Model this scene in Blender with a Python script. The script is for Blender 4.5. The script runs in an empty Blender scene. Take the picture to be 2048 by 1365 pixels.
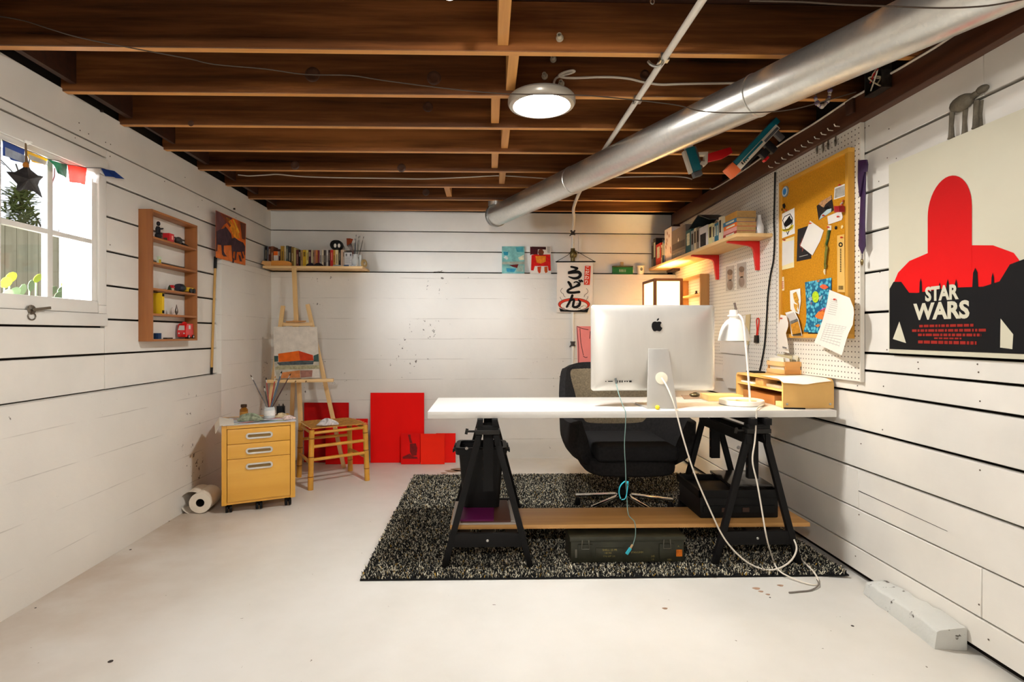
import bpy, bmesh, math, random
import numpy as np
from mathutils import Vector, Matrix
random.seed(11)
SC = bpy.context.scene
COL = SC.collection
# ---------------------------------------------------------------- camera
F_PX, CX, CY, YAW, EYE = 1100.0, 1000.0, 668.0, math.radians(1.3), 1.165
CAM = Vector((0, 0, EYE))
cd = bpy.data.cameras.new('camera'); cam = bpy.data.objects.new('camera', cd); COL.objects.link(cam)
cd.sensor_width = 36; cd.lens = F_PX / 2048 * 36
cd.shift_x = (1024 - CX) / 2048; cd.shift_y = (CY - 682.5) / 2048
cd.clip_start = .02
cam.location = CAM; cam.rotation_euler = (math.pi / 2, 0, -YAW)
SC.camera = cam
# ---------------------------------------------------------------- sky and exposure
w = bpy.data.worlds.new('sky'); SC.world = w; w.use_nodes = True
w.node_tree.nodes['Background'].inputs[0].default_value = (.90, .95, 1, 1)
w.node_tree.nodes['Background'].inputs[1].default_value = .5
SC.view_settings.view_transform = 'Standard'; SC.view_settings.look = 'None'
SC.view_settings.gamma = 1; SC.view_settings.use_curve_mapping = False
SC.view_settings.exposure = 1.36
LAMP_MAIN, LAMP_BULB, LAMP_FILL, LAMP_LANTERN, LAMP_DESK = 152.0, 1.2, 178.0, 40.0, 95.0
ld = bpy.data.lights.new('daylight', 'AREA'); ld.shape = 'RECTANGLE'; ld.size = 1.9; ld.size_y = .9; ld.energy = 215; ld.spread = math.radians(90); ld.color = (.93, .96, 1)
lo_ = bpy.data.objects.new('daylight', ld); COL.objects.link(lo_); lo_.location = (-3.2, .15, 1.75)
lo_.rotation_euler = (Vector((-1.1, 4.2, 1.55)) - Vector(lo_.location)).to_track_quat('-Z', 'Y').to_euler()

# ---------------------------------------------------------------- measuring helpers
def ray(px, py):
    x, z = (px - CX) / F_PX, -(py - CY) / F_PX
    c, s = math.cos(YAW), math.sin(YAW)
    return Vector((x * c + s, -x * s + c, z))
def hit(px, py, o, n):
    r = ray(px, py); o = Vector(o); n = Vector(n)
    return CAM + r * ((o - CAM).dot(n) / r.dot(n))
def atY(px, py, Y): return hit(px, py, (0, Y, 0), (0, 1, 0))
def atX(px, py, X): return hit(px, py, (X, 0, 0), (1, 0, 0))
def atZ(px, py, Z): return hit(px, py, (0, 0, Z), (0, 0, 1))
XR = 1.785                                  # right wall face
def onR(px, py, off=0.0): return atX(px, py, XR - off)
LS = -.0091                                 # the left wall runs very slightly outwards
def leftX(y, base): return base + LS * y
LP, LC = -1.955, -1.918                     # left boards / left concrete (X at Y=0)
def onL(px, py, off=0.0, base=LP): return hit(px, py, (base + off, 0, 0), (1, -LS, 0))
BS = .0375                                  # back wall slope
def backY(x, off=0.0): return 5.115 + BS * x - off
def onB(px, py, off=0.0): return hit(px, py, (0, 5.115 - off, 0), (-BS, 1, 0))
DESK = .784
def onD(px, py, dz=0.0): return atZ(px, py, DESK + dz)

# ---------------------------------------------------------------- materials
def lin(r, g, b):
    f = lambda c: c / 12.92 if c <= .04045 else ((c + .055) / 1.055) ** 2.4
    return (f(r / 255), f(g / 255), f(b / 255))
def _new(name):
    m = bpy.data.materials.new(name); m.use_nodes = True
    nt = m.node_tree; return m, nt, nt.nodes, nt.links, nt.nodes['Principled BSDF']
def coords(N, L, scale=(1, 1, 1), rnd=True):
    tc = N.new('ShaderNodeTexCoord'); mp = N.new('ShaderNodeMapping')
    mp.inputs['Scale'].default_value = scale
    L.new(tc.outputs['Object'], mp.inputs['Vector'])
    if rnd:
        oi = N.new('ShaderNodeObjectInfo'); mu = N.new('ShaderNodeMath'); mu.operation = 'MULTIPLY'; mu.inputs[1].default_value = 37.0
        L.new(oi.outputs['Random'], mu.inputs[0]); L.new(mu.outputs[0], mp.inputs['Location'])
    return mp.outputs['Vector']
def ramp(N, L, fac, stops):
    r = N.new('ShaderNodeValToRGB'); e = r.color_ramp.elements
    while len(e) < len(stops): e.new(.5)
    for k, (p, c) in enumerate(stops): e[k].position = p; e[k].color = (*c, 1)
    L.new(fac, r.inputs[0]); return r.outputs[0]
def noise(N, L, vec, scale, detail=4, rough=.55):
    n = N.new('ShaderNodeTexNoise'); n.inputs['Scale'].default_value = scale
    n.inputs['Detail'].default_value = detail; n.inputs['Roughness'].default_value = rough
    L.new(vec, n.inputs['Vector']); return n.outputs[0]
def bumpnode(N, L, h, B, strength, dist=.01):
    b = N.new('ShaderNodeBump'); b.inputs['Strength'].default_value = strength; b.inputs['Distance'].default_value = dist
    L.new(h, b.inputs['Height']); L.new(b.outputs[0], B.inputs['Normal'])
_M = {}
def mat(name, col, rough=.55, metal=0.0, var=.06, vscale=6, bump=0.0, bscale=80, coat=0.0, stretch=(1, 1, 1), trans=0.0, emit=None, alpha=1.0):
    if name in _M: return _M[name]
    m, nt, N, L, B = _new(name); c = lin(*col)
    B.inputs['Roughness'].default_value = rough; B.inputs['Metallic'].default_value = metal
    B.inputs['Coat Weight'].default_value = coat; B.inputs['Transmission Weight'].default_value = trans
    B.inputs['Alpha'].default_value = alpha
    B.inputs['Specular IOR Level'].default_value = .5 if rough < .5 or metal > .1 else .2
    v = coords(N, L, stretch)
    if var > 0:
        L.new(ramp(N, L, noise(N, L, v, vscale), [(.3, tuple(x * (1 - var) for x in c)), (.7, tuple(min(1, x * (1 + var)) for x in c))]), B.inputs['Base Color'])
    else: B.inputs['Base Color'].default_value = (*c, 1)
    if bump: bumpnode(N, L, noise(N, L, v, bscale, 5), B, bump)
    if emit:
        B.inputs['Emission Color'].default_value = (*emit[0], 1); B.inputs['Emission Strength'].default_value = emit[1]
    _M[name] = m; return m
def wood(name, a, b, rough=.45, axis=0, fine=22, bump=.15, coat=0.0, mid=None):
    if name in _M: return _M[name]
    m, nt, N, L, B = _new(name)
    s = [fine] * 3; s[axis] = fine * .055
    v = coords(N, L, s)
    n1 = noise(N, L, v, 1.0, 6, .6)
    s2 = [3.0] * 3; s2[axis] = .5
    n2 = noise(N, L, coords(N, L, s2), 1.0, 3)
    mx = N.new('ShaderNodeMath'); mx.operation = 'MULTIPLY_ADD'; mx.inputs[1].default_value = .55
    L.new(n1, mx.inputs[0])
    m2 = N.new('ShaderNodeMath'); m2.operation = 'MULTIPLY'; m2.inputs[1].default_value = .45; L.new(n2, m2.inputs[0]); L.new(m2.outputs[0], mx.inputs[2])
    a_, b_ = lin(*a), lin(*b); c_ = lin(*mid) if mid else tuple((x + y) / 2 for x, y in zip(a_, b_))
    L.new(ramp(N, L, mx.outputs[0], [(.33, a_), (.5, c_), (.66, b_)]), B.inputs['Base Color'])
    B.inputs['Roughness'].default_value = rough; B.inputs['Coat Weight'].default_value = coat
    if bump: bumpnode(N, L, n1, B, bump, .004)
    _M[name] = m; return m
def paint(name, col, rough=.5, chips=.0, grain=(1, 1, 1), chipcol=(70, 60, 50), bump=.25):
    """old painted board or wall: faint mottling, grain relief, small chips"""
    if name in _M: return _M[name]
    m, nt, N, L, B = _new(name); c = lin(*col)
    v = coords(N, L, (1, 1, 1)); g = coords(N, L, grain)
    base = ramp(N, L, noise(N, L, v, 2.2, 5), [(.3, tuple(x * .9 for x in c)), (.7, tuple(min(1, x * 1.05) for x in c))])
    n2 = noise(N, L, g, 26, 6, .65)
    if chips:
        n3 = noise(N, L, v, 15, 8, .72); n4 = noise(N, L, v, 1.6, 3)
        ad = N.new('ShaderNodeMath'); ad.operation = 'MULTIPLY_ADD'; ad.inputs[1].default_value = .7
        L.new(n3, ad.inputs[0]); mm = N.new('ShaderNodeMath'); mm.operation = 'MULTIPLY'; mm.inputs[1].default_value = .3; L.new(n4, mm.inputs[0]); L.new(mm.outputs[0], ad.inputs[2])
        f = ramp(N, L, ad.outputs[0], [(.70 - chips * .1, (0, 0, 0)), (.715 - chips * .1, (1, 1, 1))])
        mix = N.new('ShaderNodeMix'); mix.data_type = 'RGBA'
        L.new(f, mix.inputs[0]); L.new(base, mix.inputs[6]); mix.inputs[7].default_value = (*lin(*chipcol), 1); base = mix.outputs[2]
    L.new(base, B.inputs['Base Color']); B.inputs['Roughness'].default_value = rough
    bumpnode(N, L, n2, B, bump, .004)
    _M[name] = m; return m

# ---------------------------------------------------------------- geometry helpers
X_, Y_, Z_ = Vector((1, 0, 0)), Vector((0, 1, 0)), Vector((0, 0, 1))
class MB:
    def __init__(s): s.v = []; s.f = []
    def _add(s, vs, fs):
        o = len(s.v); s.v += [tuple(x) for x in vs]; s.f += [[i + o for i in f] for f in fs]; return s
    def obox(s, c, hx, hy, hz):
        c, hx, hy, hz = Vector(c), Vector(hx), Vector(hy), Vector(hz)
        vs = [c + hx * i + hy * j + hz * k for i in (-1, 1) for j in (-1, 1) for k in (-1, 1)]
        return s._add(vs, [(0, 1, 3, 2), (4, 6, 7, 5), (0, 4, 5, 1), (2, 3, 7, 6), (0, 2, 6, 4), (1, 5, 7, 3)])
    def box(s, a, b):
        a, b = Vector(a), Vector(b); h = (b - a) / 2
        return s.obox((a + b) / 2, X_ * h.x, Y_ * h.y, Z_ * h.z)
    def bar(s, p, q, w, t, up=Z_):
        p, q = Vector(p), Vector(q); d = q - p; u = d.normalized()
        side = u.cross(Vector(up))
        if side.length < 1e-4: side = u.cross(X_)
        side.normalize(); n = side.cross(u)
        return s.obox((p + q) / 2, d / 2, side * (w / 2), n * (t / 2))
    def tube(s, pts, r, n=8, closed=False):
        pts = [Vector(p) for p in pts]; m = len(pts); rs = r if isinstance(r, (list, tuple)) else [r] * m
        vs = []; t0 = (pts[1] - pts[0]).normalized()
        a = t0.cross(Z_);  a = a if a.length > 1e-3 else t0.cross(X_); a.normalize()
        for i in range(m):
            if closed: t = pts[(i + 1) % m] - pts[i - 1]
            else: t = pts[min(i + 1, m - 1)] - pts[max(i - 1, 0)]
            t = t.normalized() if t.length > 1e-9 else t0
            a = a - t * a.dot(t); a.normalize(); b = t.cross(a)
            vs += [pts[i] + (a * math.cos(2 * math.pi * k / n) + b * math.sin(2 * math.pi * k / n)) * rs[i] for k in range(n)]
        fs = []
        for i in range(m if closed else m - 1):
            j = (i + 1) % m
            fs += [(i * n + k, i * n + (k + 1) % n, j * n + (k + 1) % n, j * n + k) for k in range(n)]
        if not closed: fs += [tuple(range(n - 1, -1, -1)), tuple((m - 1) * n + k for k in range(n))]
        return s._add(vs, fs)
    def lathe(s, prof, o, ax=Z_, n=24, caps=True):
        o, ax = Vector(o), Vector(ax).normalized()
        a = ax.cross(X_); a = a if a.length > 1e-3 else ax.cross(Y_); a.normalize(); b = ax.cross(a)
        vs = []; m = len(prof)
        for r, h in prof:
            vs += [o + ax * h + (a * math.cos(2 * math.pi * k / n) + b * math.sin(2 * math.pi * k / n)) * max(r, 1e-5) for k in range(n)]
        fs = [(i * n + k, i * n + (k + 1) % n, (i + 1) * n + (k + 1) % n, (i + 1) * n + k) for i in range(m - 1) for k in range(n)]
        if caps and prof[0][0] > 1e-4: fs.append(tuple(range(n - 1, -1, -1)))
        if caps and prof[-1][0] > 1e-4: fs.append(tuple((m - 1) * n + k for k in range(n)))
        return s._add(vs, fs)
    def extr(s, pts, vec):
        pts = [Vector(p) for p in pts]; vec = Vector(vec); n = len(pts)
        fs = [tuple(range(n)), tuple(range(2 * n - 1, n - 1, -1))] + [(i, n + i, n + (i + 1) % n, (i + 1) % n) for i in range(n)]
        return s._add(pts + [p + vec for p in pts], fs)
    def ball(s, c, r, n=12, m=8):
        c = Vector(c); r = Vector(r) if hasattr(r, '__len__') else Vector((r, r, r)); vs = []
        for i in range(m + 1):
            th = math.pi * i / m
            vs += [c + Vector((r.x * max(math.sin(th), 1e-4) * math.cos(2 * math.pi * k / n), r.y * max(math.sin(th), 1e-4) * math.sin(2 * math.pi * k / n), r.z * math.cos(th))) for k in range(n)]
        return s._add(vs, [(i * n + k, (i + 1) * n + k, (i + 1) * n + (k + 1) % n, i * n + (k + 1) % n) for i in range(m) for k in range(n)])
    def grid(s, fn, nu, nv, th=None, wrap=False):
        P = [[Vector(fn(i / nu, j / nv)) for j in range(nv + 1)] for i in range(nu + 1)]
        q = lambda o: [(o + i * (nv + 1) + j, o + (i + 1) * (nv + 1) + j, o + (i + 1) * (nv + 1) + j + 1, o + i * (nv + 1) + j + 1) for i in range(nu) for j in range(nv)]
        vs = [p for r in P for p in r]; fs = q(0)
        if th is not None:
            K = len(vs); th = Vector(th); vs = vs + [p + th for p in vs]; fs = fs + [tuple(reversed(f)) for f in q(K)]
            bd = [(i, 0) for i in range(nu + 1)] + [(nu, j) for j in range(1, nv + 1)] + [(i, nv) for i in range(nu - 1, -1, -1)] + [(0, j) for j in range(nv - 1, 0, -1)]
            ids = [i * (nv + 1) + j for i, j in bd]
            fs += [(ids[k], K + ids[k], K + ids[(k + 1) % len(ids)], ids[(k + 1) % len(ids)]) for k in range(len(ids))]
        return s._add(vs, fs)
    def build(s, name, m, parent=None, bevel=0.0, seg=2, smooth=True, kind=None, label=None):
        M = world(parent) if parent else None
        vs = s.v
        if parent: I = M.inverted(); vs = [tuple(I @ Vector(p)) for p in vs]; loc = None
        else:
            lo = [min(p[i] for p in vs) for i in range(3)]; hi = [max(p[i] for p in vs) for i in range(3)]
            loc = Vector(((lo[0] + hi[0]) / 2, (lo[1] + hi[1]) / 2, lo[2])); vs = [tuple(Vector(p) - loc) for p in vs]
        me = bpy.data.meshes.new(name); me.from_pydata(vs, [], s.f); me.materials.append(m)
        bm = bmesh.new(); bm.from_mesh(me)
        bmesh.ops.recalc_face_normals(bm, faces=bm.faces)
        if bevel:
            ed = [e for e in bm.edges if len(e.link_faces) == 2 and e.calc_face_angle(0) > .5]
            bmesh.ops.bevel(bm, geom=ed, offset=bevel, segments=seg, affect='EDGES', profile=.6, clamp_overlap=True)
        if smooth:
            for f in bm.faces: f.smooth = True
            for e in bm.edges: e.smooth = not (len(e.link_faces) == 2 and e.calc_face_angle(0) > .62)
        bm.to_mesh(me); bm.free()
        o = bpy.data.objects.new(name, me); COL.objects.link(o)
        if parent: o.parent = parent
        else: o.location = loc
        if kind: o['kind'] = kind
        if label: o['label'] = label
        return o
def world(o):
    m = o.matrix_basis.copy()
    while o.parent: o = o.parent; m = o.matrix_basis @ m
    return m
def tag(o, label, cat, group=None):
    o['label'] = label; o['category'] = cat
    if group: o['group'] = group
    return o
def thing(name, label, cat, loc, rz=0.0, group=None):
    o = bpy.data.objects.new(name, None); COL.objects.link(o); o.empty_display_size = .05
    o.location = loc; o.rotation_euler = (0, 0, rz); return tag(o, label, cat, group)
def shell(name, loc=(0, 0, 0)):
    o = bpy.data.objects.new(name, None); COL.objects.link(o); o.location = loc; o['kind'] = 'structure'; return o
def dup(root, loc, label=None, rz=None):
    r = root.copy(); COL.objects.link(r); r.location = loc
    if label: r['label'] = label
    if rz is not None: r.rotation_euler = (0, 0, rz)
    for ch in list(root.children):
        c = ch.copy(); COL.objects.link(c); c.parent = r
        for g in ch.children:
            d = g.copy(); COL.objects.link(d); d.parent = c
    return r
def smoothpath(pts, k=6):
    pts = [Vector(p) for p in pts]; out = []
    for i in range(len(pts) - 1):
        p0 = pts[max(i - 1, 0)]; p1 = pts[i]; p2 = pts[i + 1]; p3 = pts[min(i + 2, len(pts) - 1)]
        for j in range(k):
            t = j / k
            out.append(.5 * ((2 * p1) + (p2 - p0) * t + (2 * p0 - 5 * p1 + 4 * p2 - p3) * t * t + (3 * p1 - p0 - 3 * p2 + p3) * t ** 3))
    return out + [pts[-1]]
def sheet(name, pts, nrm, th, m, parent=None, **k):
    """flat piece: outline in the world, thickness th along nrm"""
    return MB().extr(pts, Vector(nrm).normalized() * th).build(name, m, parent, smooth=False, **k)
def ribbon(pts, widths, nrm):
    """outline of a brush stroke lying on the plane with normal nrm"""
    pts = [Vector(p) for p in pts]; n = Vector(nrm).normalized(); L, R = [], []
    for i, p in enumerate(pts):
        t = (pts[min(i + 1, len(pts) - 1)] - pts[max(i - 1, 0)]).normalized(); s_ = t.cross(n)
        L.append(p + s_ * widths[i] / 2); R.append(p - s_ * widths[i] / 2)
    return L, R
class Strokes:
    def __init__(s, n): s.n = Vector(n).normalized(); s.b = MB()
    def add(s, pts, wd, k=5, th=.0006):
        q = smoothpath(pts, k); ws = []
        for i in range(len(q)):
            f = i / (len(q) - 1) * (len(pts) - 1); a = int(min(f, len(pts) - 2)); ws.append(wd[a] + (wd[a + 1] - wd[a]) * (f - a) if isinstance(wd, (list, tuple)) else wd)
        L, R = ribbon(q, ws, s.n)
        for i in range(len(q) - 1):
            s.b.extr([L[i], L[i + 1], R[i + 1], R[i]], s.n * th)
        for p, r in ((q[0], ws[0] / 2), (q[-1], ws[-1] / 2)): s.b.lathe([(r, 0), (r, th)], p, s.n, 10)
        return s
def text(name, body, o, u, v, size, m, parent, bold=0.0, align='CENTER', ex=.0004, sx=1.0):
    cu = bpy.data.curves.new(name, 'FONT'); cu.body = body; cu.size = 1; cu.align_x = align; cu.align_y = 'CENTER'
    cu.offset = bold; cu.resolution_u = 3; cu.extrude = .5
    ob = bpy.data.objects.new(name, cu); COL.objects.link(ob)
    dg = bpy.context.evaluated_depsgraph_get(); me = bpy.data.meshes.new_from_object(ob.evaluated_get(dg))
    bpy.data.objects.remove(ob); u, v = Vector(u).normalized(), Vector(v).normalized(); n = u.cross(v)
    b = MB(); b.v = [tuple(Vector(o) + u * (p.co.x * size * sx) + v * (p.co.y * size) + n * (p.co.z * ex)) for p in me.vertices]; b.f = [list(p.vertices) for p in me.polygons]
    bpy.data.meshes.remove(me)
    return b.build(name, m, parent, smooth=False) if b.v else None
UR, UL, UB = Vector((0, -1, 0)), Vector((LS, 1, 0)).normalized(), Vector((1, BS, 0)).normalized()
NR, NL, NB = Vector((-1, 0, 0)), UL.cross(Z_), UB.cross(Z_)
ORD = 'first second third fourth fifth sixth seventh eighth ninth tenth eleventh twelfth thirteenth fourteenth fifteenth sixteenth seventeenth eighteenth nineteenth twentieth'.split()
ORD += ['twenty-' + x for x in ORD[:9]] + ['thirtieth'] + ['thirty-' + x for x in ORD[:9]] + ['fortieth'] + ['forty-' + x for x in ORD[:9]]

# ---------------------------------------------------------------- shared materials
BOARD = paint('white_board_paint', (226, 221, 212), .42, .0, (1, .06, 1), bump=.2)
BOARDX = paint('white_board_paint_back', (226, 222, 214), .42, .0, (.06, 1, 1), bump=.2)
GAP = mat('dark_gap', (30, 24, 20), .9, var=0)
BLACK = mat('black_paint', (13, 11, 11), .6, var=.2)
BLACKP = mat('black_plastic', (14, 13, 13), .52, var=.15)
WHITE = mat('white_plastic', (238, 234, 226), .35, var=.02)
PAPER = mat('white_paper', (236, 232, 224), .8, var=.03)
STEEL = mat('brushed_steel', (190, 188, 182), .3, 1.0, var=.05)
CHROME = mat('chrome', (215, 212, 208), .12, 1.0, var=.0)
INK = mat('black_ink', (14, 12, 12), .7, var=0)
GREYINK = mat('grey_ink', (170, 166, 160), .8, var=0)
PINE = wood('pine', (214, 168, 104), (238, 202, 146), .5, 0, 18)
PINEZ = wood('pine_upright', (214, 170, 106), (238, 204, 150), .5, 2, 18)
PINEY = wood('pine_deep', (214, 168, 104), (238, 202, 146), .5, 1, 18)
OAKZ = wood('brown_wood_upright', (134, 78, 36), (172, 108, 54), .5, 2, 20)
OAKY = wood('brown_wood_deep', (140, 82, 38), (176, 112, 58), .5, 1, 20)
REDM = mat('red_paint', (214, 24, 18), .4, var=.04)
# ================================================================ STRUCTURE
# ---- floor
FLM, nt, N, L, B = _new('painted_concrete_floor')
v = coords(N, L, (1, 1, 1), False)
base = ramp(N, L, noise(N, L, v, 1.1, 6, .6), [(.25, lin(202, 197, 186)), (.55, lin(216, 212, 204)), (.8, lin(222, 219, 213))])
sep = N.new('ShaderNodeSeparateXYZ'); L.new(v, sep.inputs[0])
mr = N.new('ShaderNodeMapRange'); mr.inputs[1].default_value = -.95; mr.inputs[2].default_value = -1.85; L.new(sep.outputs[0], mr.inputs[0])
st = N.new('ShaderNodeMath'); st.operation = 'MULTIPLY'; L.new(mr.outputs[0], st.inputs[0]); L.new(noise(N, L, v, 3.5, 5), st.inputs[1])
mx = N.new('ShaderNodeMix'); mx.data_type = 'RGBA'; L.new(st.outputs[0], mx.inputs[0]); L.new(base, mx.inputs[6]); mx.inputs[7].default_value = (*lin(150, 112, 66), 1)
sp = ramp(N, L, noise(N, L, v, 34, 3, .5), [(.76, (0, 0, 0)), (.775, (1, 1, 1))])
mx2 = N.new('ShaderNodeMix'); mx2.data_type = 'RGBA'; L.new(sp, mx2.inputs[0]); L.new(mx.outputs[2], mx2.inputs[6]); mx2.inputs[7].default_value = (*lin(110, 96, 80), 1)
L.new(mx2.outputs[2], B.inputs['Base Color'])
L.new(ramp(N, L, noise(N, L, v, 6, 5), [(.3, (.3,) * 3), (.7, (.5,) * 3)]), B.inputs['Roughness'])
bumpnode(N, L, noise(N, L, v, 9, 6), B, .12, .01)
def flz(x): return .017 * max(0, (-x - 1.5) / .45) - .014 * max(0, (x - 1.6) / .19)
xs = [-2.3, -1.95, -1.5, -.5, .5, 1.6, 1.79, 2.0]; ysf = [-2.6, 0, 1.5, 2.5, 3.5, 5.4]
b = MB(); b.v = [(x, y, flz(x)) for x in xs for y in ysf]; ny = len(ysf)
b.f = [[i * ny + j, (i + 1) * ny + j, (i + 1) * ny + j + 1, i * ny + j + 1] for i in range(len(xs) - 1) for j in range(ny - 1)]
K = len(b.v); b.v += [(x, y, -.1) for x in xs for y in ysf]; b.f += [[K + i for i in reversed(f)] for f in b.f]
floor = b.build('floor', FLM, kind='structure')
fs = MB()
for (px, py, r) in ((905, 943, .045), (922, 940, .06), (938, 944, .05), (888, 947, .02), (1513, 1178, .012), (1522, 1184, .008), (1561, 1172, .010), (1536, 1190, .007), (1330, 1218, .008)):
    p = atZ(px, py, .0); fs.extr([p + Vector((math.cos(a) * r * (1.4 + .3 * math.sin(3 * a)), math.sin(a) * r, .0002)) for a in [k * math.pi / 8 for k in range(16)]], (0, 0, .0006))
fs.build('stain', mat('bare_floor_stain', (160, 128, 104), .7, var=.3, vscale=30), floor)
fs = MB()
for (px, py, r) in ((221, 1324, .009), (71, 1224, .004), (261, 1106, .006), (1705, 1253, .006), (1540, 1196, .004), (338, 1049, .005)):
    p = atZ(px, py, .0); p.z = flz(p.x) + .0004; fs.lathe([(r, 0), (r, .0008)], p, Z_, 8)
fs.build('speck', mat('floor_speck', (60, 52, 46), .8, var=0), floor)

# ---- left wall
ZL = lambda m_: EYE + 1.955 * m_
seamL = [ZL(x) for x in (.4918, .4047, .3131, .2207, .129, .0386, -.054, -.1495)]
TOPL, LEDGE0 = 2.312, 1.7285
wl = shell('wall_left', (leftX(0, LP) - .03, 0, 0))
MB().extr([(leftX(-2.6, LP) - .07, -2.6, 0), (leftX(2.17, LP) - .07, 2.17, 0), (leftX(2.17, LP) - .07, 2.17, 2.5), (leftX(-2.6, LP) - .07, -2.6, 2.5)], (.045, 0, 0)).extr(
    [(leftX(2.86, LP) - .07, 2.86, 0), (leftX(5.4, LP) - .07, 5.4, 0), (leftX(5.4, LP) - .07, 5.4, 2.5), (leftX(2.86, LP) - .07, 2.86, 2.5)], (.045, 0, 0)).extr(
    [(leftX(2.17, LP) - .07, 2.17, 0), (leftX(2.86, LP) - .07, 2.86, 0), (leftX(2.86, LP) - .07, 2.86, 1.26), (leftX(2.17, LP) - .07, 2.17, 1.26)], (.045, 0, 0)).extr(
    [(leftX(2.17, LP) - .07, 2.17, 2.03), (leftX(2.86, LP) - .07, 2.86, 2.03), (leftX(2.86, LP) - .07, 2.86, 2.5), (leftX(2.17, LP) - .07, 2.17, 2.5)], (.045, 0, 0)).build('backing', GAP, wl, smooth=False)
def plankL(y0, y1, z0, z1, g=.0052):
    a = [(leftX(y, LP) - .026, y, z) for y, z in ((y0 + .001, z0 + g), (y1 - .001, z0 + g), (y1 - .001, z1 - g), (y0 + .001, z1 - g))]
    MB().extr(a, (.026 + random.uniform(-.002, .001), 0, 0)).build('plank', BOARD, wl, bevel=.002, seg=1)
YW0, YW1 = 2.12, onL(213, 400).y
YB = 5.28
yc = onL(443, 700, 0, LC).y
plankL(-2.6, YB, seamL[0], TOPL, .002)
plankL(YW1, YB, seamL[1], seamL[0]); plankL(-2.6, YW1, 2.075, seamL[0])
zs = [seamL[1]] + seamL[2:]
for a_, b_ in zip(zs[:-1], zs[1:]):
    plankL(YW1 if a_ > 1.3 else (YW1 - .012), YB if b_ > 1.69 else yc + .03, b_, a_)
plankL(yc + .03, YB, LEDGE0, seamL[2], .001); plankL(-2.6, YW1 - .012, seamL[6], 1.2); plankL(-2.6, YW1 - .012, seamL[7], seamL[6])
for a_, b_ in ((2.075, 1.8), (1.8, 1.6), (1.6, 1.4), (1.4, 1.2)): plankL(-2.6, YW0, b_, a_)
# concrete foundation
def concrete(name, axis):
    m, nt, N, L, B = _new(name)
    v = coords(N, L, (1, 1, 1), False); c = lin(222, 217, 208)
    base = ramp(N, L, noise(N, L, v, 1.8, 5), [(.3, tuple(x * .93 for x in c)), (.7, tuple(x * 1.04 for x in c))])
    sp = N.new('ShaderNodeSeparateXYZ'); L.new(v, sp.inputs[0])
    n = noise(N, L, v, 2.5, 4)
    ad = N.new('ShaderNodeMath'); ad.operation = 'MULTIPLY_ADD'; ad.inputs[1].default_value = .012; L.new(n, ad.inputs[0]); L.new(sp.outputs[2], ad.inputs[2])
    md = N.new('ShaderNodeMath'); md.operation = 'MODULO'; md.inputs[1].default_value = .187; L.new(ad.outputs[0], md.inputs[0])
    ln = N.new('ShaderNodeMath'); ln.operation = 'LESS_THAN'; ln.inputs[1].default_value = .0045; L.new(md.outputs[0], ln.inputs[0])
    br = ramp(N, L, noise(N, L, v, 3.1, 3), [(.42, (0, 0, 0)), (.6, (1, 1, 1))])
    ml = N.new('ShaderNodeMath'); ml.operation = 'MULTIPLY'; L.new(ln.outputs[0], ml.inputs[0]); L.new(br, ml.inputs[1])
    ml2 = N.new('ShaderNodeMath'); ml2.operation = 'MULTIPLY'; ml2.inputs[1].default_value = .4; L.new(ml.outputs[0], ml2.inputs[0])
    mx = N.new('ShaderNodeMix'); mx.data_type = 'RGBA'; L.new(ml2.outputs[0], mx.inputs[0]); L.new(base, mx.inputs[6]); mx.inputs[7].default_value = (*lin(120, 108, 94), 1)
    n3 = noise(N, L, v, 24, 6, .7); n4 = noise(N, L, v, 1.3, 2)
    a2 = N.new('ShaderNodeMath'); a2.operation = 'MULTIPLY_ADD'; a2.inputs[1].default_value = .62; L.new(n3, a2.inputs[0])
    a3 = N.new('ShaderNodeMath'); a3.operation = 'MULTIPLY'; a3.inputs[1].default_value = .38; L.new(n4, a3.inputs[0]); L.new(a3.outputs[0], a2.inputs[2])
    pit = ramp(N, L, a2.outputs[0], [(.636, (0, 0, 0)), (.65, (1, 1, 1))])
    mx3 = N.new('ShaderNodeMix'); mx3.data_type = 'RGBA'; L.new(pit, mx3.inputs[0]); L.new(mx.outputs[2], mx3.inputs[6]); mx3.inputs[7].default_value = (*lin(92, 82, 72), 1)
    L.new(mx3.outputs[2], B.inputs['Base Color']); B.inputs['Roughness'].default_value = .5
    h = N.new('ShaderNodeMath'); h.operation = 'SUBTRACT'; L.new(noise(N, L, v, 14, 6, .6), h.inputs[0]); L.new(ml.outputs[0], h.inputs[1])
    bumpnode(N, L, h.outputs[0], B, .3, .008)
    return m
CONC = concrete('painted_concrete_wall', 0)
ledgeL, LEDGE = ZL(-.150), 1.728
def cL(y, z, d=0): return (leftX(y, LC) + d, y, z)
b = MB().extr([cL(-2.6, -.05), cL(yc, -.05), cL(yc, ledgeL), cL(-2.6, ledgeL)], (-.11, 0, 0))
b.extr([cL(yc, -.05), cL(5.3, -.05), cL(5.3, LEDGE), cL(yc, LEDGE)], (-.11, 0, 0))
b.build('concrete_base', CONC, wl, bevel=.006, seg=2)

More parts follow.
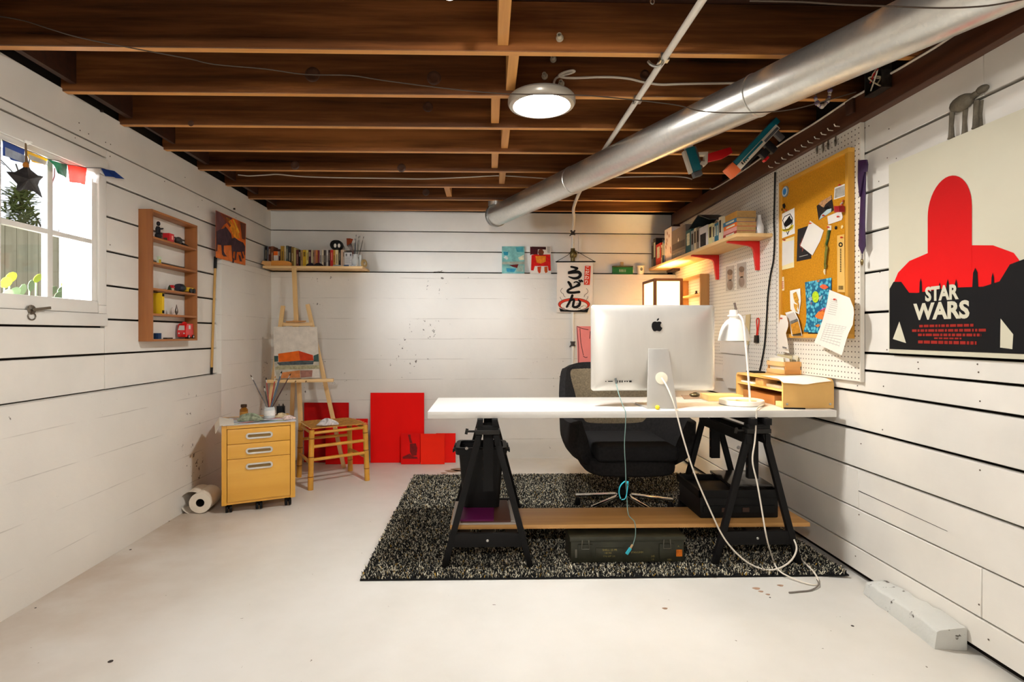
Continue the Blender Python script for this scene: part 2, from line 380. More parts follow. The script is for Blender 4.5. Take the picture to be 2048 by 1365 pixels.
# ---- back wall
wb = shell('wall_back', (0, 5.28, 0))
MB().extr([(-2.3, backY(-2.3, -.15), 0), (2.1, backY(2.1, -.15), 0), (2.1, backY(2.1, -.15), 2.5), (-2.3, backY(-2.3, -.15), 2.5)], (0, .05, 0)).build('backing', GAP, wb, smooth=False)
MB().extr([(-2.05, backY(-2.05), -.05), (1.9, backY(1.9), -.05), (1.9, backY(1.9), LEDGE), (-2.05, backY(-2.05), LEDGE)], (0, .14, 0)).build('concrete_base', CONC, wb, bevel=.008)
xk = onB(1157, 500, -.09).x; xe = onB(1343, 450, -.09).x
def plankB(x0, x1, z0, z1, g=.0042):
    MB().extr([(x, backY(x, -.09), z) for x, z in ((x0 + .001, z0 + g), (x1 - .001, z0 + g), (x1 - .001, z1 - g), (x0 + .001, z1 - g))], (0, .03 + random.uniform(-.002, .002), 0)).build('plank', BOARDX, wb, bevel=.002, seg=1)
plankB(-2.03, xe, 2.125, 2.318); plankB(-2.03, xk, 1.938, 2.125); plankB(xk, 1.74, 1.938, 2.125); plankB(-2.03, xk, 1.742, 1.938); plankB(xk, 1.74, 1.742, 1.938)

# ---- right wall
wr = shell('wall_right', (XR + .03, 2, 0))
MB().box((XR + .04, -2.6, -.05), (XR + .09, 5.4, 2.5)).build('backing', GAP, wr, smooth=False)
ZR = lambda m_: EYE + 1.785 * m_
sr = [2.215] + [ZR(x) for x in (.478, .372, .2659, .161, .056, -.0507, -.0976, -.156, -.2596, -.3654, -.474, -.5788)] + [.004]
def plankR(y0, y1, z0, z1, g=.0035):
    MB().box((XR + random.uniform(-.001, .002), y0 + .0012, z0 + g), (XR + .03, y1 - .0012, z1 - g)).build('plank', BOARD, wr, bevel=.002, seg=1)
cut = {0: [onR(1967, 150).y], 10: [onR(1717, 980).y], 11: [onR(1962, 1180).y], 3: [3.2], 5: [2.9], 8: [3.9]}
for k in range(13):
    ys_ = [-2.6] + sorted(cut.get(k, [])) + [5.27]
    for y0, y1 in zip(ys_[:-1], ys_[1:]):
        z0 = sr[k + 1] + (.012 if k == 12 else 0)
        plankR(y0, y1, z0, sr[k], .0072 if k in (8, 9) else .0055 if k < 10 else .0036)
MB().extr([onR(1717, 981.5, .0004), onR(1895, 1063, .0004), onR(1895, 1063.8, .0004), onR(1717, 983, .0004)], (-.0005, 0, 0)).build('crack', GAP, wr, smooth=False)
nl = MB()
for px, py in ((1730, 256), (1738, 252), (1778, 258), (1960, 182), (1715, 772), (1836, 725), (1837, 738), (1955, 729), (1957, 745), (1960, 803), (1960, 941), (1722, 888), (1765, 860), (1767, 773), (1718, 1030), (1711, 1113), (1958, 1210), (1977, 1280), (1775, 316), (1793, 317), (1758, 363), (1774, 700), (1760, 545)):
    nl.lathe([(.0035, 0), (.003, .0012)], onR(px, py), NR, 6)
nl.build('nail', mat('nail_heads', (96, 84, 72), .8, var=0), wr, kind='stuff')
nl = MB()
for px, py in ((158, 246), (160, 261), (177, 268), (150, 276), (211, 285), (220, 313), (221, 289), (329, 363), (370, 355), (404, 401), (220, 490), (396, 414), (472, 436), (300, 420)):
    nl.lathe([(.0035, 0), (.003, .0012)], onL(px, py), NL, 6)
nl.build('nail', _M['nail_heads'], wl, kind='stuff')

# ---- wall behind the camera
MB().box((-2.1, -2.7, -.05), (2.0, -2.6, 2.5)).build('wall_front', BOARDX, kind='structure')

# ---- ceiling: subfloor, joists, blocking, beam
JO = wood('dark_stained_fir', (40, 21, 10), (166, 104, 56), .27, 0, 17, .4, mid=(106, 64, 34))
JB = wood('fir_blocking', (188, 126, 60), (222, 162, 88), .5, 1, 30, .3)
JR = wood('dark_fir_rim', (40, 22, 14), (74, 42, 26), .5, 0, 30, .3)
BEAM = wood('dark_fir_beam', (56, 30, 16), (104, 58, 32), .42, 1, 30, .3)
ce = MB().box((-2.3, -2.6, 2.5), (2.1, 5.4, 2.53)).build('ceiling', JR, kind='structure', smooth=False)
jy = [2.2 + .4064 * (k - 11) for k in range(19)]
JE = wood('fir_lit_underside', (188, 124, 58), (226, 164, 88), .5, 0, 30, .25)  # joist undersides: light bounced up from the floor is put into the colour
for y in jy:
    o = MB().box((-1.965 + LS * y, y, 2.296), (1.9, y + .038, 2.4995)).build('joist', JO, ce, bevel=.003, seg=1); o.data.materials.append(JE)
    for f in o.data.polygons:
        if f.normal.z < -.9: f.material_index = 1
MB().box((-2.0, 5.17, 2.322), (1.74, 5.21, 2.4995)).build('rim_board', JR, ce)
bx = [(1009, 40), (1025, 150), (991, 222), (1011, 284), (990, 325), (1005, 362), (895, 408)]
for (px, py), y in zip(bx, jy[10:17]):
    p = atY(px, py, y + .2)
    MB().box((p.x - .022, y + .0385, 2.318), (p.x + .022, y + .4060, 2.4993)).build('blocking', JB, ce, bevel=.002, seg=1)
for y in jy[9:18]:
    MB().box((-1.94 + random.uniform(-.01, .01), y + .0385, 2.33), (-1.915, y + .4060, 2.4993)).build('blocking', JR, ce)
kn = MB(); 
for (px, py, r, k) in ((625, 149, .036, 12), (868, 156, .034, 12), (856, 214, .028, 13), (590, 331, .03, 15), (803, 336, .03, 15), (1290, 150, .025, 12), (382, 247, .016, 13), (852, 385, .03, 17)):
    p = atY(px, py, jy[k] - .0003); kn.lathe([(r, 0), (r * .95, .001), (r * .6, .0016), (r * .55, .0008), (.001, .001)], p, -Y_, 16)
kn.build('knot', mat('wood_knot', (74, 46, 30), .4, var=.3, vscale=40), ce)
MB().box((1.74, -2.6, 2.168), (1.9, 5.16, 2.2945)).build('trim_1', BEAM, kind='structure', bevel=.006)
MB().extr([atX(x, y, 1.7395) for x, y in ((1695, 206), (1711, 196), (1711, 225), (1697, 232))], (-.014, 0, 0)).build('cleat', JR, bpy.data.objects['trim_1'], bevel=.002)
MB().box((1.70, 5.0, 1.745), (1.775, 5.19, 2.166)).build('trim_2', JR, kind='structure', bevel=.004)

# ---- window in the left wall
WH = paint('white_window_paint', (228, 224, 216), .4, 0, bump=.12)
wi = shell('window_1', (leftX(2.5, LP), 2.5, 1.3))
zt, zb = 1.972, 1.332; y0, y1 = onL(-3, 450).y, onL(194, 450).y
def wbx(name, ya, yb, za, zb_, d0, d1, m=WH, par=None, bev=.004):
    x = leftX((ya + yb) / 2, LP)
    return MB().box((x + d0, ya, za), (x + d1, yb, zb_)).build(name, m, par or wi, bevel=bev)
wbx('casing', YW0, YW1 - .002, zt + .012, 2.072, -.03, .006); wbx('casing', y1 + .012, YW1 - .002, zb - .02, zt + .01, -.03, .002); wbx('casing', YW0, y0 - .012, zb - .02, zt + .01, -.03, .002)
wbx('sill_board', YW0, YW1 - .002, 1.204, 1.268, -.03, .006); wbx('casing', y1 + .012, YW1 - .002, 1.2685, zb - .0205, -.03, .002); wbx('stop_bead', YW0, YW1 - .002, 1.22, 1.30, -.06, -.0405); 
wbx('sash_rail', y0 - .01, y1 + .01, 1.27, zb, -.04, -.004); wbx('sash_rail', y0 - .01, y1 + .01, zt - .012, zt + .012, -.04, -.006)
wbx('sash_stile', y0 - .012, y0 + .022, zb, zt - .012, -.04, -.008); wbx('sash_stile', y1 - .026, y1 + .012, zb, zt - .012, -.04, -.008)
ym = onL(105, 450).y; zm = EYE + 1.965 * .236
wbx('muntin', ym - .016, ym + .016, zb, zt - .012, -.038, -.01); wbx('muntin', y0 + .022, y1 - .026, zm - .012, zm + .012, -.037, -.011)
GL, nt, N, L, B = _new('window_glass'); N.remove(B)
tr = N.new('ShaderNodeBsdfTransparent'); gl = N.new('ShaderNodeBsdfGlossy'); gl.inputs['Roughness'].default_value = .03; ms = N.new('ShaderNodeMixShader'); ms.inputs[0].default_value = .06
L.new(tr.outputs[0], ms.inputs[1]); L.new(gl.outputs[0], ms.inputs[2]); L.new(ms.outputs[0], N['Material Output'].inputs[0])
for ya, yb in ((y0 + .022, ym - .016), (ym + .016, y1 - .026)):
    for za, zb_ in ((zb, zm - .012), (zm + .012, zt - .012)): wbx('pane', ya, yb, za, zb_, -.026, -.023, GL, None, 0)
b = MB().box((leftX(2.4, LP) - .02, y0 - .05, 1.25), (leftX(2.4, LP) - .2, y0 - .02, 2.02)).box((leftX(2.4, LP) - .07, y0 - .05, 1.25), (leftX(2.4, LP) - .2, y1 + .05, 1.268)).box((leftX(2.4, LP) - .07, y1 + .03, 1.25), (leftX(2.4, LP) - .2, y1 + .05, 2.02)).box((leftX(2.4, LP) - .07, y0 - .05, 2.0), (leftX(2.4, LP) - .2, y1 + .05, 2.03))
b.build('reveal', WH, wi)
la = onL(62, 620, .004); b = MB().lathe([(.022, 0), (.02, .006), (.006, .01), (.006, .02)], la, NL, 14).bar(la + NL * .02 - UL * .01, la + NL * .024 + UL * .075 + Z_ * .012, .008, .012)
b.tube([la + NL * .004 + UL * (.02 * math.cos(t)) + Z_ * (-.028 + .016 * math.sin(t)) for t in [k * math.pi / 6 for k in range(12)]], .003, 6, True)
b.build('latch', mat('old_latch_metal', (120, 112, 100), .4, .9, var=.2), wi)

# ---- outside the window
gr = MB().box((-14, -1, .8), (-2.12, 16, 1.16)).build('ground', mat('garden_soil', (96, 92, 70), .9, var=.3), kind='structure')
fe = thing('garden_fence', 'weathered vertical board fence seen through the window', 'fence', (-5.2, 7, 1.16))
FW = wood('weathered_fence', (150, 140, 112), (186, 176, 146), .8, 2, 14, .3)
y = 3.2
while y < 11.4:
    wdt = random.uniform(.135, .15); MB().box((-5.2 + random.uniform(-.008, .008), y, 1.161), (-5.175, y + wdt - .008, 2.36 + random.uniform(-.02, .02))).build('board', FW, fe); y += wdt
MB().box((-5.27, 3.2, 1.4), (-5.215, 11.4, 1.48)).build('rail', FW, fe); MB().box((-5.27, 3.2, 2.0), (-5.215, 11.4, 2.08)).build('rail', FW, fe)
o = MB().box((-2.70, 3.53, 1.161), (-2.58, 5.6, 3.3)); o.box((-2.74, 3.5, 3.3), (-2.54, 5.64, 3.36)); o = o.build('trim_3', mat('white_siding', (226, 228, 226), .6, var=.03), kind='structure')
def branch(b, p, d, ln, r, lev, rnd):
    q = p + d * ln; b.tube([p, (p + q) / 2 + Vector((rnd.uniform(-.05, .05),) * 3) * ln, q], [r, r * .8, r * .55], 5)
    if lev == 0: return
    for _ in range(3):
        nd = (d + Vector((rnd.uniform(-.7, .7), rnd.uniform(-.9, .9), rnd.uniform(-.3, .6)))).normalized()
        branch(b, p + d * ln * rnd.uniform(.45, 1), nd, ln * rnd.uniform(.55, .8), r * .55, lev - 1, rnd)
rnd = random.Random(5)
bt = thing('bare_tree', 'leafless tree with thin dark branches behind the garden fence', 'tree', (-8.1, 10.5, 1.16)); b = MB()
branch(b, Vector((-8.1, 10.5, 1.1)), Vector((.05, -.1, 1)).normalized(), 1.9, .032, 6, rnd); b.build('branches', mat('tree_bark', (88, 80, 70), .9, var=.2), bt)
def needles(name, label, c, h, r, n, seed, col):
    rn = random.Random(seed); t = thing(name, label, 'tree', (c[0], c[1], 1.16)); b = MB().tube([(c[0], c[1], 1.1), (c[0], c[1], c[2] + h * .95)], [.05, .01], 6); b.build('trunk', _M['tree_bark'], t); b = MB()
    for _ in range(n):
        k = rn.random() ** .7; a = rn.uniform(0, 6.28); rr = r * (1 - k) + .05; p = Vector((c[0], c[1], c[2] + h * k)); d = Vector((math.cos(a), math.sin(a), rn.uniform(-.25, .3))); q = p + d * rr * rn.uniform(.5, 1)
        b.bar(p + d * rr * .2, q, .02, .006); 
        for _ in range(3):
            e = p.lerp(q, rn.uniform(.4, 1)); b.bar(e, e + Vector((rn.uniform(-1, 1), rn.uniform(-1, 1), rn.uniform(-.3, .8))) * .16, .03, .004)
    b.build('needles', mat(name + '_green', col, .8, var=.3), t)
needles('conifer', 'green conifer top rising behind the garden fence', (-7.5, 9.0, 1.6), 1.9, .8, 300, 3, (112, 122, 70))
lf = thing('leafy_plant', 'bright yellow-green leaves of a plant outside the window bottom', 'plant', (-2.55, 2.9, 1.16)); rn = random.Random(8)
st_ = MB()
for px, py, s_, c in ((12, 565, .05, 0), (22, 555, .05, 0), (75, 557, .045, 0), (88, 572, .05, 0), (62, 572, .05, 1), (45, 580, .05, 1), (30, 585, .05, 1), (105, 582, .05, 1), (122, 580, .04, 1), (128, 567, .035, 0), (95, 590, .05, 1), (15, 590, .05, 1), (118, 592, .05, 1)):
    p = atX(px, py, -2.42); an = rn.uniform(-.9, .9); u = Vector((rn.uniform(-.3, .3), math.cos(an), math.sin(an))); v_ = Vector((.25, -math.sin(an), math.cos(an)))
    MB().extr([p + u * (s_ * .45 * math.sin(t)) + v_ * (s_ * .62 * math.cos(t)) for t in [k * math.pi / 5 for k in range(10)]], (.002, 0, 0)).build('leaf', mat('leaf_yellow_green', (196, 214, 60), .5, var=.2) if c == 0 else mat('leaf_pale_green', (150, 178, 130), .5, var=.2), lf)
    st_.tube([(p.x - .01, p.y, 1.15), (p.x - .008, p.y, p.z)], .004, 5)
st_.build('stem', _M['leaf_pale_green'], lf)
# ================================================================ LAMPS
def led_disc(c, label, power, group):
    t = thing('ceiling_light', label, 'lamp', (c[0], c[1], c[2])); b = MB()
    b.lathe([(.105, .04), (.150, .036), (.159, .026), (.160, .006), (.153, -.006), (.136, -.010), (.123, -.003), (.1195, .008)], c, Z_, 40).build('trim_ring', mat('satin_trim', (176, 168, 154), .3, .3, var=.02), t)
    b = MB().lathe([(.001, -.006), (.06, -.005), (.1, -.002), (.119, .004), (.119, .010), (.001, .012)], c, Z_, 40)
    b.build('diffuser', mat('lit_diffuser_%d' % power, (255, 250, 240), .5, var=0, emit=((1, .99, .96), power)), t)
    return t
cl = led_disc((.256, 2.60, 2.250), 'round white ceiling light shining under the dark joists', LAMP_MAIN, None)
MB().lathe([(.05, .0), (.05, .02)], (.256, 2.60, 2.275), Z_, 20).build('mounting_box', STEEL, cl)
gb = thing('fill_globe', 'added white globe behind the camera, out of view, filling the room with light', 'lamp', (-.35, -.6, 2.03))  # added unseen globe, brightens the walls and the joist faces
MB().ball((-.35, -.6, 2.10), .085, 24, 16).build('globe', mat('fill_globe_glow', (255, 250, 240), .5, var=0, emit=((1, .99, .96), LAMP_FILL)), gb); MB().lathe([(.02, .0851), (.02, .12), (.05, .19), (.05, .195)], (-.35, -.6, 2.10), Z_, 20).build('holder', WHITE, gb)
bb = thing('light_bulb', 'bare round bulb in a holder at the top edge of the picture', 'bulb', (-.118, 1.70, 2.20))
MB().lathe([(.001, .0), (.016, .003), (.028, .015), (.031, .03), (.028, .048), (.018, .068), (.014, .085), (.014, .09)], (-.118, 1.70, 2.20), Z_, 20).build('bulb_glass', mat('lit_bulb', (255, 250, 240), .4, var=0, emit=((1, .94, .84), LAMP_BULB)), bb)
MB().lathe([(.024, .082), (.026, .1), (.05, .125), (.055, .3)], (-.118, 1.70, 2.195), Z_, 20).build('bulb_holder', WHITE, bb)

# ================================================================ DESK
dk = MB().box((-.293, 2.697, .750), (1.737, 3.285, DESK)).build('tabletop', mat('white_laminate', (216, 213, 207), .3, var=.015), bevel=.0025)
tag(dk, 'long white tabletop laid across two black trestles', 'desk')

def trestle(cx, label, riser):
    cy, z0 = 3.0, .014; t = thing('trestle', label, 'trestle', (cx, cy, z0), 0, 'black trestles under the tabletop')
    for sy in (-1, 1):
        y = cy + sy * .285
        for sx in (-1, 1):
            MB().bar((cx + sx * .212, y, z0), (cx + sx * .040, y, .668), .030, .028, (0, 1, 0)).build('leg', BLACK, t, bevel=.003)
        MB().box((cx - .19, y - .012 - sy * .0, .115), (cx + .19, y + .012, .182)).build('crossbar', BLACK, t, bevel=.002)
        MB().lathe([(.0001, .003), (.006, .002), (.007, 0)], (cx, y - .0125, .148), -Y_, 10).build('bolt', STEEL, t)
        b = MB().box((cx + .004 - .026, y + sy * -.055 - .016, riser), (cx + .004 + .026, y + sy * -.055 + .016, .716)); b.build('riser', BLACK, t, bevel=.002)
        b = MB()
        for k in range(4): b.lathe([(.006, 0), (.006, .001)], (cx - .0225, y - sy * .055, riser + .06 + k * .05), -X_, 8)
        b.build('peg_hole', mat('drilled_hole', (90, 70, 58), .8, var=0), t)
        MB().box((cx - .060, y - .03, .672), (cx + .060, y + .03, .694)).build('clamp_plate', mat('black_steel', (40, 38, 36), .35, .6, var=.1), t, bevel=.002)
        MB().box((cx - .052, y - .028, .6945), (cx + .055, y + .028, .716)).build('clamp_block', BLACKP, t, bevel=.002)
        k = MB().bar((cx - .105, y, .683), (cx - .06, y, .683), .009, .009); k.bar((cx - .106, y, .669), (cx - .100, y, .697), .004, .014).build('wing_nut', mat('black_steel', (40, 38, 36)), t)
    for sx in (-1, 1):
        MB().box((cx + sx * .047 - .012, cy - .31, .618), (cx + sx * .047 + .012, cy + .31, .668)).build('top_rail', BLACK, t, bevel=.002)
        MB().box((cx + sx * .036 - .014, cy - .34, .7165), (cx + sx * .036 + .014, cy + .27, .7495)).build('support_rail', BLACK, t, bevel=.002)
    for x in (-.12, 0, .12): MB().box((cx + x - .03, cy - .27, .1575), (cx + x + .03, cy + .27, .1735)).build('shelf_slat', BLACK, t, bevel=.002)
    MB().tube([(cx - .1, cy - .302, .60), (cx - .102, cy - .312, .605)], .008, 8).build('hinge_knob', STEEL, t)
    return t
trestle(0.0, 'black trestle holding up the desk beside the waste bin', .375); trestle(1.342, 'black trestle standing over the printer near the right wall', .43)
pk = MB().box((-.19, 2.785, .1745), (1.655, 3.055, .195)).build('bench_plank', wood('worn_pine', (180, 126, 68), (226, 174, 104), .5, 0, 14), bevel=.002); tag(pk, 'long pine plank resting on the lower bars of both trestles', 'plank')

# ---- waste bin, boards
wz = .2215
def bin_ring(x, y, z, k=.03, n=6):
    return [Vector((math.copysign(x - k, sx) + k * math.cos(a) - .034, math.copysign(y - k, sy) + k * math.sin(a) + 3.06, z)) for sx, sy, a0 in ((1, 1, 0), (-1, 1, 90), (-1, -1, 180), (1, -1, 270)) for a in [math.radians(a0 + j * 90 / n) for j in range(n + 1)]]
def loft(rings, name, m, par, **k):
    b = MB(); n = len(rings[0]); b.v = [tuple(p) for r in rings for p in r]
    b.f = [[i * n + j, i * n + (j + 1) % n, (i + 1) * n + (j + 1) % n, (i + 1) * n + j] for i in range(len(rings) - 1) for j in range(n)]
    b.f.append(list(range(n))); b.f.append([(len(rings) - 1) * n + j for j in range(n - 1, -1, -1)]); return b.build(name, m, par, **k)
wbn = thing('waste_bin', 'black plastic waste bin standing between the legs of a trestle', 'bin', (-.034, 3.06, wz))
loft([bin_ring(.098, .075, wz), bin_ring(.122, .10, .535), bin_ring(.119, .097, .535), bin_ring(.096, .073, wz + .006)], 'body', BLACKP, wbn)
loft([bin_ring(.137, .114, .515), bin_ring(.143, .118, .545), bin_ring(.138, .113, .553), bin_ring(.118, .095, .553), bin_ring(.118, .095, .545), bin_ring(.134, .109, .540), bin_ring(.130, .107, .515)], 'rim', BLACKP, wbn)
for sx in (-1, 1): MB().box((-.034 + sx * .1455 - .004, 3.02, .520), (-.034 + sx * .1455 + .004, 3.10, .552)).box((-.034 + sx * .1535 - .004, 3.03, .512), (-.034 + sx * .1535 + .004, 3.09, .530)).build('handle', BLACKP, wbn, bevel=.002)
def slab(name, label, cat, x0, x1, y0, y1, z0, z1, m, grp=None, rz=0.0, par=None):
    c = Vector(((x0 + x1) / 2, (y0 + y1) / 2, 0)); a, b_ = math.cos(rz), math.sin(rz)
    o = MB().obox((c.x, c.y, (z0 + z1) / 2), Vector((a, b_, 0)) * ((x1 - x0) / 2), Vector((-b_, a, 0)) * ((y1 - y0) / 2), Z_ * ((z1 - z0) / 2)).build(name, m, par, bevel=min(.0015, (z1 - z0) * .3))
    return tag(o, label, cat, grp) if label else o
slab('drawing_board', 'pale grey board lowest in the stack under the waste bin', 'board', -.185, .16, 2.79, 3.16, .1955, .2035, mat('grey_board', (196, 186, 176), .6), 'boards stacked under the waste bin')
slab('brown_folder', 'dark brown folder between the pale board and the purple folder', 'folder', -.14, .115, 2.80, 3.15, .204, .2125, mat('brown_card', (92, 58, 46), .6), 'boards stacked under the waste bin', .02)
slab('purple_folder', 'purple folder topmost in the stack under the waste bin', 'folder', -.138, .035, 2.792, 3.14, .213, .221, mat('purple_card', (104, 24, 82), .5), 'boards stacked under the waste bin', -.02)
slab('sketch_pad', 'thin grey sketch pad at the side of the stack under the bin', 'pad', .118, .158, 2.80, 3.14, .204, .216, mat('pad_grey', (168, 160, 152), .6), 'boards stacked under the waste bin', .01)

# ---- printer
pr = thing('printer', 'black printer with open lid tray on the pine plank', 'printer', (1.32, 3.01, .1955))
MB().box((1.115, 2.86, .1955), (1.53, 3.18, .305)).build('body', BLACKP, pr, bevel=.008)
b = MB().extr([(1.105, 2.85, .306), (1.54, 2.85, .306), (1.54, 2.85, .345), (1.105, 2.85, .345)], (0, .012, 0)).box((1.105, 2.85, .306), (1.12, 3.19, .345)).box((1.525, 2.85, .306), (1.54, 3.19, .345)).box((1.105, 3.178, .306), (1.54, 3.19, .345)).box((1.12, 2.862, .306), (1.525, 3.178, .318)); b.build('tray', BLACKP, pr, bevel=.002)
MB().obox((1.40, 3.02, .362), X_ * .115, Vector((0, .135, .006)), Z_ * .008).build('lid', mat('glossy_black', (34, 30, 28), .14, var=.05), pr, bevel=.006)
MB().box((1.13, 2.852, .226), (1.51, 2.861, .262)).build('front_slot', mat('slot_dark', (12, 12, 12), .5, var=0), pr)
for x in (1.225, 1.335): MB().box((x, 2.847, .232), (x + .035, 2.853, .254)).build('card_slot', mat('slot_brown', (66, 48, 40), .5, var=.1), pr)

# ---- ammunition crate
am = thing('ammunition_crate', 'olive green metal ammunition crate on the rug under the plank', 'crate', (.70, 2.83, .02))
OL = mat('olive_paint', (46, 46, 32), .5, .2, var=.3, vscale=12, bump=.1); GOLD = mat('faded_yellow_print', (150, 136, 80), .8, var=.3, vscale=90)
MB().box((.415, 2.732, .022), (.985, 2.93, .128)).build('body', OL, am, bevel=.006)
MB().box((.408, 2.724, .1285), (.992, 2.937, .152)).build('lid', OL, am, bevel=.006)
MB().box((.54, 2.7285, .042), (.675, 2.7315, .096)).build('name_panel', OL, am, bevel=.001)
for x in (.487, .895):
    MB().box((x - .036, 2.726, .042), (x + .036, 2.7315, .115)).build('latch_plate', OL, am, bevel=.001)
    b = MB().tube([(x - .016, 2.722, .138), (x - .019, 2.722, .094), (x + .019, 2.722, .094), (x + .016, 2.722, .138)], .0025, 6); b.build('latch', mat('worn_steel', (120, 116, 104), .4, .8, var=.3), am)
MB().box((.436, 2.7295, .048), (.446, 2.7315, .09)).build('hinge_plate', mat('worn_steel', (120, 116, 104)), am)
MB().box((.944, 2.7303, .05), (.974, 2.7315, .084)).build('orange_sticker', mat('orange_label', (206, 110, 30), .7, var=.35, vscale=60), am)
def am_t(s_, x, z, sz): text('stencil', s_, (x, 2.7312 if x > .68 else 2.728, z), X_, Z_, sz, GOLD, am)
am_t('SHELL 25 PR', .609, .086, .014); am_t('HE MK', .602, .071, .012); am_t('CTG  LOT  215', .606, .055, .009); am_t('ETANGIMM', .747, .072, .012); am_t('245', .826, .052, .013); am_t('1.5', .826, .036, .011); am_t('1991', .91, .034, .012); am_t('A', .955, .1, .014)

# ---- rug
RX0, RX1, RY0, RY1 = -.60, 1.735, 2.60, 4.49
rug = MB().box((RX0, RY0, .002), (RX1, RY1, .008)).build('shag_rug', mat('rug_backing', (20, 20, 20), .95)); tag(rug, 'black and cream speckled shag rug under the desk and chair', 'rug')
RM, nt, N, L, B = _new('rug_pile'); ge = N.new('ShaderNodeNewGeometry')
L.new(ramp(N, L, ge.outputs['Random Per Island'], [(.0, lin(6, 7, 8)), (.44, lin(12, 13, 13)), (.57, lin(40, 40, 38)), (.65, lin(120, 116, 102)), (.72, lin(222, 214, 190)), (.92, lin(236, 228, 204)), (.975, lin(176, 140, 56))]), B.inputs['Base Color']); B.inputs['Roughness'].default_value = .9
for e in N:
    if e.type == 'VALTORGB': e.color_ramp.interpolation = 'CONSTANT'
g = np.random.default_rng(3); n = 230000
px_ = g.uniform(RX0 + .004, RX1 - .004, n); py_ = g.uniform(RY0 + .004, RY1 - .004, n); a = g.uniform(0, 2 * np.pi, n); hh = g.uniform(.014, .026, n); ww = g.uniform(.0019, .0036, n); ln = g.uniform(.0, .014, n); a2 = g.uniform(0, 2 * np.pi, n)
V = np.empty((n, 4, 3)); dx, dy = np.cos(a) * ww, np.sin(a) * ww; tx, ty = px_ + np.cos(a2) * ln, py_ + np.sin(a2) * ln
V[:, 0] = np.stack([px_ - dx, py_ - dy, np.full(n, .006)], 1); V[:, 1] = np.stack([px_ + dx, py_ + dy, np.full(n, .006)], 1); V[:, 2] = np.stack([tx + dx * .7, ty + dy * .7, hh], 1); V[:, 3] = np.stack([tx - dx * .7, ty - dy * .7, hh], 1)
me = bpy.data.meshes.new('pile'); me.vertices.add(4 * n); me.vertices.foreach_set('co', (V.reshape(-1, 3) - np.array(rug.location)).ravel()); me.loops.add(4 * n); me.loops.foreach_set('vertex_index', np.arange(4 * n)); me.polygons.add(n); me.polygons.foreach_set('loop_start', np.arange(0, 4 * n, 4)); me.polygons.foreach_set('loop_total', np.full(n, 4)); me.update(); me.validate(); me.materials.append(RM)
po = bpy.data.objects.new('pile', me); COL.objects.link(po); po.parent = rug; po['kind'] = 'stuff'

# ---- swivel chair
cx, cy = .895, 3.60
ch = thing('swivel_chair', 'black upholstered swivel armchair on a chrome star base behind the desk', 'chair', (cx, cy, .02))
FAB = mat('charcoal_fabric', (38, 36, 36), .9, var=.3, vscale=60, bump=.5, bscale=420); WEAVE = mat('grey_brown_weave', (128, 114, 92), .9, var=.32, vscale=90, bump=.6, bscale=380)
def se(ph, rx, ry, p=.56):
    s_, c_ = math.sin(ph), math.cos(ph); return (math.copysign(abs(s_) ** p, s_) * rx, math.copysign(abs(c_) ** p, c_) * ry)
def sstep(a, b_, x): x = max(0, min(1, (x - a) / (b_ - a))); return x * x * (3 - 2 * x)
NU, zb_ = 48, .312; loops = []
for i in range(NU + 1):
    u = -1 + 2 * i / NU; ph = u * math.radians(129); zt_ = .95 - .30 * sstep(.40, .74, abs(u)) - .03 * (abs(u) / .36) ** 4 * (abs(u) < .36) - .03 * (abs(u) >= .36)
    lp = []
    for k in range(9):
        t_ = k / 8; kk = 1 - .42 * max(0, 1 - t_ / .55) ** 2.2; x, y = se(ph, .40 * kk + .01 * t_, .37 * kk + .03 * t_); lp.append((cx + x, cy + .0 + y, zb_ + (zt_ - zb_) * t_))
    for k in range(9):
        t_ = 1 - k / 8; z = max(.37, zb_ + (zt_ - zb_) * t_ + (.012 if k == 0 else 0)); kk = 1 - .12 * max(0, 1 - t_ / .5) ** 2; x, y = se(ph, .285 * kk + .085 * t_ * t_, .27 * kk + .085 * t_ * t_); lp.append((cx + x, cy + y, z))
    loops.append(lp)
b = MB(); K = 18; b.v = [p for lp in loops for p in lp]
b.f = [[i * K + j, i * K + (j + 1) % K, (i + 1) * K + (j + 1) % K, (i + 1) * K + j] for i in range(NU) for j in range(K)] + [list(range(K)), [NU * K + j for j in range(K - 1, -1, -1)]]
b.build('shell', FAB, ch, bevel=0)
b = MB().extr([(cx + se(a_, .29, .30, .6)[0], cy + se(a_, .29, .30, .6)[1] - .02, .298) for a_ in [k * math.pi / 16 for k in range(32)]], (0, 0, .10)); b.build('seat_base', FAB, ch, bevel=.03, seg=3)
MB().box((cx - .245, cy - .355, .40), (cx + .245, cy + .22, .492)).build('seat_cushion', mat('black_seat_fabric', (34, 33, 34), .9, var=.2, vscale=50, bump=.5, bscale=420), ch, bevel=.035, seg=4)
def bc(u, t_):
    ph = (-1 + 2 * u) * math.radians(54); e_ = .022 * math.sin(math.pi * t_) ** .4 * math.sin(math.pi * u) ** .3; x, y = se(ph, .318 - e_ + .050 * t_, .285 - e_ * 1.4 + .068 * t_); return (cx + x, cy + y, .50 + (.93 - .50) * t_ - .03 * abs(-1 + 2 * u) ** 6 * t_)
MB().grid(bc, 30, 10).build('back_cushion', WEAVE, ch)
b = MB(); pts = [bc(i / 40, 1.0) for i in range(41)]; b.tube([Vector(p) + Vector((0, -.0, .004)) for p in pts], .006, 6)
for s_ in (0, 1): b.tube([Vector(bc(s_, j / 8)) for j in range(9)], .005, 6)
b.build('piping', FAB, ch)
MB().lathe([(.045, .0), (.045, .07), (.03, .075), (.03, .225)], (cx, cy, .08), Z_, 18).build('column', BLACKP, ch)
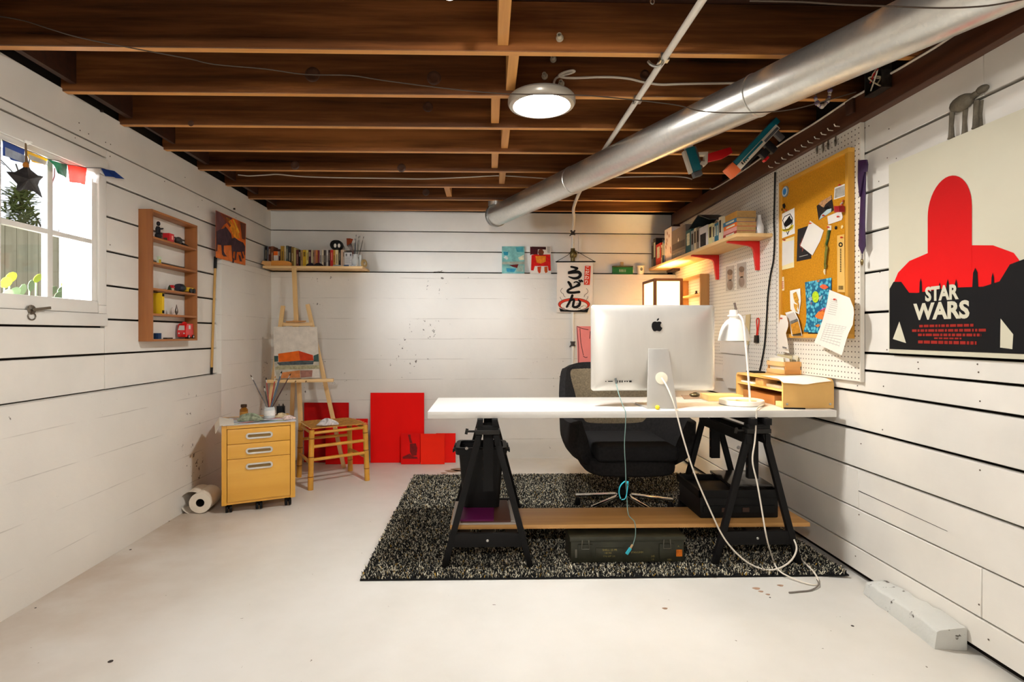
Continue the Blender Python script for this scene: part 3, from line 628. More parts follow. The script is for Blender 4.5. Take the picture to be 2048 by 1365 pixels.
MB().lathe([(.03, 0), (.055, .006), (.055, .03), (.034, .05)], (cx, cy, .075), Z_, 18).build('hub', CHROME, ch)
for an in (167, 219, 291, 352, 75):
    a_ = math.radians(an); d = Vector((math.cos(a_), math.sin(a_), 0)); p = Vector((cx, cy, .108)) + d * .05; q = Vector((cx, cy, .083)) + d * .315
    lg = MB().bar(p, q, .030, .018).build('base_leg', CHROME, ch, bevel=.006)
    MB().lathe([(.016, 0), (.02, .02), (.012, .05)], q - d * .015 - Z_ * .063, Z_, 12).build('glide', BLACKP, lg)

# ---- desktop computer
M0 = 2.872
im = thing('desktop_computer', 'large silver all-in-one computer seen from behind on the white desk', 'computer', (.868, 2.86, DESK))
ALU = mat('aluminium', (212, 208, 200), .34, .55, var=.05, vscale=9, stretch=(1, 1, .2)); x0, x1, z0, z1 = .541, 1.193, .866, 1.3155
def rr(u, t_, y, r=.018, n=0):
    return None
def rrect(x0, x1, z0, z1, y, r, n=5):
    return [Vector((cx_ + r * math.cos(a_), y, cz_ + r * math.sin(a_))) for cx_, cz_, a0 in ((x1 - r, z1 - r, 0), (x0 + r, z1 - r, 90), (x0 + r, z0 + r, 180), (x1 - r, z0 + r, 270)) for a_ in [math.radians(a0 + 90 * j / n) for j in range(n + 1)]]
rings = [rrect(x0, x1, z0, z1, 2.872, .016), rrect(x0, x1, z0, z1, 2.866, .016), rrect(x0 + .004, x1 - .004, z0 + .004, z1 - .004, 2.860, .018)]
for k in range(1, 9):
    e_ = .004 + .26 * (k / 8) ** 1.3; f_ = .5 * e_ / .26 * .40; rings.append(rrect(x0 + e_, x1 - e_, z0 + f_ * .9, z1 - f_ * .9, 2.860 - .030 * (1 - (1 - k / 8) ** 2.2), min(.018 + .05 * k / 8, .4 * (z1 - z0 - 1.8 * f_), .4 * (x1 - x0 - 2 * e_))))
loft(rings, 'back_shell', ALU, im)
MB().box((x0 + .004, 2.8725, z0 + .004), (x1 - .004, 2.876, z1 - .004)).build('screen', mat('dark_glass', (16, 16, 18), .08, var=0), im)
yb_ = 2.8292
def imp(px, py, y=yb_ - .0005): return atY(px, py, y)
lo = lambda P: [imp(1100 + x / 3.592, 580 + y / 3.592) for x, y in P]
lg = MB().extr(lo([(733, 245), (740, 232), (755, 227), (768, 231), (780, 228), (795, 229), (803, 238), (796, 245), (793, 256), (798, 268), (808, 274), (800, 290), (790, 299), (778, 297), (768, 294), (757, 299), (745, 297), (736, 283), (731, 265)]), (0, .002, 0)).extr(lo([(768, 222), (770, 210), (783, 203), (783, 214), (776, 222)]), (0, .002, 0)); lg.build('logo', INK, im)
for (px, py, w_, h_) in ((1212, 763.5, 1.6, 1.6), (1221, 763.5, 9, 1.2), (1235, 763.5, 1.8, 4), (1240, 763.5, 1.8, 4), (1244.5, 763.5, 1.8, 4), (1250, 763.5, 2.2, 2.2), (1254.5, 763.5, 2.2, 2.2), (1261, 763.5, 4.5, 3.2)):
    p = imp(px, py, 2.8365); MB().box((p.x - w_ * .0013, p.y - .0004, p.z - h_ * .0013), (p.x + w_ * .0013, p.y + .01, p.z + h_ * .0013)).build('port', INK, im)
NP = [atY(1297, 698, 2.826), atY(1337, 698, 2.826), atY(1355, 813, 2.77), atY(1294, 815, 2.77)]
NP[2].z = NP[3].z = DESK + .006; nn = (NP[1] - NP[0]).cross(NP[3] - NP[0]).normalized(); nn = nn if nn.y < 0 else -nn
st_ = MB().extr(NP, nn * -.007).extr([NP[0], NP[1], NP[1] + Vector((0, .03, .004)), NP[0] + Vector((0, .03, .004))], (0, 0, -.006))
st_.extr([Vector((NP[3].x, 2.771, DESK + .001)), Vector((NP[2].x, 2.771, DESK + .001)), Vector((NP[2].x + .008, 2.97, DESK + .001)), Vector((NP[3].x - .008, 2.97, DESK + .001))], (0, 0, .007)); st_.build('stand', mat('aluminium_stand', (198, 195, 188), .36, .6, var=.03), im, bevel=.002)
gp = hit(1323, 757, NP[0], nn); MB().lathe([(.0315, 0), (.0315, .003), (.028, .0035), (.0001, .0035)], gp, nn, 28).build('cord_grommet', mat('cream_plastic', (226, 216, 194), .5, var=.02), im)

def cable(name, label, pts, r, m, k=6, cat='cable', group=None, par=None):
    o = MB().tube(smoothpath(pts, k), r, 6).build(name, m, par)
    return tag(o, label, cat, group) if label else o
CW = mat('white_cable', (222, 212, 196), .5, var=.02); CT = mat('grey_green_cable', (118, 146, 140), .5, var=.1); TEAL = mat('teal_cable', (40, 170, 190), .45, var=.1)
fl = lambda px, py, z=.004: atZ(px, py, z)
pw = cable('power_cord', 'white power cord looping from the computer stand to the floor', [gp + nn * .004, atY(1333, 772, 2.745), atY(1345, 800, 2.70), atY(1352, 822, 2.686), atY(1365, 872, 2.665), atY(1388, 945, 2.655), atY(1420, 1020, 2.655), atY(1447, 1075, 2.655), atY(1480, 1114, 2.655), fl(1515, 1136, .024), fl(1550, 1140, .024), atY(1580, 1124, 2.66), atY(1593, 1100, 2.67), atY(1587, 1078, 2.71), atY(1574, 1055, 2.84), atY(1556, 1046, 2.92)], .0042, CW)
uc = cable('usb_cable', 'thin grey-green cable hanging over the front edge of the desk', [imp(1231, 762, 2.838), imp(1232, 766, 2.825), atY(1238, 790, 2.76), atY(1247, 815, 2.712), atY(1251, 825, 2.691), atY(1251, 850, 2.686), atY(1249, 890, 2.686), atY(1251, 935, 2.686), atY(1252, 965, 2.686), atY(1254, 1000, 2.69), atY(1257, 1030, 2.69), atY(1269, 1045, 2.69), atY(1271, 1070, 2.69), atY(1266, 1090, 2.69)], .0022, CT)
MB().bar(imp(1231, 757, 2.830), imp(1233, 768, 2.822), .007, .012).build('plug', mat('grey_plug', (96, 98, 96), .5), uc, bevel=.001)
MB().bar(atY(1265, 1090, 2.69), atY(1261, 1097, 2.69), .006, .008).build('cable_collar', mat('tan_plastic', (190, 160, 120), .5), uc); MB().bar(atY(1261, 1097, 2.69), atY(1253, 1109, 2.69), .010, .014).build('connector', TEAL, uc, bevel=.002)
MB().tube(smoothpath([atY(1250, 963, 2.686), atY(1241, 972, 2.68), atY(1238, 985, 2.68), atY(1241, 998, 2.68)], 6), .003, 6).tube(smoothpath([atY(1256, 965, 2.684), atY(1254, 985, 2.68), atY(1250, 998, 2.68), atY(1243, 1000, 2.68)], 6), .0025, 6).lathe([(.0001, 0), (.008, .002), (.008, .008), (.0001, .01)], atY(1253, 966, 2.686), X_, 10).build('knot', TEAL, uc)

# ---- things on the desk
def blk(name, label, cat, p0, p1, m, bev=.003, grp=None, **k):
    return tag(MB().box(p0, p1).build(name, m, bevel=bev, **k), label, cat, grp)
mp = MB().extr([onD(1368, 799), onD(1446, 797), onD(1436, 791), onD(1362, 792)], (0, 0, .003)).build('mouse_mat', mat('brown_mat', (150, 126, 104), .8), bevel=0); mp.location.z += .0006; tag(mp, 'thin brown mat on the desk behind the computer stand', 'mat')
p = onD(1389, 794, .004)
mo = thing('pebble_paperweight', 'small dark metal holder shaped like a pebble on the brown mat', 'holder', p)
b = MB().ball(p + Z_ * .012, (.032, .024, .0118), 18, 10); b.build('body', mat('bronze_metal', (112, 104, 78), .3, .7, var=.3, vscale=40), mo); MB().ball(p + Vector((.003, 0, .022)), (.014, .011, .006), 12, 8).build('knob', mat('dark_bronze', (70, 62, 48), .35, .7, var=.2), mo)
p = onD(1315, 820, .0); yb2 = tag(MB().ball(p + Z_ * .0118, .0115, 18, 12).build('rubber_ball', mat('yellow_rubber', (226, 206, 48), .5, var=.15, vscale=60)), 'small yellow ball on the front edge of the desk', 'ball')
LX, LY = 1.366, 2.93
dl = thing('desk_lamp', 'white desk lamp with a bell shade and a dished base', 'lamp', (LX, LY, DESK)); LW = mat('white_enamel', (240, 236, 228), .3, var=.01)
MB().lathe([(.108, 0), (.113, .004), (.113, .026), (.110, .028), (.107, .024), (.106, .008), (.0001, .008)], (LX, LY, DESK + .0004), Z_, 40).build('base', LW, dl)
MB().tube(smoothpath([atY(1500, 804, LY - .06), atY(1498, 770, LY - .075), atY(1493, 705, LY - .092), atY(1488, 655, LY - .085), atY(1484, 637, LY - .06), atY(1477, 630, LY - .02), atY(1469, 629, LY)], 5), .0055, 10).build('stem', LW, dl)
sp_ = atY(1468, 682, LY)
MB().lathe([(.081, 0), (.081, .003), (.079, .012), (.072, .05), (.058, .085), (.040, .108), (.026, .118), (.026, .128), (.034, .132), (.034, .138), (.024, .14), (.024, .165), (.0001, .167), (.0001, .160), (.02, .135), (.02, .115), (.055, .08), (.069, .048), (.0775, .004), (.081, 0)], sp_, Z_, 32, False).build('shade', LW, dl)
MB().bar(sp_ + Vector((.012, 0, .16)), sp_ + Vector((.002, 0, .205)), .008, .010).build('switch', mat('steel_switch', (150, 146, 138), .3, .8), dl)
MB().ball(sp_ + Z_ * .05, .022, 14, 10).build('bulb', mat('lamp_bulb_glow', (255, 244, 220), .5, var=0, emit=((1, .8, .5), LAMP_DESK)), dl)
cable('lamp_cord', 'white lamp cord hanging from the desk and curling on the floor', [(LX + .09, LY - .065, DESK + .01), atY(1514, 818, 2.70), atY(1513, 830, 2.688), atY(1510, 880, 2.684), atY(1505, 922, 2.682), atY(1514, 965, 2.68), atY(1522, 1010, 2.67), atY(1533, 1075, 2.66), fl(1545, 1117, .03), fl(1556, 1140, .026), fl(1580, 1155, .012), fl(1618, 1169, .005), fl(1636, 1168, .005), fl(1630, 1148, .02), fl(1606, 1123, .026), fl(1590, 1105, .026)], .0038, CW)
cable('grey_lead', 'grey lead lying on the floor in front of the rug corner', [fl(1634, 1160, .009), fl(1637, 1171, .0095), fl(1622, 1181, .0045), fl(1598, 1184, .0045), fl(1578, 1186, .0045)], .0035, mat('grey_cable', (120, 112, 104), .6))
slab('notebook', 'thin pale notebook lying in the dish of the desk lamp base', 'notebook', LX - .06, LX + .075, LY - .06, LY + .055, DESK + .0088, DESK + .018, mat('pale_wood_card', (228, 194, 138), .6), 'pale cards by the desk lamp', -.2)
slab('card_stack', 'cream card stack on top of the notebook in the lamp base', 'cards', LX - .02, LX + .06, LY - .045, LY + .02, DESK + .0186, DESK + .026, mat('cream_card', (236, 212, 166), .6), 'pale cards by the desk lamp', .15)
a_ = onD(1435, 801)
slab('wooden_tray', 'shallow pale wooden tray behind the desk lamp base', 'tray', 1.245, 1.44, 3.06, 3.2, DESK + .001, DESK + .034, wood('pale_tray_wood', (216, 170, 104), (236, 196, 132), .5, 0), None, -.05)

# ---- desk organiser
PLY = mat('birch_ply', (222, 178, 108), .5, var=.08, vscale=5, stretch=(1, .2, 1)); PLYI = mat('birch_ply_inside', (206, 152, 88), .5, var=.08)
og = thing('desk_organiser', 'bent plywood desk organiser with two open tiers against the wall', 'organiser', (1.63, 3.03, DESK)); ox0, ox1, oy0, oy1, oz = 1.505, 1.768, 2.768, 3.30, .934
def uprof(d, n=6, r=.03):
    pts = [(oy0 + d, DESK + .001)]; r_ = r - d
    pts += [(oy0 + r + r_ * math.cos(t), oz - r + r_ * math.sin(t)) for t in [math.pi - k * math.pi / 2 / n for k in range(n + 1)]]
    pts += [(oy1 - r + r_ * math.cos(t), oz - r + r_ * math.sin(t)) for t in [math.pi / 2 - k * math.pi / 2 / n for k in range(n + 1)]]
    return pts + [(oy1 - d, DESK + .001)]
o_, i_ = uprof(0), uprof(.012); b = MB()
for k in range(len(o_) - 1): b.extr([(ox0, *o_[k]), (ox0, *o_[k + 1]), (ox0, *i_[k + 1]), (ox0, *i_[k])], (ox1 - ox0, 0, 0))
b.build('frame', PLY, og); MB().box((ox0 + .002, oy0 + .013, .868), (ox1, oy1 - .013, .877)).build('shelf', PLY, og); MB().box((ox1 - .008, oy0 + .013, DESK + .002), (ox1 - .001, oy1 - .013, .867)).build('back_panel', PLYI, og)
for x in (ox0 + .02, ox1 - .02): MB().lathe([(.006, 0), (.006, .002), (.003, .003)], (x, oy0 - .0002, DESK + .022), -Y_, 12).build('screw', STEEL, og)
blk('card_box', 'small pale wooden card box in the upper tier of the organiser', 'box', (1.52, 3.00, .8775), (1.60, 3.09, .915), PINE, .002)
slab('paper_bundle', 'bundle of grey papers in the upper tier of the organiser', 'papers', 1.53, 1.72, 2.80, 2.98, .8775, .893, mat('greyish_paper', (196, 188, 176), .8, var=.1), None, .1)
slab('envelope_stack', 'stack of white envelopes at the far end of the upper tier', 'papers', 1.52, 1.74, 3.11, 3.27, .8775, .886, PAPER, None, -.05)
slab('wooden_block', 'small wooden block in the lower tier of the organiser', 'block', 1.515, 1.575, 2.80, 2.86, DESK + .001, DESK + .028, PINEY)
slab('wooden_slat_tray', 'brown wooden tray pushed into the lower tier of the organiser', 'tray', 1.53, 1.74, 2.90, 3.26, DESK + .001, DESK + .05, wood('tray_brown', (168, 106, 52), (196, 134, 74), .5, 1))
pk_ = onD(1573, 816); tag(MB().bar((1.50, 2.752, DESK + .004), (1.60, 2.735, DESK + .004), .009, .007).build('marker_pen', BLACKP, bevel=.002), 'black pen lying in front of the organiser', 'pen')
ps = MB().grid(lambda u, t_: (1.50 + .265 * u - .02 * t_, 2.99 - .27 * t_ + .03 * u, .9355 + (-.035 * max(0, t_ - .80) / .2 * (1 - abs(u - .45) * 1.2) + .008 * math.sin(3 * u) * t_)), 10, 12).build('paper_sheet', PAPER); tag(ps, 'white sheet of paper curling over the front edge of the organiser', 'paper')
slab('smartphone', 'dark flat phone on top of the organiser', 'phone', 1.56, 1.63, 3.19, 3.285, .9345, .943, BLACKP)
pc = thing('pine_crate', 'small slatted pine crate of letters on top of the organiser', 'crate', (1.73, 3.14, .9352)); kx0, kx1, ky0, ky1, kz = 1.668, 1.754, 3.045, 3.24, .936
CRW = wood('crate_pine', (196, 136, 70), (220, 164, 96), .5, 0)
MB().box((kx0, ky0, kz), (kx1, ky0 + .009, kz + .072)).build('end_panel', CRW, pc, bevel=.001); MB().box((kx0, ky1 - .009, kz), (kx1, ky1, kz + .072)).build('end_panel', CRW, pc, bevel=.001)
for zz in (0, .044): MB().box((kx0 - .006, ky0, kz + zz), (kx0 - .0005, ky1, kz + zz + .026)).build('slat', PINEY, pc, bevel=.001); MB().box((kx1 + .0005, ky0, kz + zz), (kx1 + .006, ky1, kz + zz + .026)).build('slat', PINEY, pc, bevel=.001)
MB().box((kx0, ky0 + .009, kz), (kx1, ky1 - .009, kz + .005)).build('bottom', PINEY, pc)
rn = random.Random(4)
for k in range(7):
    x = kx0 + .01 + k * .011; s_ = rn.uniform(-.02, .02); c_ = [(236, 230, 214), (214, 200, 170), (190, 176, 140), (240, 236, 228), (176, 160, 120), (226, 216, 190), (206, 190, 150)][k]
    o = MB().extr([(x, ky0 + .015, kz + .006), (x, ky1 - .015, kz + .006), (x + s_, ky1 - .02, kz + .085 + rn.uniform(0, .03)), (x + s_, ky0 + .02, kz + .08 + rn.uniform(0, .03))], (.003, 0, 0)).build('letter', mat('letter_paper_%d' % k, c_, .8, var=.04)); tag(o, '%s folded letter from the left in the pine crate' % ORD[k], 'letter', 'letters in the pine crate')
# ---- papers leaning at the pegboard behind the lamp are in the wall section

# ================================================================ PAPER LANTERN and little shelf behind the computer
lx0, lx1, ly0, ly1, lz = 1.394, 1.613, 4.55, 4.87, 1.626; lb = 1.10
ln_ = thing('paper_lantern', 'tall square wood and paper lantern glowing behind the computer', 'lantern', (1.46, 4.69, 0))
LW2 = wood('lantern_wood', (126, 72, 32), (156, 96, 46), .5, 2)
for x in (lx0, lx1): 
    for y in (ly0, ly1): MB().box((x - .012, y - .012, lb), (x + .012, y + .012, lz)).build('post', LW2, ln_, bevel=.002)
MB().lathe([(.11, .001), (.11, .02), (.018, .03), (.016, lb), (.12, lb + .002), (.12, lb + .012)], (1.44, 4.71, 0), Z_, 24).build('stand', LW2, ln_)
for z in (lb, lz - .022):
    for y in (ly0, ly1): MB().box((lx0 + .012, y - .009, z), (lx1 - .012, y + .009, z + .022)).build('rail', LW2, ln_)
    for x in (lx0, lx1): MB().box((x - .009, ly0 + .012, z), (x + .009, ly1 - .012, z + .022)).build('rail', LW2, ln_)
LPAP = mat('lantern_paper', (255, 240, 205), .9, var=0, emit=((1, .66, .28), 1.25))
for y in (ly0, ly1): MB().box((lx0 + .012, y - .002, lb + .0225), (lx1 - .012, y + .002, lz - .0225)).build('paper_panel', LPAP, ln_)
for x in (lx0, lx1): MB().box((x - .002, ly0 + .012, lb + .0225), (x + .002, ly1 - .012, lz - .0225)).build('paper_panel', LPAP, ln_)
MB().ball((1.50, 4.71, 1.40), .04, 14, 10).build('bulb', mat('lantern_bulb', (255, 240, 210), .5, var=0, emit=((1, .74, .40), LAMP_LANTERN * 8)), ln_)
sb = thing('cubby_shelf', 'small open pine cubby shelf fixed to the pegboard beside the lantern', 'shelf', (1.72, 4.2, 1.2)); sx = 1.69
cy0, cy1 = 4.33, 4.80; z0, z1 = 1.25, 1.642
SW = wood('cubby_wood', (150, 98, 46), (186, 132, 70), .5, 2)
MB().box((sx, cy0, z0), (1.762, cy0 + .016, z1)).build('side', SW, sb); MB().box((sx, cy1 - .016, z0), (1.762, cy1, z1)).build('side', SW, sb)
for z in (z0, 1.475, z1 - .014): MB().box((sx, cy0 + .016, z), (1.762, cy1 - .016, z + .014)).build('shelf_board', wood('cubby_wood_flat', (206, 156, 92), (228, 182, 116), .5, 1), sb)
for k, y in enumerate((4.42, 4.52)): tag(MB().lathe([(.012, 0), (.013, .012), (.006, .02), (.009, .03), (.0001, .034)], (1.73, y, 1.4895), Z_, 12).build('trinket', mat('dark_trinket', (54, 40, 32), .5)), 'tiny dark trinket on the cubby shelf, %s from the camera' % ('nearer' if k == 0 else 'farther'), 'trinket', 'trinkets on the cubby shelf')

# ================================================================ BACK LEFT CORNER
# ---- easel
ea = thing('easel', 'pine tripod easel standing in the back corner', 'easel', (-1.6, 4.75, 0))
ELt, ELb, ERt, ERb = atY(566, 612, 4.80), Vector((-1.86, 4.56, .009)), atY(615, 609, 4.86), Vector((-1.243, 4.80, 0))
MB().bar(ELb, ELt, .034, .018, Y_).build('leg', PINEZ, ea, bevel=.002); MB().bar(ERb, ERt, .034, .018, Y_).build('leg', PINEZ, ea, bevel=.002)
MB().bar(atY(588, 534, 4.838), atY(602, 862, 4.79), .038, .02, Y_).build('mast', PINEZ, ea, bevel=.004)
MB().bar(atY(590, 640, 4.85), Vector((-1.76, 4.95, .002)), .034, .018, Y_).build('rear_leg', PINEZ, ea, bevel=.002)
MB().bar(atY(564, 649, 4.79), atY(626, 649, 4.84), .02, .03, Z_).build('crossbar', PINE, ea, bevel=.002)
MB().bar(atY(534, 763, 4.635), atY(667, 761, 4.70), .055, .026, Z_).build('ledge', PINE, ea, bevel=.003)
MB().bar(atY(573, 644, 4.79), atY(611, 643, 4.80), .045, .012, Z_).build('top_clamp', wood('clamp_wood', (176, 120, 60), (200, 144, 80), .5, 0), ea, bevel=.002)
b = MB(); 
for px in (590, 611): p = atY(px, 765, 4.615); b.tube(smoothpath([p, p + Vector((.006, -.006, .012)), p + Vector((.012, -.004, .006))], 4), .0025, 5)
b.build('hook', mat('dark_hook', (80, 56, 34), .5), ea)
# painting on the easel
PY = 4.625
def cv(name, label, quad, th, m, grp=None, side=None):
    """canvas: four world corners (TL,TR,BR,BL) of its face, depth th away from the viewer"""
    t = thing(name, label, 'painting', (quad[3] + quad[2]) / 2, 0, grp); n = (quad[1] - quad[0]).cross(quad[3] - quad[0]).normalized(); n = n if n.y < 0 else -n
    MB().extr(quad, n * -th).build('stretched_canvas', side or m, t, bevel=.001, smooth=False); return t, n
q = [atY(547, 654, PY + .04), atY(634, 654, PY + .075), atY(639, 756, PY + .035), atY(549, 758, PY)]
SKY = mat('sky_paint', (206, 196, 182), .6, var=.1, vscale=22, bump=.2, bscale=60)
pt, pn = cv('easel_painting', 'painting of an orange-red barge on water, standing on the easel', q, .018, SKY)
def pd(name, P, m, k=1, sc=9.75, o=(540, 640)):
    return sheet(name, [hit(o[0] + x / sc, o[1] + y / sc, q[0] + pn * (.0006 * k), pn) for x, y in P], pn, .0004, m, pt)
DK = mat('dark_teal_paint', (54, 78, 74), .6, var=.3, vscale=40)
pd('hills', [(80, 705), (160, 705), (160, 815), (85, 820)], DK); pd('hills', [(850, 700), (945, 662), (955, 818), (850, 820)], DK)
pd('water', [(88, 818), (958, 818), (975, 1130), (130, 1150), (98, 1000)], mat('water_paint', (176, 168, 152), .6, var=.25, vscale=18), 1.2)
pd('barge_side', [(160, 662), (560, 605), (590, 800), (170, 825)], mat('orange_paint', (214, 96, 18), .6, var=.15, vscale=20), 2); pd('barge_end', [(560, 605), (835, 690), (850, 795), (590, 800)], mat('red_orange_paint', (190, 56, 14), .6, var=.2, vscale=20), 2)
pd('hull', [(130, 835), (585, 795), (855, 800), (840, 870), (185, 890)], mat('slate_paint', (70, 78, 80), .6, var=.4, vscale=40), 2.5)
pd('bank', [(95, 935), (170, 890), (960, 885), (962, 955), (100, 975)], mat('olive_bank_paint', (158, 150, 118), .6, var=.35, vscale=50), 3); pd('reflection', [(230, 1030), (585, 985), (590, 1130), (200, 1145)], mat('orange_reflection', (196, 124, 70), .6, var=.25, vscale=30), 3.5); pd('reflection', [(590, 990), (830, 985), (820, 1110), (600, 1130)], mat('brown_reflection', (150, 104, 90), .6, var=.3, vscale=30), 3.5)
# ---- canvases on the floor
REDS = mat('bright_red_canvas', (236, 14, 8), .85, var=.04, vscale=4); DRED = mat('dark_red_canvas', (172, 4, 4), .8, var=.35, vscale=5); ORED = mat('orange_red_canvas', (240, 38, 12), .85, var=.04); MRED = mat('mid_red_canvas', (222, 12, 8), .85, var=.08)
def lean(name, label, x0, x1, ytop, yb, grp, m, Yb=None, gap=.02, th=.018):
    bl, br = atZ(x0, yb, .001), atZ(x1, yb, .001); Yb = Yb or (bl.y + br.y) / 2
    bl, br = atY(x0, yb, Yb), atY(x1, yb, Yb); bl.z = br.z = .002; xm = (bl.x + br.x) / 2; Yt = backY(xm) - gap - th; tl, tr_ = atY(x0, ytop, Yt), atY(x1, ytop, Yt)
    return cv(name, label, [tl, tr_, br, bl], th, m, grp)
G_ = 'red canvases leaning on the back wall'
lean('red_canvas', 'dark red canvas leaning behind the bamboo stool, hindmost of two', 608, 697, 806, 921, G_, DRED, 5.0, .012)
lean('red_canvas', 'red canvas leaning behind the bamboo stool, in front of the dark red one', 651, 735, 838, 930, G_, MRED, 4.93, .06)
lean('red_canvas', 'largest bright red canvas leaning alone in the middle of the row', 741, 848, 786, 926, G_, REDS, 4.98, .01)
t, n_ = lean('red_canvas', 'small red canvas with a dark red figure in front of the largest', 802, 840, 867, 928, G_, MRED, 4.915, .11)
q2 = lambda P, k: [hit(560 + x / 3.792, 640 + y / 3.792, Vector(t.location) + n_ * .0006 * k, n_) for x, y in P]
FG = mat('dark_red_figure', (120, 12, 10), .6, var=.3, vscale=60)
t.location = t.location
for P in ([(970, 872), (990, 870), (993, 900), (1005, 935), (985, 935), (978, 905)], [(985, 940), (1030, 938), (1042, 975), (1036, 1030), (1000, 1035), (985, 1000)], [(930, 1040), (985, 1015), (1000, 1035), (1040, 1040), (1044, 1055), (930, 1055)]): sheet('figure', q2(P, 1), n_, .0004, FG, t)
lean('red_canvas', 'red canvas at the right end of the row, half behind the orange-red one', 872, 911, 867, 925, G_, mat('scarlet_canvas', (232, 24, 12), .85), 4.97, .03); lean('red_canvas', 'plain orange-red canvas in front at the right end of the row', 841, 889, 868, 929, G_, ORED, 4.91, .12)

# ---- bamboo stool and rag
BAM = mat('bamboo', (206, 148, 52), .4, var=.16, vscale=9); BAMN = mat('bamboo_node', (140, 88, 34), .5, var=.2)
bs = thing('bamboo_stool', 'low bamboo stool with a frayed woven seat', 'stool', (-1.25, 4.42, 0))
FL0, FR0, RR0, RL0 = Vector((-1.32, 4.13, 0)), Vector((-.955, 4.39, 0)), Vector((-1.165, 4.70, 0)), Vector((-1.53, 4.50, 0)); ctr = (FL0 + FR0 + RR0 + RL0) / 4
TOPS = []
for p in (FL0, FR0, RR0, RL0):
    q3 = p.lerp(Vector((ctr.x, ctr.y, 0)), .06); q3.z = .442; TOPS.append(q3)
    lgb = MB().tube([p.lerp(q3, k / 8) for k in range(9)], [.021, .0205, .021, .02, .0205, .02, .0205, .02, .0195], 12).build('leg', BAM, bs); b = MB()
    for k in (.22, .55, .86): b.lathe([(.0205, -.004), (.0228, 0), (.0205, .004)], p.lerp(q3, k), q3 - p, 12)
    b.build('node', BAMN, lgb)
def rung(a, c, f, r=.012): MB().tube([TOPS[a].lerp((FL0, FR0, RR0, RL0)[a], f), TOPS[c].lerp((FL0, FR0, RR0, RL0)[c], f)], r, 10).build('rung', BAM, bs)
for a, c in ((0, 1), (1, 2), (2, 3), (3, 0)): rung(a, c, .05, .011)
rung(0, 1, .28); rung(0, 1, .50); rung(1, 2, .58); rung(2, 3, .3); rung(3, 0, .56)
SEAT = mat('woven_tan_seat', (186, 130, 60), .8, var=.3, vscale=40, bump=.5, bscale=200)
def seat(u, t_): 
    a_ = TOPS[0].lerp(TOPS[1], u); c_ = TOPS[3].lerp(TOPS[2], u); p = a_.lerp(c_, t_); return p + Z_ * (.012 - .022 * math.sin(math.pi * u) * math.sin(math.pi * t_) + .004 * random.random())
MB().grid(seat, 12, 12, (0, 0, -.008)).build('seat', SEAT, bs)
b = MB(); rn = random.Random(6)
for k in range(46):
    u = rn.random(); e0 = TOPS[1].lerp(TOPS[2], u) if k % 2 else TOPS[0].lerp(TOPS[3], u); d = Vector((.03 if k % 2 else -.02, -.008, rn.uniform(-.006, .014))); b.tube([e0 + Z_ * .008, e0 + Z_ * .012 + d * rn.uniform(.3, 1)], .0016, 4)
b.build('fringe', mat('frayed_fibre', (214, 176, 116), .8, var=.2), bs, kind='stuff')
def crumple(name, label, c, rx, ry, rz_, m, seed, cat='rag', n=22, group=None):
    rn = random.Random(seed); ph = [rn.uniform(0, 6.28) for _ in range(8)]
    def f(u, t_):
        a_ = 2 * math.pi * u; th = math.pi * .5 * t_; k = 1 + .28 * math.sin(3 * a_ + ph[0]) * math.sin(th) + .18 * math.sin(5 * a_ + ph[1] + 4 * t_) + .10 * math.sin(9 * a_ + ph[2] + 7 * t_)
        return Vector(c) + Vector((rx * math.cos(a_) * math.sin(th) * k, ry * math.sin(a_) * math.sin(th) * k, rz_ * max(0, math.cos(th)) * (1 + .35 * math.sin(4 * a_ + ph[3] + 3 * t_)) + .0008))
    return tag(MB().grid(f, n * 2, n // 2, (0, 0, .0012)).build(name, m), label, cat, group)
RAG = mat('paint_stained_rag', (206, 200, 198), .9, var=.35, vscale=24, bump=.5, bscale=60)
rc = seat(.42, .3); crumple('paint_rag', 'white rag smudged with grey paint on the bamboo stool seat', rc + Z_ * .014 + Vector((-.03, -.01, 0)), .066, .052, .036, RAG, 3)
# ---- rolling drawer cabinet
RZ = math.radians(25.5); CO = Vector((-1.497, 3.645, 0)); ca, sa = math.cos(RZ), math.sin(RZ); CXV, CYV = Vector((ca, sa, 0)), Vector((-sa, ca, 0))
def cp(x, y, z): return CO + CXV * x + CYV * y + Z_ * z
cab = thing('drawer_cabinet', 'yellow maple three-drawer cabinet on casters by the left wall', 'cabinet', CO, RZ)
MAP = wood('maple_veneer', (206, 146, 44), (222, 166, 66), .38, 0, 12, .05, coat=.2); MAPZ = wood('maple_veneer_upright', (206, 146, 44), (224, 168, 68), .38, 2, 12, .05)
def cbx(name, x0, x1, y0, y1, z0, z1, m, par=None, bev=.002):
    return MB().obox(cp((x0 + x1) / 2, (y0 + y1) / 2, (z0 + z1) / 2), CXV * ((x1 - x0) / 2), CYV * ((y1 - y0) / 2), Z_ * ((z1 - z0) / 2)).build(name, m, par or cab, bevel=bev)
W = .222; cbx('side', -W, -W + .030, 0, .42, .062, .575, MAPZ); cbx('side', W - .030, W, 0, .42, .062, .575, MAPZ); cbx('back', -W + .03, W - .03, .408, .42, .062, .56, MAP); cbx('bottom', -W + .03, W - .03, .01, .408, .062, .078, MAP); cbx('top', -W + .030, W - .030, -.0, .408, .551, .575, MAP)
HB = mat('handle_metal', (212, 208, 200), .32, .6, var=.03)
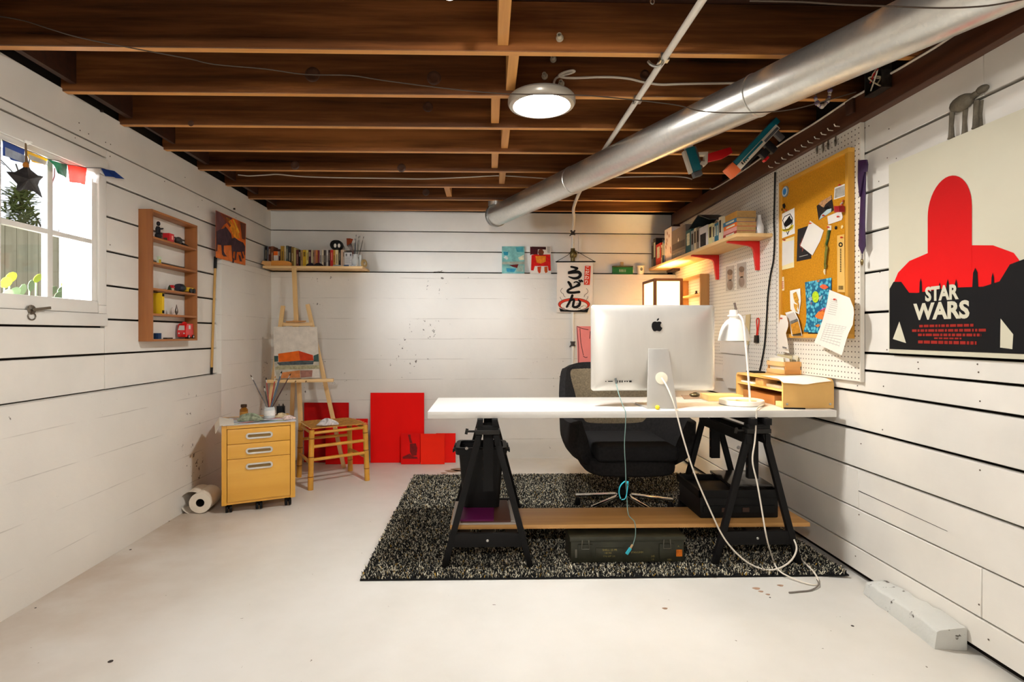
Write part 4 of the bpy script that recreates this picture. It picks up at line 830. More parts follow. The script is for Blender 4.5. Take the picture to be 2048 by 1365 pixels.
for z0, z1 in ((.452, .547), (.356, .449), (.080, .353)):
    d = cbx('drawer', -W + .033, W - .033, .002, .4, z0, z1, MAP); zc = z1 - (.048 if z1 - z0 < .12 else .052)
    pl = [cp(.075 * math.copysign(1, math.cos(a_)) * .82 + .0205 * math.cos(a_), -.0005, zc + .0205 * math.sin(a_)) for a_ in [k * math.pi / 10 for k in range(20)]]
    pi_ = [cp(.075 * math.copysign(1, math.cos(a_)) * .80 + .0095 * math.cos(a_), -.0005, zc + .0095 * math.sin(a_)) for a_ in [k * math.pi / 10 for k in range(20)]]
    b = MB()
    for k in range(20): b.extr([pl[k], pl[(k + 1) % 20], pi_[(k + 1) % 20], pi_[k]], CYV * -.008)
    b.build('handle', HB, d, bevel=.002); sheet('handle_recess', pi_, CYV * -1, .0008, mat('handle_recess', (128, 100, 56), .5, var=.1), d)
for x in (-.18, .0, .18): 
    c_ = cp(x, .045, .029); b = MB()
    for s_ in (-1, 1): b.lathe([(.0001, -.008), (.024, -.008), (.027, 0), (.024, .008), (.0001, .008)], c_ + CXV * (s_ * .012), CXV, 16)
    b.bar(c_, c_ + Z_ * .033, .014, .02); b.build('caster', BLACKP, cab)
for x in (-.18, .18):
    c_ = cp(x, .36, .029 + (.012 if x < 0 else 0)); MB().lathe([(.0001, -.018), (.024, -.018), (.027, 0), (.024, .018), (.0001, .018)], c_, CXV, 14).bar(c_, c_ + Z_ * (.033 - (.012 if x < 0 else 0)), .014, .02).build('caster', BLACKP, cab)
ct = .5756
pal = MB().extr([cp(-.215, -.012, ct), cp(.228, -.012, ct), cp(.222, .30, ct), cp(-.17, .33, ct), cp(-.215, .18, ct)], (0, 0, .003)).build('palette_sheet', mat('palette_white', (214, 212, 214), .6, var=.22, vscale=9), smooth=False); tag(pal, 'paint-smeared palette sheet covering the cabinet top', 'palette')
rn = random.Random(2); cols = [(176, 196, 188), (214, 130, 120), (96, 120, 132), (196, 186, 206), (150, 168, 120), (226, 170, 150), (60, 62, 66), (150, 180, 196), (206, 90, 60)]
for k in range(26):
    c_ = cp(rn.uniform(-.16, .19), rn.uniform(.01, .26), ct + .0032 + k * .00004); a_ = rn.uniform(-.5, .5); l_, w_ = rn.uniform(.02, .07), rn.uniform(.006, .02); u = CXV * math.cos(a_) + CYV * math.sin(a_); v_ = CYV * math.cos(a_) - CXV * math.sin(a_)
    sheet('smear', [c_ + u * (l_ * math.cos(t_) * (1 + .3 * math.sin(3 * t_ + k))) + v_ * (w_ * math.sin(t_)) for t_ in [j * math.pi / 7 for j in range(14)]], Z_, .0008, mat('smear_%d' % (k % 9), cols[k % 9], .5, var=.25, vscale=30), pal)
wc = MB().extr([cp(-.232, -.02, .58), cp(-.15, -.02, .5825), cp(-.15, .22, .5825), cp(-.235, .20, .605)], (0, 0, .002)).extr([cp(-.255, -.03, .535), cp(-.232, -.02, .58), cp(-.235, .20, .605), cp(-.262, .19, .56)], (-.002, 0, 0)).build('card_folder', mat('cream_board', (222, 212, 196), .7), smooth=False); tag(wc, 'cream card folder bent over the corner of the cabinet top', 'card')
bz = .5812
bo = thing('brown_bottle', 'small amber glass bottle with a cap on the cabinet', 'bottle', cp(-.085, .235, bz)); MB().lathe([(.024, 0), (.026, .004), (.026, .062), (.02, .07), (.016, .074), (.016, .078)], cp(-.085, .235, bz), Z_, 20).build('glass', mat('amber_glass', (136, 84, 20), .15, var=.15), bo); MB().lathe([(.019, .079), (.02, .08), (.02, .096), (.018, .098), (.0001, .098)], cp(-.085, .235, bz), Z_, 18).build('cap', mat('dark_brown_cap', (62, 42, 26), .5), bo); MB().lathe([(.0264, .02), (.0264, .05)], cp(-.085, .235, bz), Z_, 20, False).build('bottle_label', mat('tan_label', (170, 118, 50), .7), bo)
crumple('paint_rag', 'crumpled green-grey rag on the cabinet in front of the amber bottle', cp(-.045, .14, bz), .075, .05, .035, mat('green_grey_rag', (140, 146, 122), .9, var=.5, vscale=36, bump=.5, bscale=60), 9)
JG, nt, N, L, B = _new('jar_glass'); B.inputs['Base Color'].default_value = (.86, .9, .88, 1); B.inputs['Roughness'].default_value = .06; B.inputs['Alpha'].default_value = .42
jc = cp(.075, .19, bz); jr = thing('brush_jar', 'glass jar with a white label holding paintbrushes on the cabinet', 'jar', jc)
MB().lathe([(.034, 0), (.037, .004), (.037, .062), (.032, .070), (.033, .078), (.031, .078), (.030, .070), (.034, .060), (.034, .006), (.0001, .005)], jc, Z_, 24).build('glass', JG, jr); MB().lathe([(.0374, .018), (.0374, .055)], jc, Z_, 24, False).build('jar_label', mat('white_jar_label', (226, 222, 216), .7, var=.12, vscale=60), jr)
def brush(tip, base, hr, hcol, bcol, label, group, tipw=.007, long=.018):
    tip, base = Vector(tip), Vector(base); d = (tip - base).normalized(); L_ = (tip - base).length
    t = thing('paintbrush', label, 'paintbrush', base, 0, group)
    MB().tube([base, base + d * L_ * .5, tip - d * long * 2.2], [hr * .6, hr, hr * .8], 7).build('handle', mat('brush_handle_%d_%d_%d' % hcol, hcol, .4, var=.05), t)
    MB().tube([tip - d * long * 2.2, tip - d * long], [hr * .85, hr * 1.0], 8).build('ferrule', STEEL, t); MB().tube([tip - d * long, tip - d * long * .5, tip], [hr * 1.0, tipw * .6, .0008], 8).build('bristles', mat('bristle_%d_%d_%d' % bcol, bcol, .8, var=.15), t)
G_ = 'paintbrushes in the cabinet jar'
for px, py, dy, hc, bc_, lab in ((501, 750, .02, (44, 30, 26), (70, 54, 40), 'dark-handled brush leaning far left in the cabinet jar'), (532, 755, .02, (140, 36, 24), (34, 28, 26), 'red-handled brush with a black tip standing upright in the cabinet jar'), (528, 772, .03, (30, 28, 30), (40, 34, 30), 'short black brush at the back of the cabinet jar'), (551, 752, .03, (176, 40, 26), (176, 120, 50), 'red-handled brush leaning slightly right in the cabinet jar'), (564, 742, .0, (74, 88, 104), (30, 28, 28), 'thick grey-blue brush with the tallest black tip in the cabinet jar'), (582, 747, .02, (60, 34, 34), (60, 44, 34), 'thin dark brush leaning furthest right in the cabinet jar'), (556, 757, .06, (214, 200, 170), (120, 130, 140), 'pale-handled brush behind the grey-blue one in the cabinet jar')):
    tp = atY(px, py, jc.y + dy); b0 = jc + Z_ * .008 + Vector(((jc.x - tp.x) * .12, 0, 0)); brush(tp, b0, .0042 if 'thick' not in lab else .007, hc, bc_, lab, G_, .006)
bx_ = thing('binder_clip_box', 'black wire clip holder behind the brush jar', 'holder', cp(.17, .30, bz)); MB().obox(cp(.16, .33, bz + .031), CXV * .028, CYV * .02, Z_ * .03).build('body', BLACKP, bx_, bevel=.003); b = MB()
for k in (-1, 1): b.tube(smoothpath([cp(.16 + k * .012, .318, bz + .06), cp(.16 + k * .014, .30, bz + .078), cp(.165 + k * .02, .30, bz + .02)], 5), .003, 6)
b.build('wire', mat('dark_wire', (50, 48, 46), .3, .8), bx_)
crumple('paint_tube_pile', 'lump of squeezed cream clay on the cabinet right of the brush jar', cp(.155, .19, bz), .042, .03, .022, mat('cream_clay', (196, 176, 140), .8, var=.2, vscale=30), 12, 'clay'); crumple('tissue', 'crumpled tissue with orange paint at the right edge of the cabinet top', cp(.185, .09, bz), .038, .04, .016, mat('orange_tissue', (214, 190, 180), .9, var=.4, vscale=30), 15, 'tissue')

# ---- paper roll
pr_ = thing('paper_roll', 'roll of brown-white paper lying on the floor left of the cabinet', 'roll', (-1.865, 3.7, .015)); rz0 = .082; A0 = Vector((-1.838, 3.56, rz0)); AX = Vector((-.13, 1, 0)).normalized()
PAPR = mat('kraft_white_paper', (216, 204, 186), .75, var=.04)
MB().lathe([(.026, 0), (.066, 0), (.066, .19), (.026, .19), (.026, 0)], A0, AX, 32, False).build('roll', PAPR, pr_); MB().lathe([(.0255, .002), (.0255, .188)], A0, AX, 20, False).build('core_tube', mat('dark_core', (34, 26, 22), .9), pr_)
S = AX.cross(Z_).normalized(); S = S if S.x > 0 else -S
def lf2(u, t_):
    a_ = math.radians(-90 - 185 * u); r = .0668 + .046 * math.sin(math.pi * u * .95); return A0 + AX * (.003 +   .18 * t_) + S * (r * math.cos(a_) * (1 if True else 1) - .018 * u) + Z_ * (r * math.sin(a_) * (1 - .18 * u))
MB().grid(lf2, 18, 2).build('loose_sheet', PAPR, pr_)

# ---- concrete curb at the right wall
def cb(u, t_): return None
b = MB(); nb = 14; vs = []
for k in range(nb + 1):
    y = 2.0 + .44 * k / nb; xl = 1.655 + .035 * k / nb + random.uniform(-.004, .004); h = (.066 + random.uniform(-.003, .003)) * (1 - .25 * (k / nb) ** 3); zf = -.012
    vs += [(xl, y, zf + .006), (xl + .010, y, h - .006), (xl + .022, y, h), (1.780, y, h + .012 + random.uniform(-.006, .004)), (1.780, y, zf)]
b.v = vs; b.f = [[k * 5 + j, k * 5 + (j + 1) % 5, (k + 1) * 5 + (j + 1) % 5, (k + 1) * 5 + j] for k in range(nb) for j in range(5)] + [[0, 1, 2, 3, 4], [nb * 5 + j for j in (4, 3, 2, 1, 0)]]
tag(b.build('concrete_curb', paint('rough_painted_concrete', (208, 208, 202), .6, 1.2, bump=1.0), bevel=.004), 'rough white-painted concrete lump at the foot of the right wall', 'curb')
# ================================================================ DUCT, CONDUIT, CABLES
GALV, nt, N, L, B = _new('galvanised_steel')
v = coords(N, L, (1, 1, 1), False)
vo = N.new('ShaderNodeTexVoronoi'); vo.inputs['Scale'].default_value = 70; L.new(v, vo.inputs['Vector'])
L.new(ramp(N, L, vo.outputs['Color'], [(.2, lin(212, 211, 205)), (.8, lin(220, 218, 211))]), B.inputs['Base Color'])
B.inputs['Metallic'].default_value = .85; B.inputs['Roughness'].default_value = .30; bumpnode(N, L, noise(N, L, v, 7, 2), B, .25, .006)
DA, DD = Vector((.07, 4.78, 2.190)), (Vector((1.29, 1.93, 2.168)) - Vector((.07, 4.78, 2.190))).normalized()
du = thing('air_duct', 'long round galvanised air duct hanging under the joists', 'duct', DA)
seams_ = [0]
def along(px):
    best = min(range(0, 5000), key=lambda k: abs((lambda p: CX + F_PX * ((p.x * math.cos(YAW) - p.y * math.sin(YAW)) / (p.x * math.sin(YAW) + p.y * math.cos(YAW))))(DA + DD * k * .001) - px)); return best * .001
s1, s2 = along(1148), along(1516)
R_ = .089
for a_, c_ in ((0.0, s1), (s1, s2), (s2, 4.9)):
    b = MB(); b.lathe([(R_ - .004, a_), (R_, a_ + .004), (R_, c_ - .001), (R_ - .004, c_)], DA, DD, 48); b.build('pipe_section', GALV, du)
for s_ in (s1, s2): MB().lathe([(R_ + .0002, s_ - .012), (R_ + .003, s_ - .010), (R_ + .003, s_ - .002), (R_ + .0002, s_)], DA, DD, 48, False).build('joint_ring', GALV, du)
b = MB(); b.lathe([(.0001, -.022), (R_ - .012, -.020), (R_ + .004, -.008), (R_ + .009, -.004), (R_ + .009, .026), (R_ + .001, .030)], DA, DD, 40); b.build('end_cap', mat('dull_galvanised', (150, 150, 146), .35, .8, var=.12, vscale=30), du)
MB().lathe([(.066, .075), (.066, .17), (.069, .172), (.069, .182), (.066, .184), (.066, .30)], DA + DD * .055 - X_ * .02, Z_, 28).build('riser', GALV, du)
COND = mat('white_conduit_paint', (226, 220, 208), .4, var=.03)
co = thing('conduit', 'white painted conduit running under the joists and down the back wall', 'conduit', (.78, 5.12, .6))
xw = onB(1145, 500).x; yw = backY(xw) - .0145
p1 = smoothpath([(.725, -1.2, 2.282), (.722, 1.0, 2.282), (.715, 2.4, 2.282), (.708, 3.4, 2.282), (.72, 4.2, 2.281), (.755, 4.8, 2.272), (xw - .005, yw - .1, 2.235), (xw, yw - .012, 2.14), (xw, yw, 2.02), (xw, yw, 1.5), (xw, yw, .55)], 6)
MB().tube(p1, .0135, 12).build('pipe', COND, co)
for py in (466, 688):
    z = atY(1143, py, yw).z; b = MB().box((xw - .022, yw - .018, z - .022), (xw + .022, yw + .0132, z - .012)).box((xw - .022, yw - .018, z + .012), (xw + .022, yw + .0132, z + .022)).bar((xw - .03, yw - .005, z - .03), (xw + .018, yw - .02, z + .02), .012, .008).box((xw - .016, yw - .0165, z - .012), (xw + .016, yw + .0132, z + .012)); b.build('clamp', mat('dark_clamp', (62, 54, 48), .5, .6, var=.3, vscale=60), co)
z = atY(1145, 512, yw).z; cpg = MB().lathe([(.016, -.07), (.02, -.06), (.02, -.02), (.028, -.01), (.03, .02), (.024, .04), (.02, .05), (.02, .068)], (xw, yw - .004, z), Z_, 16).ball((xw + .02, yw - .008, z + .012), (.022, .022, .03), 12, 8); cpg.build('coupling', mat('weathered_brass', (106, 92, 52), .4, .6, var=.45, vscale=40), co)
MB().bar((.716, 2.60, 2.285), (.716, 2.63, 2.285), .036, .03).bar((.716, 2.20, 2.285), (.716, 2.23, 2.285), .036, .03).build('strap', STEEL, co)
def pxl(P): return [atY(x, y, Y) for x, y, Y in P]
J2 = jy[12] - .005; J6 = jy[16] - .005
cable('light_cable', 'white cable looping from the ceiling light along a joist', pxl([(1107, 190, 2.56), (1107, 172, 2.585), (1111, 158, J2), (1122, 152, J2), (1140, 147, J2 - .01), (1149, 143, J2 - .015), (1144, 141, J2 - .02), (1128, 145, J2 - .015), (1118, 151, J2 - .01), (1126, 155, J2), (1150, 156, J2), (1210, 154, J2), (1255, 157, J2), (1290, 165, J2), (1322, 169, J2), (1360, 168, J2), (1420, 167, J2), (1500, 166, J2), (1600, 166, J2)]), .0055, CW)
cable('electric_cable', 'white cable stapled along a joist from the left wall to the beam', pxl([(476, 350, J6), (486, 351, J6), (500, 352, J6), (535, 350, J6), (556, 349, J6), (600, 353, J6), (650, 355, J6), (700, 356, J6), (780, 357, J6), (850, 358, J6), (930, 355, J6), (985, 352, J6), (1012, 352, J6 - .03), (1060, 355, J6), (1110, 358, J6), (1180, 357, J6), (1260, 354, J6), (1330, 353, J6), (1362, 354, J6), (1382, 358, J6)]) + [atX(1402, 369, 1.70), atX(1420, 377, 1.728), atX(1432, 376, 1.733), atX(1486, 342, 1.733), atX(1565, 286, 1.733), atX(1630, 246, 1.733), atX(1697, 201, 1.733), atX(1728, 183, 1.733), atX(1744, 170, 1.733)], .0048, CW)
cable('electric_cable', 'white cable running along the beam to the right of the junction box', [atX(x, y, 1.733) for x, y in ((1782, 147), (1810, 131), (1835, 116), (1870, 95), (1905, 72), (1958, 37), (2011, 13), (2060, -14))], .0048, CW)
cable('thin_wire', 'thin dark wire sagging across the room under the joists', pxl([(-60, 28, 2.12), (0, 33, 2.12), (50, 42, 2.12), (100, 58, 2.12), (150, 73, 2.12), (220, 88, 2.12), (300, 103, 2.12), (380, 118, 2.12), (430, 129, 2.12), (530, 138, 2.12), (610, 149, 2.12), (700, 151, 2.12), (760, 160, 2.12), (850, 172, 2.12), (930, 181, 2.12), (1020, 188, 2.12), (1150, 190, 2.12), (1240, 197, 2.12), (1330, 207, 2.12), (1366, 213, 2.12), (1400, 222, 2.12), (1460, 226, 2.12), (1540, 224, 2.12), (1590, 218, 2.12), (1640, 205, 2.12), (1712, 184, 2.12)]), .0022, mat('dark_wire_coat', (70, 58, 48), .6, var=.1), 4)
cable('thin_wire', 'thin dark wire crossing in front of the air duct at the top', [atY(x, y, 1.45) for x, y in ((1500, 2), (1600, 4), (1680, 9), (1760, 12), (1880, 16), (1960, 13), (2010, 6), (2070, -6))], .0022, _M['dark_wire_coat'], 4)
cable('beam_wire', 'black wire tacked along the lower edge of the beam', [atX(x, y, 1.745) for x, y in ((1436, 402), (1490, 362), (1553, 322), (1640, 275), (1716, 236), (1800, 190), (1880, 146), (1950, 104), (2010, 66), (2060, 36))], .004, mat('black_wire_coat', (20, 18, 18), .5), 4)
jb = thing('junction_box', 'open metal junction box full of wires on the beam', 'box', onR(1762, 160, .06)); 
c0 = atX(1763, 160, 1.733); b = MB().box((1.695, c0.y - .055, c0.z - .055), (1.738, c0.y + .055, c0.z - .05)).box((1.695, c0.y - .055, c0.z + .05), (1.738, c0.y + .055, c0.z + .055)).box((1.695, c0.y - .055, c0.z - .05), (1.738, c0.y - .05, c0.z + .05)).box((1.695, c0.y + .05, c0.z - .05), (1.738, c0.y + .055, c0.z + .05)).box((1.735, c0.y - .05, c0.z - .05), (1.7385, c0.y + .05, c0.z + .05)); b.build('steel_case', mat('old_dark_steel', (66, 60, 54), .4, .7, var=.3, vscale=40), jb)
for nm, c_, s_ in (('white_wire', (200, 190, 170), 1), ('black_wire', (24, 22, 22), 2), ('red_wire', (160, 30, 24), 3), ('cream_wire', (210, 196, 160), 4)):
    rn = random.Random(s_); P = [Vector((1.728, c0.y + rn.uniform(-.04, .04), c0.z + rn.uniform(-.045, .045)))] + [Vector((1.70 + rn.uniform(-.015, .02), c0.y + rn.uniform(-.04, .04), c0.z + rn.uniform(-.04, .04))) for _ in range(4)]; MB().tube(smoothpath(P, 6), .003, 6).build(nm, mat('wire_' + nm, c_, .5, var=0), jb)
bd = thing('bead_bracelet', 'string of purple and pale beads hung from the duct on wire hooks', 'beads', atY(1645, 205, 2.34)); yb3 = 2.33
MB().tube(smoothpath([atY(1668, 156, yb3 - .02), atY(1662, 165, yb3 - .03), atY(1660, 180, yb3)], 5), .0022, 5).tube(smoothpath([atY(1640, 170, yb3 - .02), atY(1634, 178, yb3 - .03), atY(1632, 194, yb3)], 5), .0022, 5).build('wire_hook', mat('dark_clamp', (62, 54, 48)), bd)
pth = smoothpath(pxl([(1660, 181, yb3), (1658, 195, yb3), (1653, 205, yb3), (1646, 212, yb3), (1640, 212, yb3), (1634, 206, yb3), (1631, 196, yb3)]), 3)
for k, p in enumerate(pth): MB().ball(p, .0075 if k % 5 else .011, 8, 6).build('bead', mat('purple_bead', (112, 96, 130), .2, .3) if k % 3 == 0 else mat('pale_bead', (190, 180, 168), .2, .3), bd)
# ceiling screw hooks and insulators
for k, (px, py, y, lab) in enumerate(((1107, 121, jy[12] - .003, 'nearest the conduit crossing'), (1090, 155, jy[12] - .003, 'left of the light cable loop'), (1123, 170, jy[12] - .003, 'just above the ceiling light'), (1120, 79, jy[11] - .003, 'on the joist nearest the camera'))):
    p = atY(px, py, y); tag(MB().lathe([(.012, 0), (.015, .004), (.015, .012), (.010, .014), (.010, .03), (.006, .03), (.006, .004)], p, Vector((-.25, -1, .15)), 14).build('porcelain_tube', mat('porcelain', (198, 188, 166), .25)), 'small porcelain wire tube in a joist, %s' % lab, 'insulator', 'porcelain tubes in the joists')
p = atY(1313, 122, 2.20); tag(MB().tube(smoothpath([p + Vector((-.03, .012, .004)), p + Vector((-.02, .005, -.012)), p + Vector((.0, 0, -.022)), p + Vector((.02, .005, -.012)), p + Vector((.03, .012, .004))], 5), .006, 8).build('pipe_strap', STEEL), 'loose bent metal strap under the joist beside the conduit', 'strap')
p = atY(1305, 3, 1.74); tag(MB().tube([p + Vector((.006 * math.cos(t_), .0, .008 * math.sin(t_))) for t_ in [k * math.pi / 5 for k in range(10)]], .002, 5, True).tube([p + Z_ * .008, p + Z_ * .06], .002, 5).build('screw_eye', STEEL), 'small metal screw eye at the top edge near the conduit', 'hook')

# ---- toy blasters behind the duct
TL = mat('teal_plastic', (20, 104, 118), .35, var=.05); TW = mat('toy_white_plastic', (214, 206, 190), .4, var=.05); TG = mat('toy_grey_plastic', (88, 88, 90), .45); TO = mat('toy_orange_plastic', (226, 110, 60), .4); TR = mat('toy_red_plastic', (206, 24, 30), .35); TB = mat('toy_black_plastic', (24, 22, 24), .45)
def blaster(name, label, a_, c_, yy, wd, group):
    A, Bq = atY(*a_, yy), atY(*c_, yy); t = thing(name, label, 'toy', (A + Bq) / 2, 0, group); u = (Bq - A).normalized(); L_ = (Bq - A).length; n = Vector((0, -1, 0)); s_ = u.cross(n).normalized()
    P = lambda f, o, d=0: A + u * (L_ * f) + s_ * o + n * d
    return t, P
def pb(par, P, name, f0, f1, o0, o1, d0, d1, m, bev=.003):
    pts = [P(f0, o0, d0), P(f1, o0, d0), P(f1, o1, d0), P(f0, o1, d0)]; return MB().extr(pts, P(f0, o0, d1) - P(f0, o0, d0)).build(name, m, par, bevel=bev)
t, P = blaster('toy_blaster', 'teal and white toy dart blaster with an orange muzzle under the duct', (1462, 343), (1556, 244), 3.0, .05, 'toy dart blasters under the ceiling')
pb(t, P, 'barrel_shell', .10, 1.0, -.028, .006, -.02, .02, TL); pb(t, P, 'side_shell', .08, .92, -.002, .030, -.022, .022, TW); pb(t, P, 'muzzle', -.06, .085, -.032, .034, -.024, .024, TO); pb(t, P, 'top_rail', .12, .55, .030, .045, -.012, .012, TB); pb(t, P, 'side_panel', .2, .6, .002, .014, .0221, .025, TL); pb(t, P, 'side_panel', .62, .9, .012, .026, .0221, .025, TG)
pb(t, P, 'grip', .60, .70, .030, .10, -.015, .015, TB); pb(t, P, 'stock_bar', .82, .9, .030, .085, -.012, .012, TG); pb(t, P, 'trigger_guard', .46, .58, .046, .085, -.014, .014, TB); pb(t, P, 'red_cap', .44, .52, .086, .10, -.014, .014, TR)
for k in range(4): pb(t, P, 'vent', .16 + k * .035, .175 + k * .035, .004, .02, .0221, .024, TB, 0)
t, P = blaster('toy_blaster', 'long teal and white toy blaster with a red magazine reaching behind the duct', (1394, 343), (1352, 214), 3.25, .05, 'toy dart blasters under the ceiling')
pb(t, P, 'front_body', 0, .36, -.030, .022, -.022, .022, TL); pb(t, P, 'front_shell', .0, .34, -.048, -.0305, -.018, .018, TW); pb(t, P, 'nose', -.08, -.005, -.03, .02, -.02, .02, TG); pb(t, P, 'lower_rail', .02, .36, .023, .036, -.014, .014, TG); pb(t, P, 'middle_body', .362, .74, -.026, .018, -.02, .02, TW); pb(t, P, 'rear_body', .742, 1.02, -.02, .016, -.02, .02, TW); pb(t, P, 'rear_shell', .78, 1.0, -.036, -.021, -.016, .016, TL)
for k in range(3): pb(t, P, 'vent', .80 + k * .06, .83 + k * .06, -.012, .006, .0205, .023, TB, 0)
MQ = lambda x, y: atY(1320 + x / 4.452, 120 + y / 4.452, 3.235)
MB().extr([MQ(425, 835), MQ(560, 795), MQ(630, 775), MQ(650, 825), MQ(560, 875), MQ(425, 905)], (0, .03, 0)).build('red_magazine', TR, t, bevel=.003)
MB().extr([MQ(345, 820), MQ(430, 815), MQ(425, 920), MQ(400, 945), MQ(350, 930), MQ(370, 900), MQ(395, 900), MQ(400, 850), MQ(350, 850)], (0, .03, 0)).build('magazine_well', TW, t, bevel=.002)

# ================================================================ RIGHT WALL
PEG, nt, N, L, B = _new('pegboard'); v = coords(N, L, (1, 1, 1), False)
sp = N.new('ShaderNodeSeparateXYZ'); L.new(v, sp.inputs[0]); D2 = []
for ax in (1, 2):
    m1 = N.new('ShaderNodeMath'); m1.operation = 'MODULO'; ad = N.new('ShaderNodeMath'); ad.operation = 'ADD'; ad.inputs[1].default_value = 200 * .0254; L.new(sp.outputs[ax], ad.inputs[0]); L.new(ad.outputs[0], m1.inputs[0]); m1.inputs[1].default_value = .0254
    m2 = N.new('ShaderNodeMath'); m2.operation = 'SUBTRACT'; m2.inputs[1].default_value = .0127; L.new(m1.outputs[0], m2.inputs[0]); m3 = N.new('ShaderNodeMath'); m3.operation = 'POWER'; m3.inputs[1].default_value = 2; L.new(m2.outputs[0], m3.inputs[0]); D2.append(m3)
sm = N.new('ShaderNodeMath'); sm.operation = 'ADD'; L.new(D2[0].outputs[0], sm.inputs[0]); L.new(D2[1].outputs[0], sm.inputs[1])
lt = N.new('ShaderNodeMath'); lt.operation = 'LESS_THAN'; lt.inputs[1].default_value = .0036 ** 2; L.new(sm.outputs[0], lt.inputs[0])
mx = N.new('ShaderNodeMix'); mx.data_type = 'RGBA'; L.new(lt.outputs[0], mx.inputs[0]); mx.inputs[6].default_value = (*lin(228, 222, 210), 1); mx.inputs[7].default_value = (*lin(74, 62, 50), 1); L.new(mx.outputs[2], B.inputs['Base Color']); B.inputs['Roughness'].default_value = .45
XP = .022                                         # pegboard face, distance from the boards
ySp = onR(1553, 500, XP).y; yPe = onR(1720, 500, XP).y
WEDGE = mat('white_edge', (226, 220, 208), .5)
p1_ = MB().box((XR - XP, ySp + .006, .90), (XR - XP + .006, 5.10, 2.166)).build('pegboard', PEG, bevel=0); tag(p1_, 'large white pegboard from the back corner to the black cord', 'pegboard')
p2_ = MB().box((XR - XP, yPe + .004, .938), (XR - XP + .006, ySp - .002, 2.166)).build('pegboard', PEG, bevel=0); tag(p2_, 'white pegboard panel behind the framed cork board', 'pegboard')
MB().box((XR - XP + .0065, yPe + .004, .942), (XR - .003, yPe + .03, 2.164)).build('batten', WEDGE, p2_); MB().box((XR - XP - .001, yPe - .004, .936), (XR - .003, yPe + .0035, 2.166)).build('edge_strip', WEDGE, p2_)
MB().box((XR - XP + .0065, 3.4, .91), (XR - .003, 3.43, 2.16)).box((XR - XP + .0065, 4.9, .91), (XR - .003, 4.93, 2.16)).build('batten', WEDGE, p1_)
XQ = XR - XP
onP = lambda px, py, off=0.0: atX(px, py, XQ - off)
cable('hanging_cable', 'black cable hanging between the two pegboards to the desk organiser', [onP(x, y, .008) for x, y in ((1550, 345), (1549, 400), (1548, 440), (1549, 480), (1547, 520), (1541, 550), (1536, 590), (1533, 640), (1529, 690), (1523, 725))] + [onP(1519, 744, .008)], .0055, mat('black_cord', (26, 24, 24), .5), 5)
HK = mat('hook_steel', (206, 200, 188), .3, .7)
# hooks
prev = None
for k in range(11):
    f = k / 10; px, py = 1553 + 135 * f, 336 - 82 * f; p = onP(px, py, .001); o = MB().tube([p, p + Vector((-.045, 0, .004)), p + Vector((-.05, 0, .014))], .0028, 6).build('peg_hook', HK)
    tag(o, '%s empty peg hook from the left along the top of the pegboard' % ORD[k], 'hook', 'peg hooks along the pegboard top')
for k, (px, py) in enumerate(((1634, 285), (1646, 280), (1656, 275), (1671, 268))):
    p = onP(px, py, .006); o = MB().tube(smoothpath([p, p - Z_ * .045, p + Vector((-.006, -.008, -.062)), p + Vector((-.014, -.016, -.05)), p + Vector((-.014, -.017, -.035))], 5), .0035, 6).build('s_hook', mat('dull_steel', (120, 112, 100), .35, .8)); tag(o, '%s of four steel hooks dangling above the cork board, from the left' % ORD[k], 'hook', 'hooks dangling above the cork board')
# ---- cork board
CF = wood('cork_frame_wood', (196, 138, 40), (216, 160, 62), .45, 2, 14, .05); CFY = wood('cork_frame_wood_flat', (200, 142, 42), (220, 164, 66), .45, 1, 14, .05); CORK = mat('cork', (198, 134, 22), .85, var=.16, vscale=120, bump=.4, bscale=260)
XC = XQ - .034; tl, tr_, bl_, br_ = atX(1557, 366, XC), atX(1695, 296, XC), atX(1558, 676, XC), atX(1697, 677, XC)
ya, yb4, za, zb4 = (tl.y + bl_.y) / 2, (tr_.y + br_.y) / 2, (bl_.z + br_.z) / 2, (tl.z + tr_.z) / 2
ck = thing('cork_board', 'framed cork board hung on the pegboard covered in notes', 'noticeboard', (XQ - .001, (ya + yb4) / 2, za)); fw = .022
for (y0_, y1_, z0_, z1_, m) in ((yb4, ya, zb4 - fw, zb4, CFY), (yb4, ya, za, za + fw, CFY), (yb4, yb4 + fw, za + fw, zb4 - fw, CF), (ya - fw, ya, za + fw, zb4 - fw, CF)): MB().box((XC, y0_, z0_), (XQ - .001, y1_, z1_)).build('frame_rail', m, ck, bevel=.002)
XK = XC + .010; MB().box((XK, yb4 + fw, za + fw), (XQ - .002, ya - fw, zb4 - fw)).build('cork_panel', CORK, ck)
onK = lambda px, py, off=.0: atX(px, py, XK - off)
KS, KO = 2.967, (1520, 260)
def kp(P, off, s_=KS, o=KO): return [onK(o[0] + x / s_, o[1] + y / s_, off) for x, y in P]
def note(name, label, cat, P, m, off=.0012, s_=KS, o=KO, curl=0.0, pin=None, group='notes on the cork board'):
    t = MB().extr(kp(P, off, s_, o), (-.0006, 0, 0)).build(name, m, smooth=False); tag(t, label, cat, group)
    if pin: MB().lathe([(.0022, 0), (.0022, .004), (.0045, .006), (.0045, .012), (.0001, .013)], onK(o[0] + pin[0] / s_, o[1] + pin[1] / s_, off + .0006), NR, 8).build('push_pin', mat('red_pin', (206, 60, 36), .4), t)
    return t
def deco(t, name, P, m, off, s_=KS, o=KO): return MB().extr(kp(P, off, s_, o), (-.0005, 0, 0)).build(name, m, t, smooth=False)
s8, o8 = 8.53, (1550, 440); s7, o7 = 8.533, (1550, 300); s9, o9 = 8.028, (1545, 550)
bg = onK(1550 + 185 / s7, 300 + 712 / s7, .001); t = thing('round_badge', 'round blue and white badge at the upper left of the cork board', 'badge', bg, 0, 'notes on the cork board')
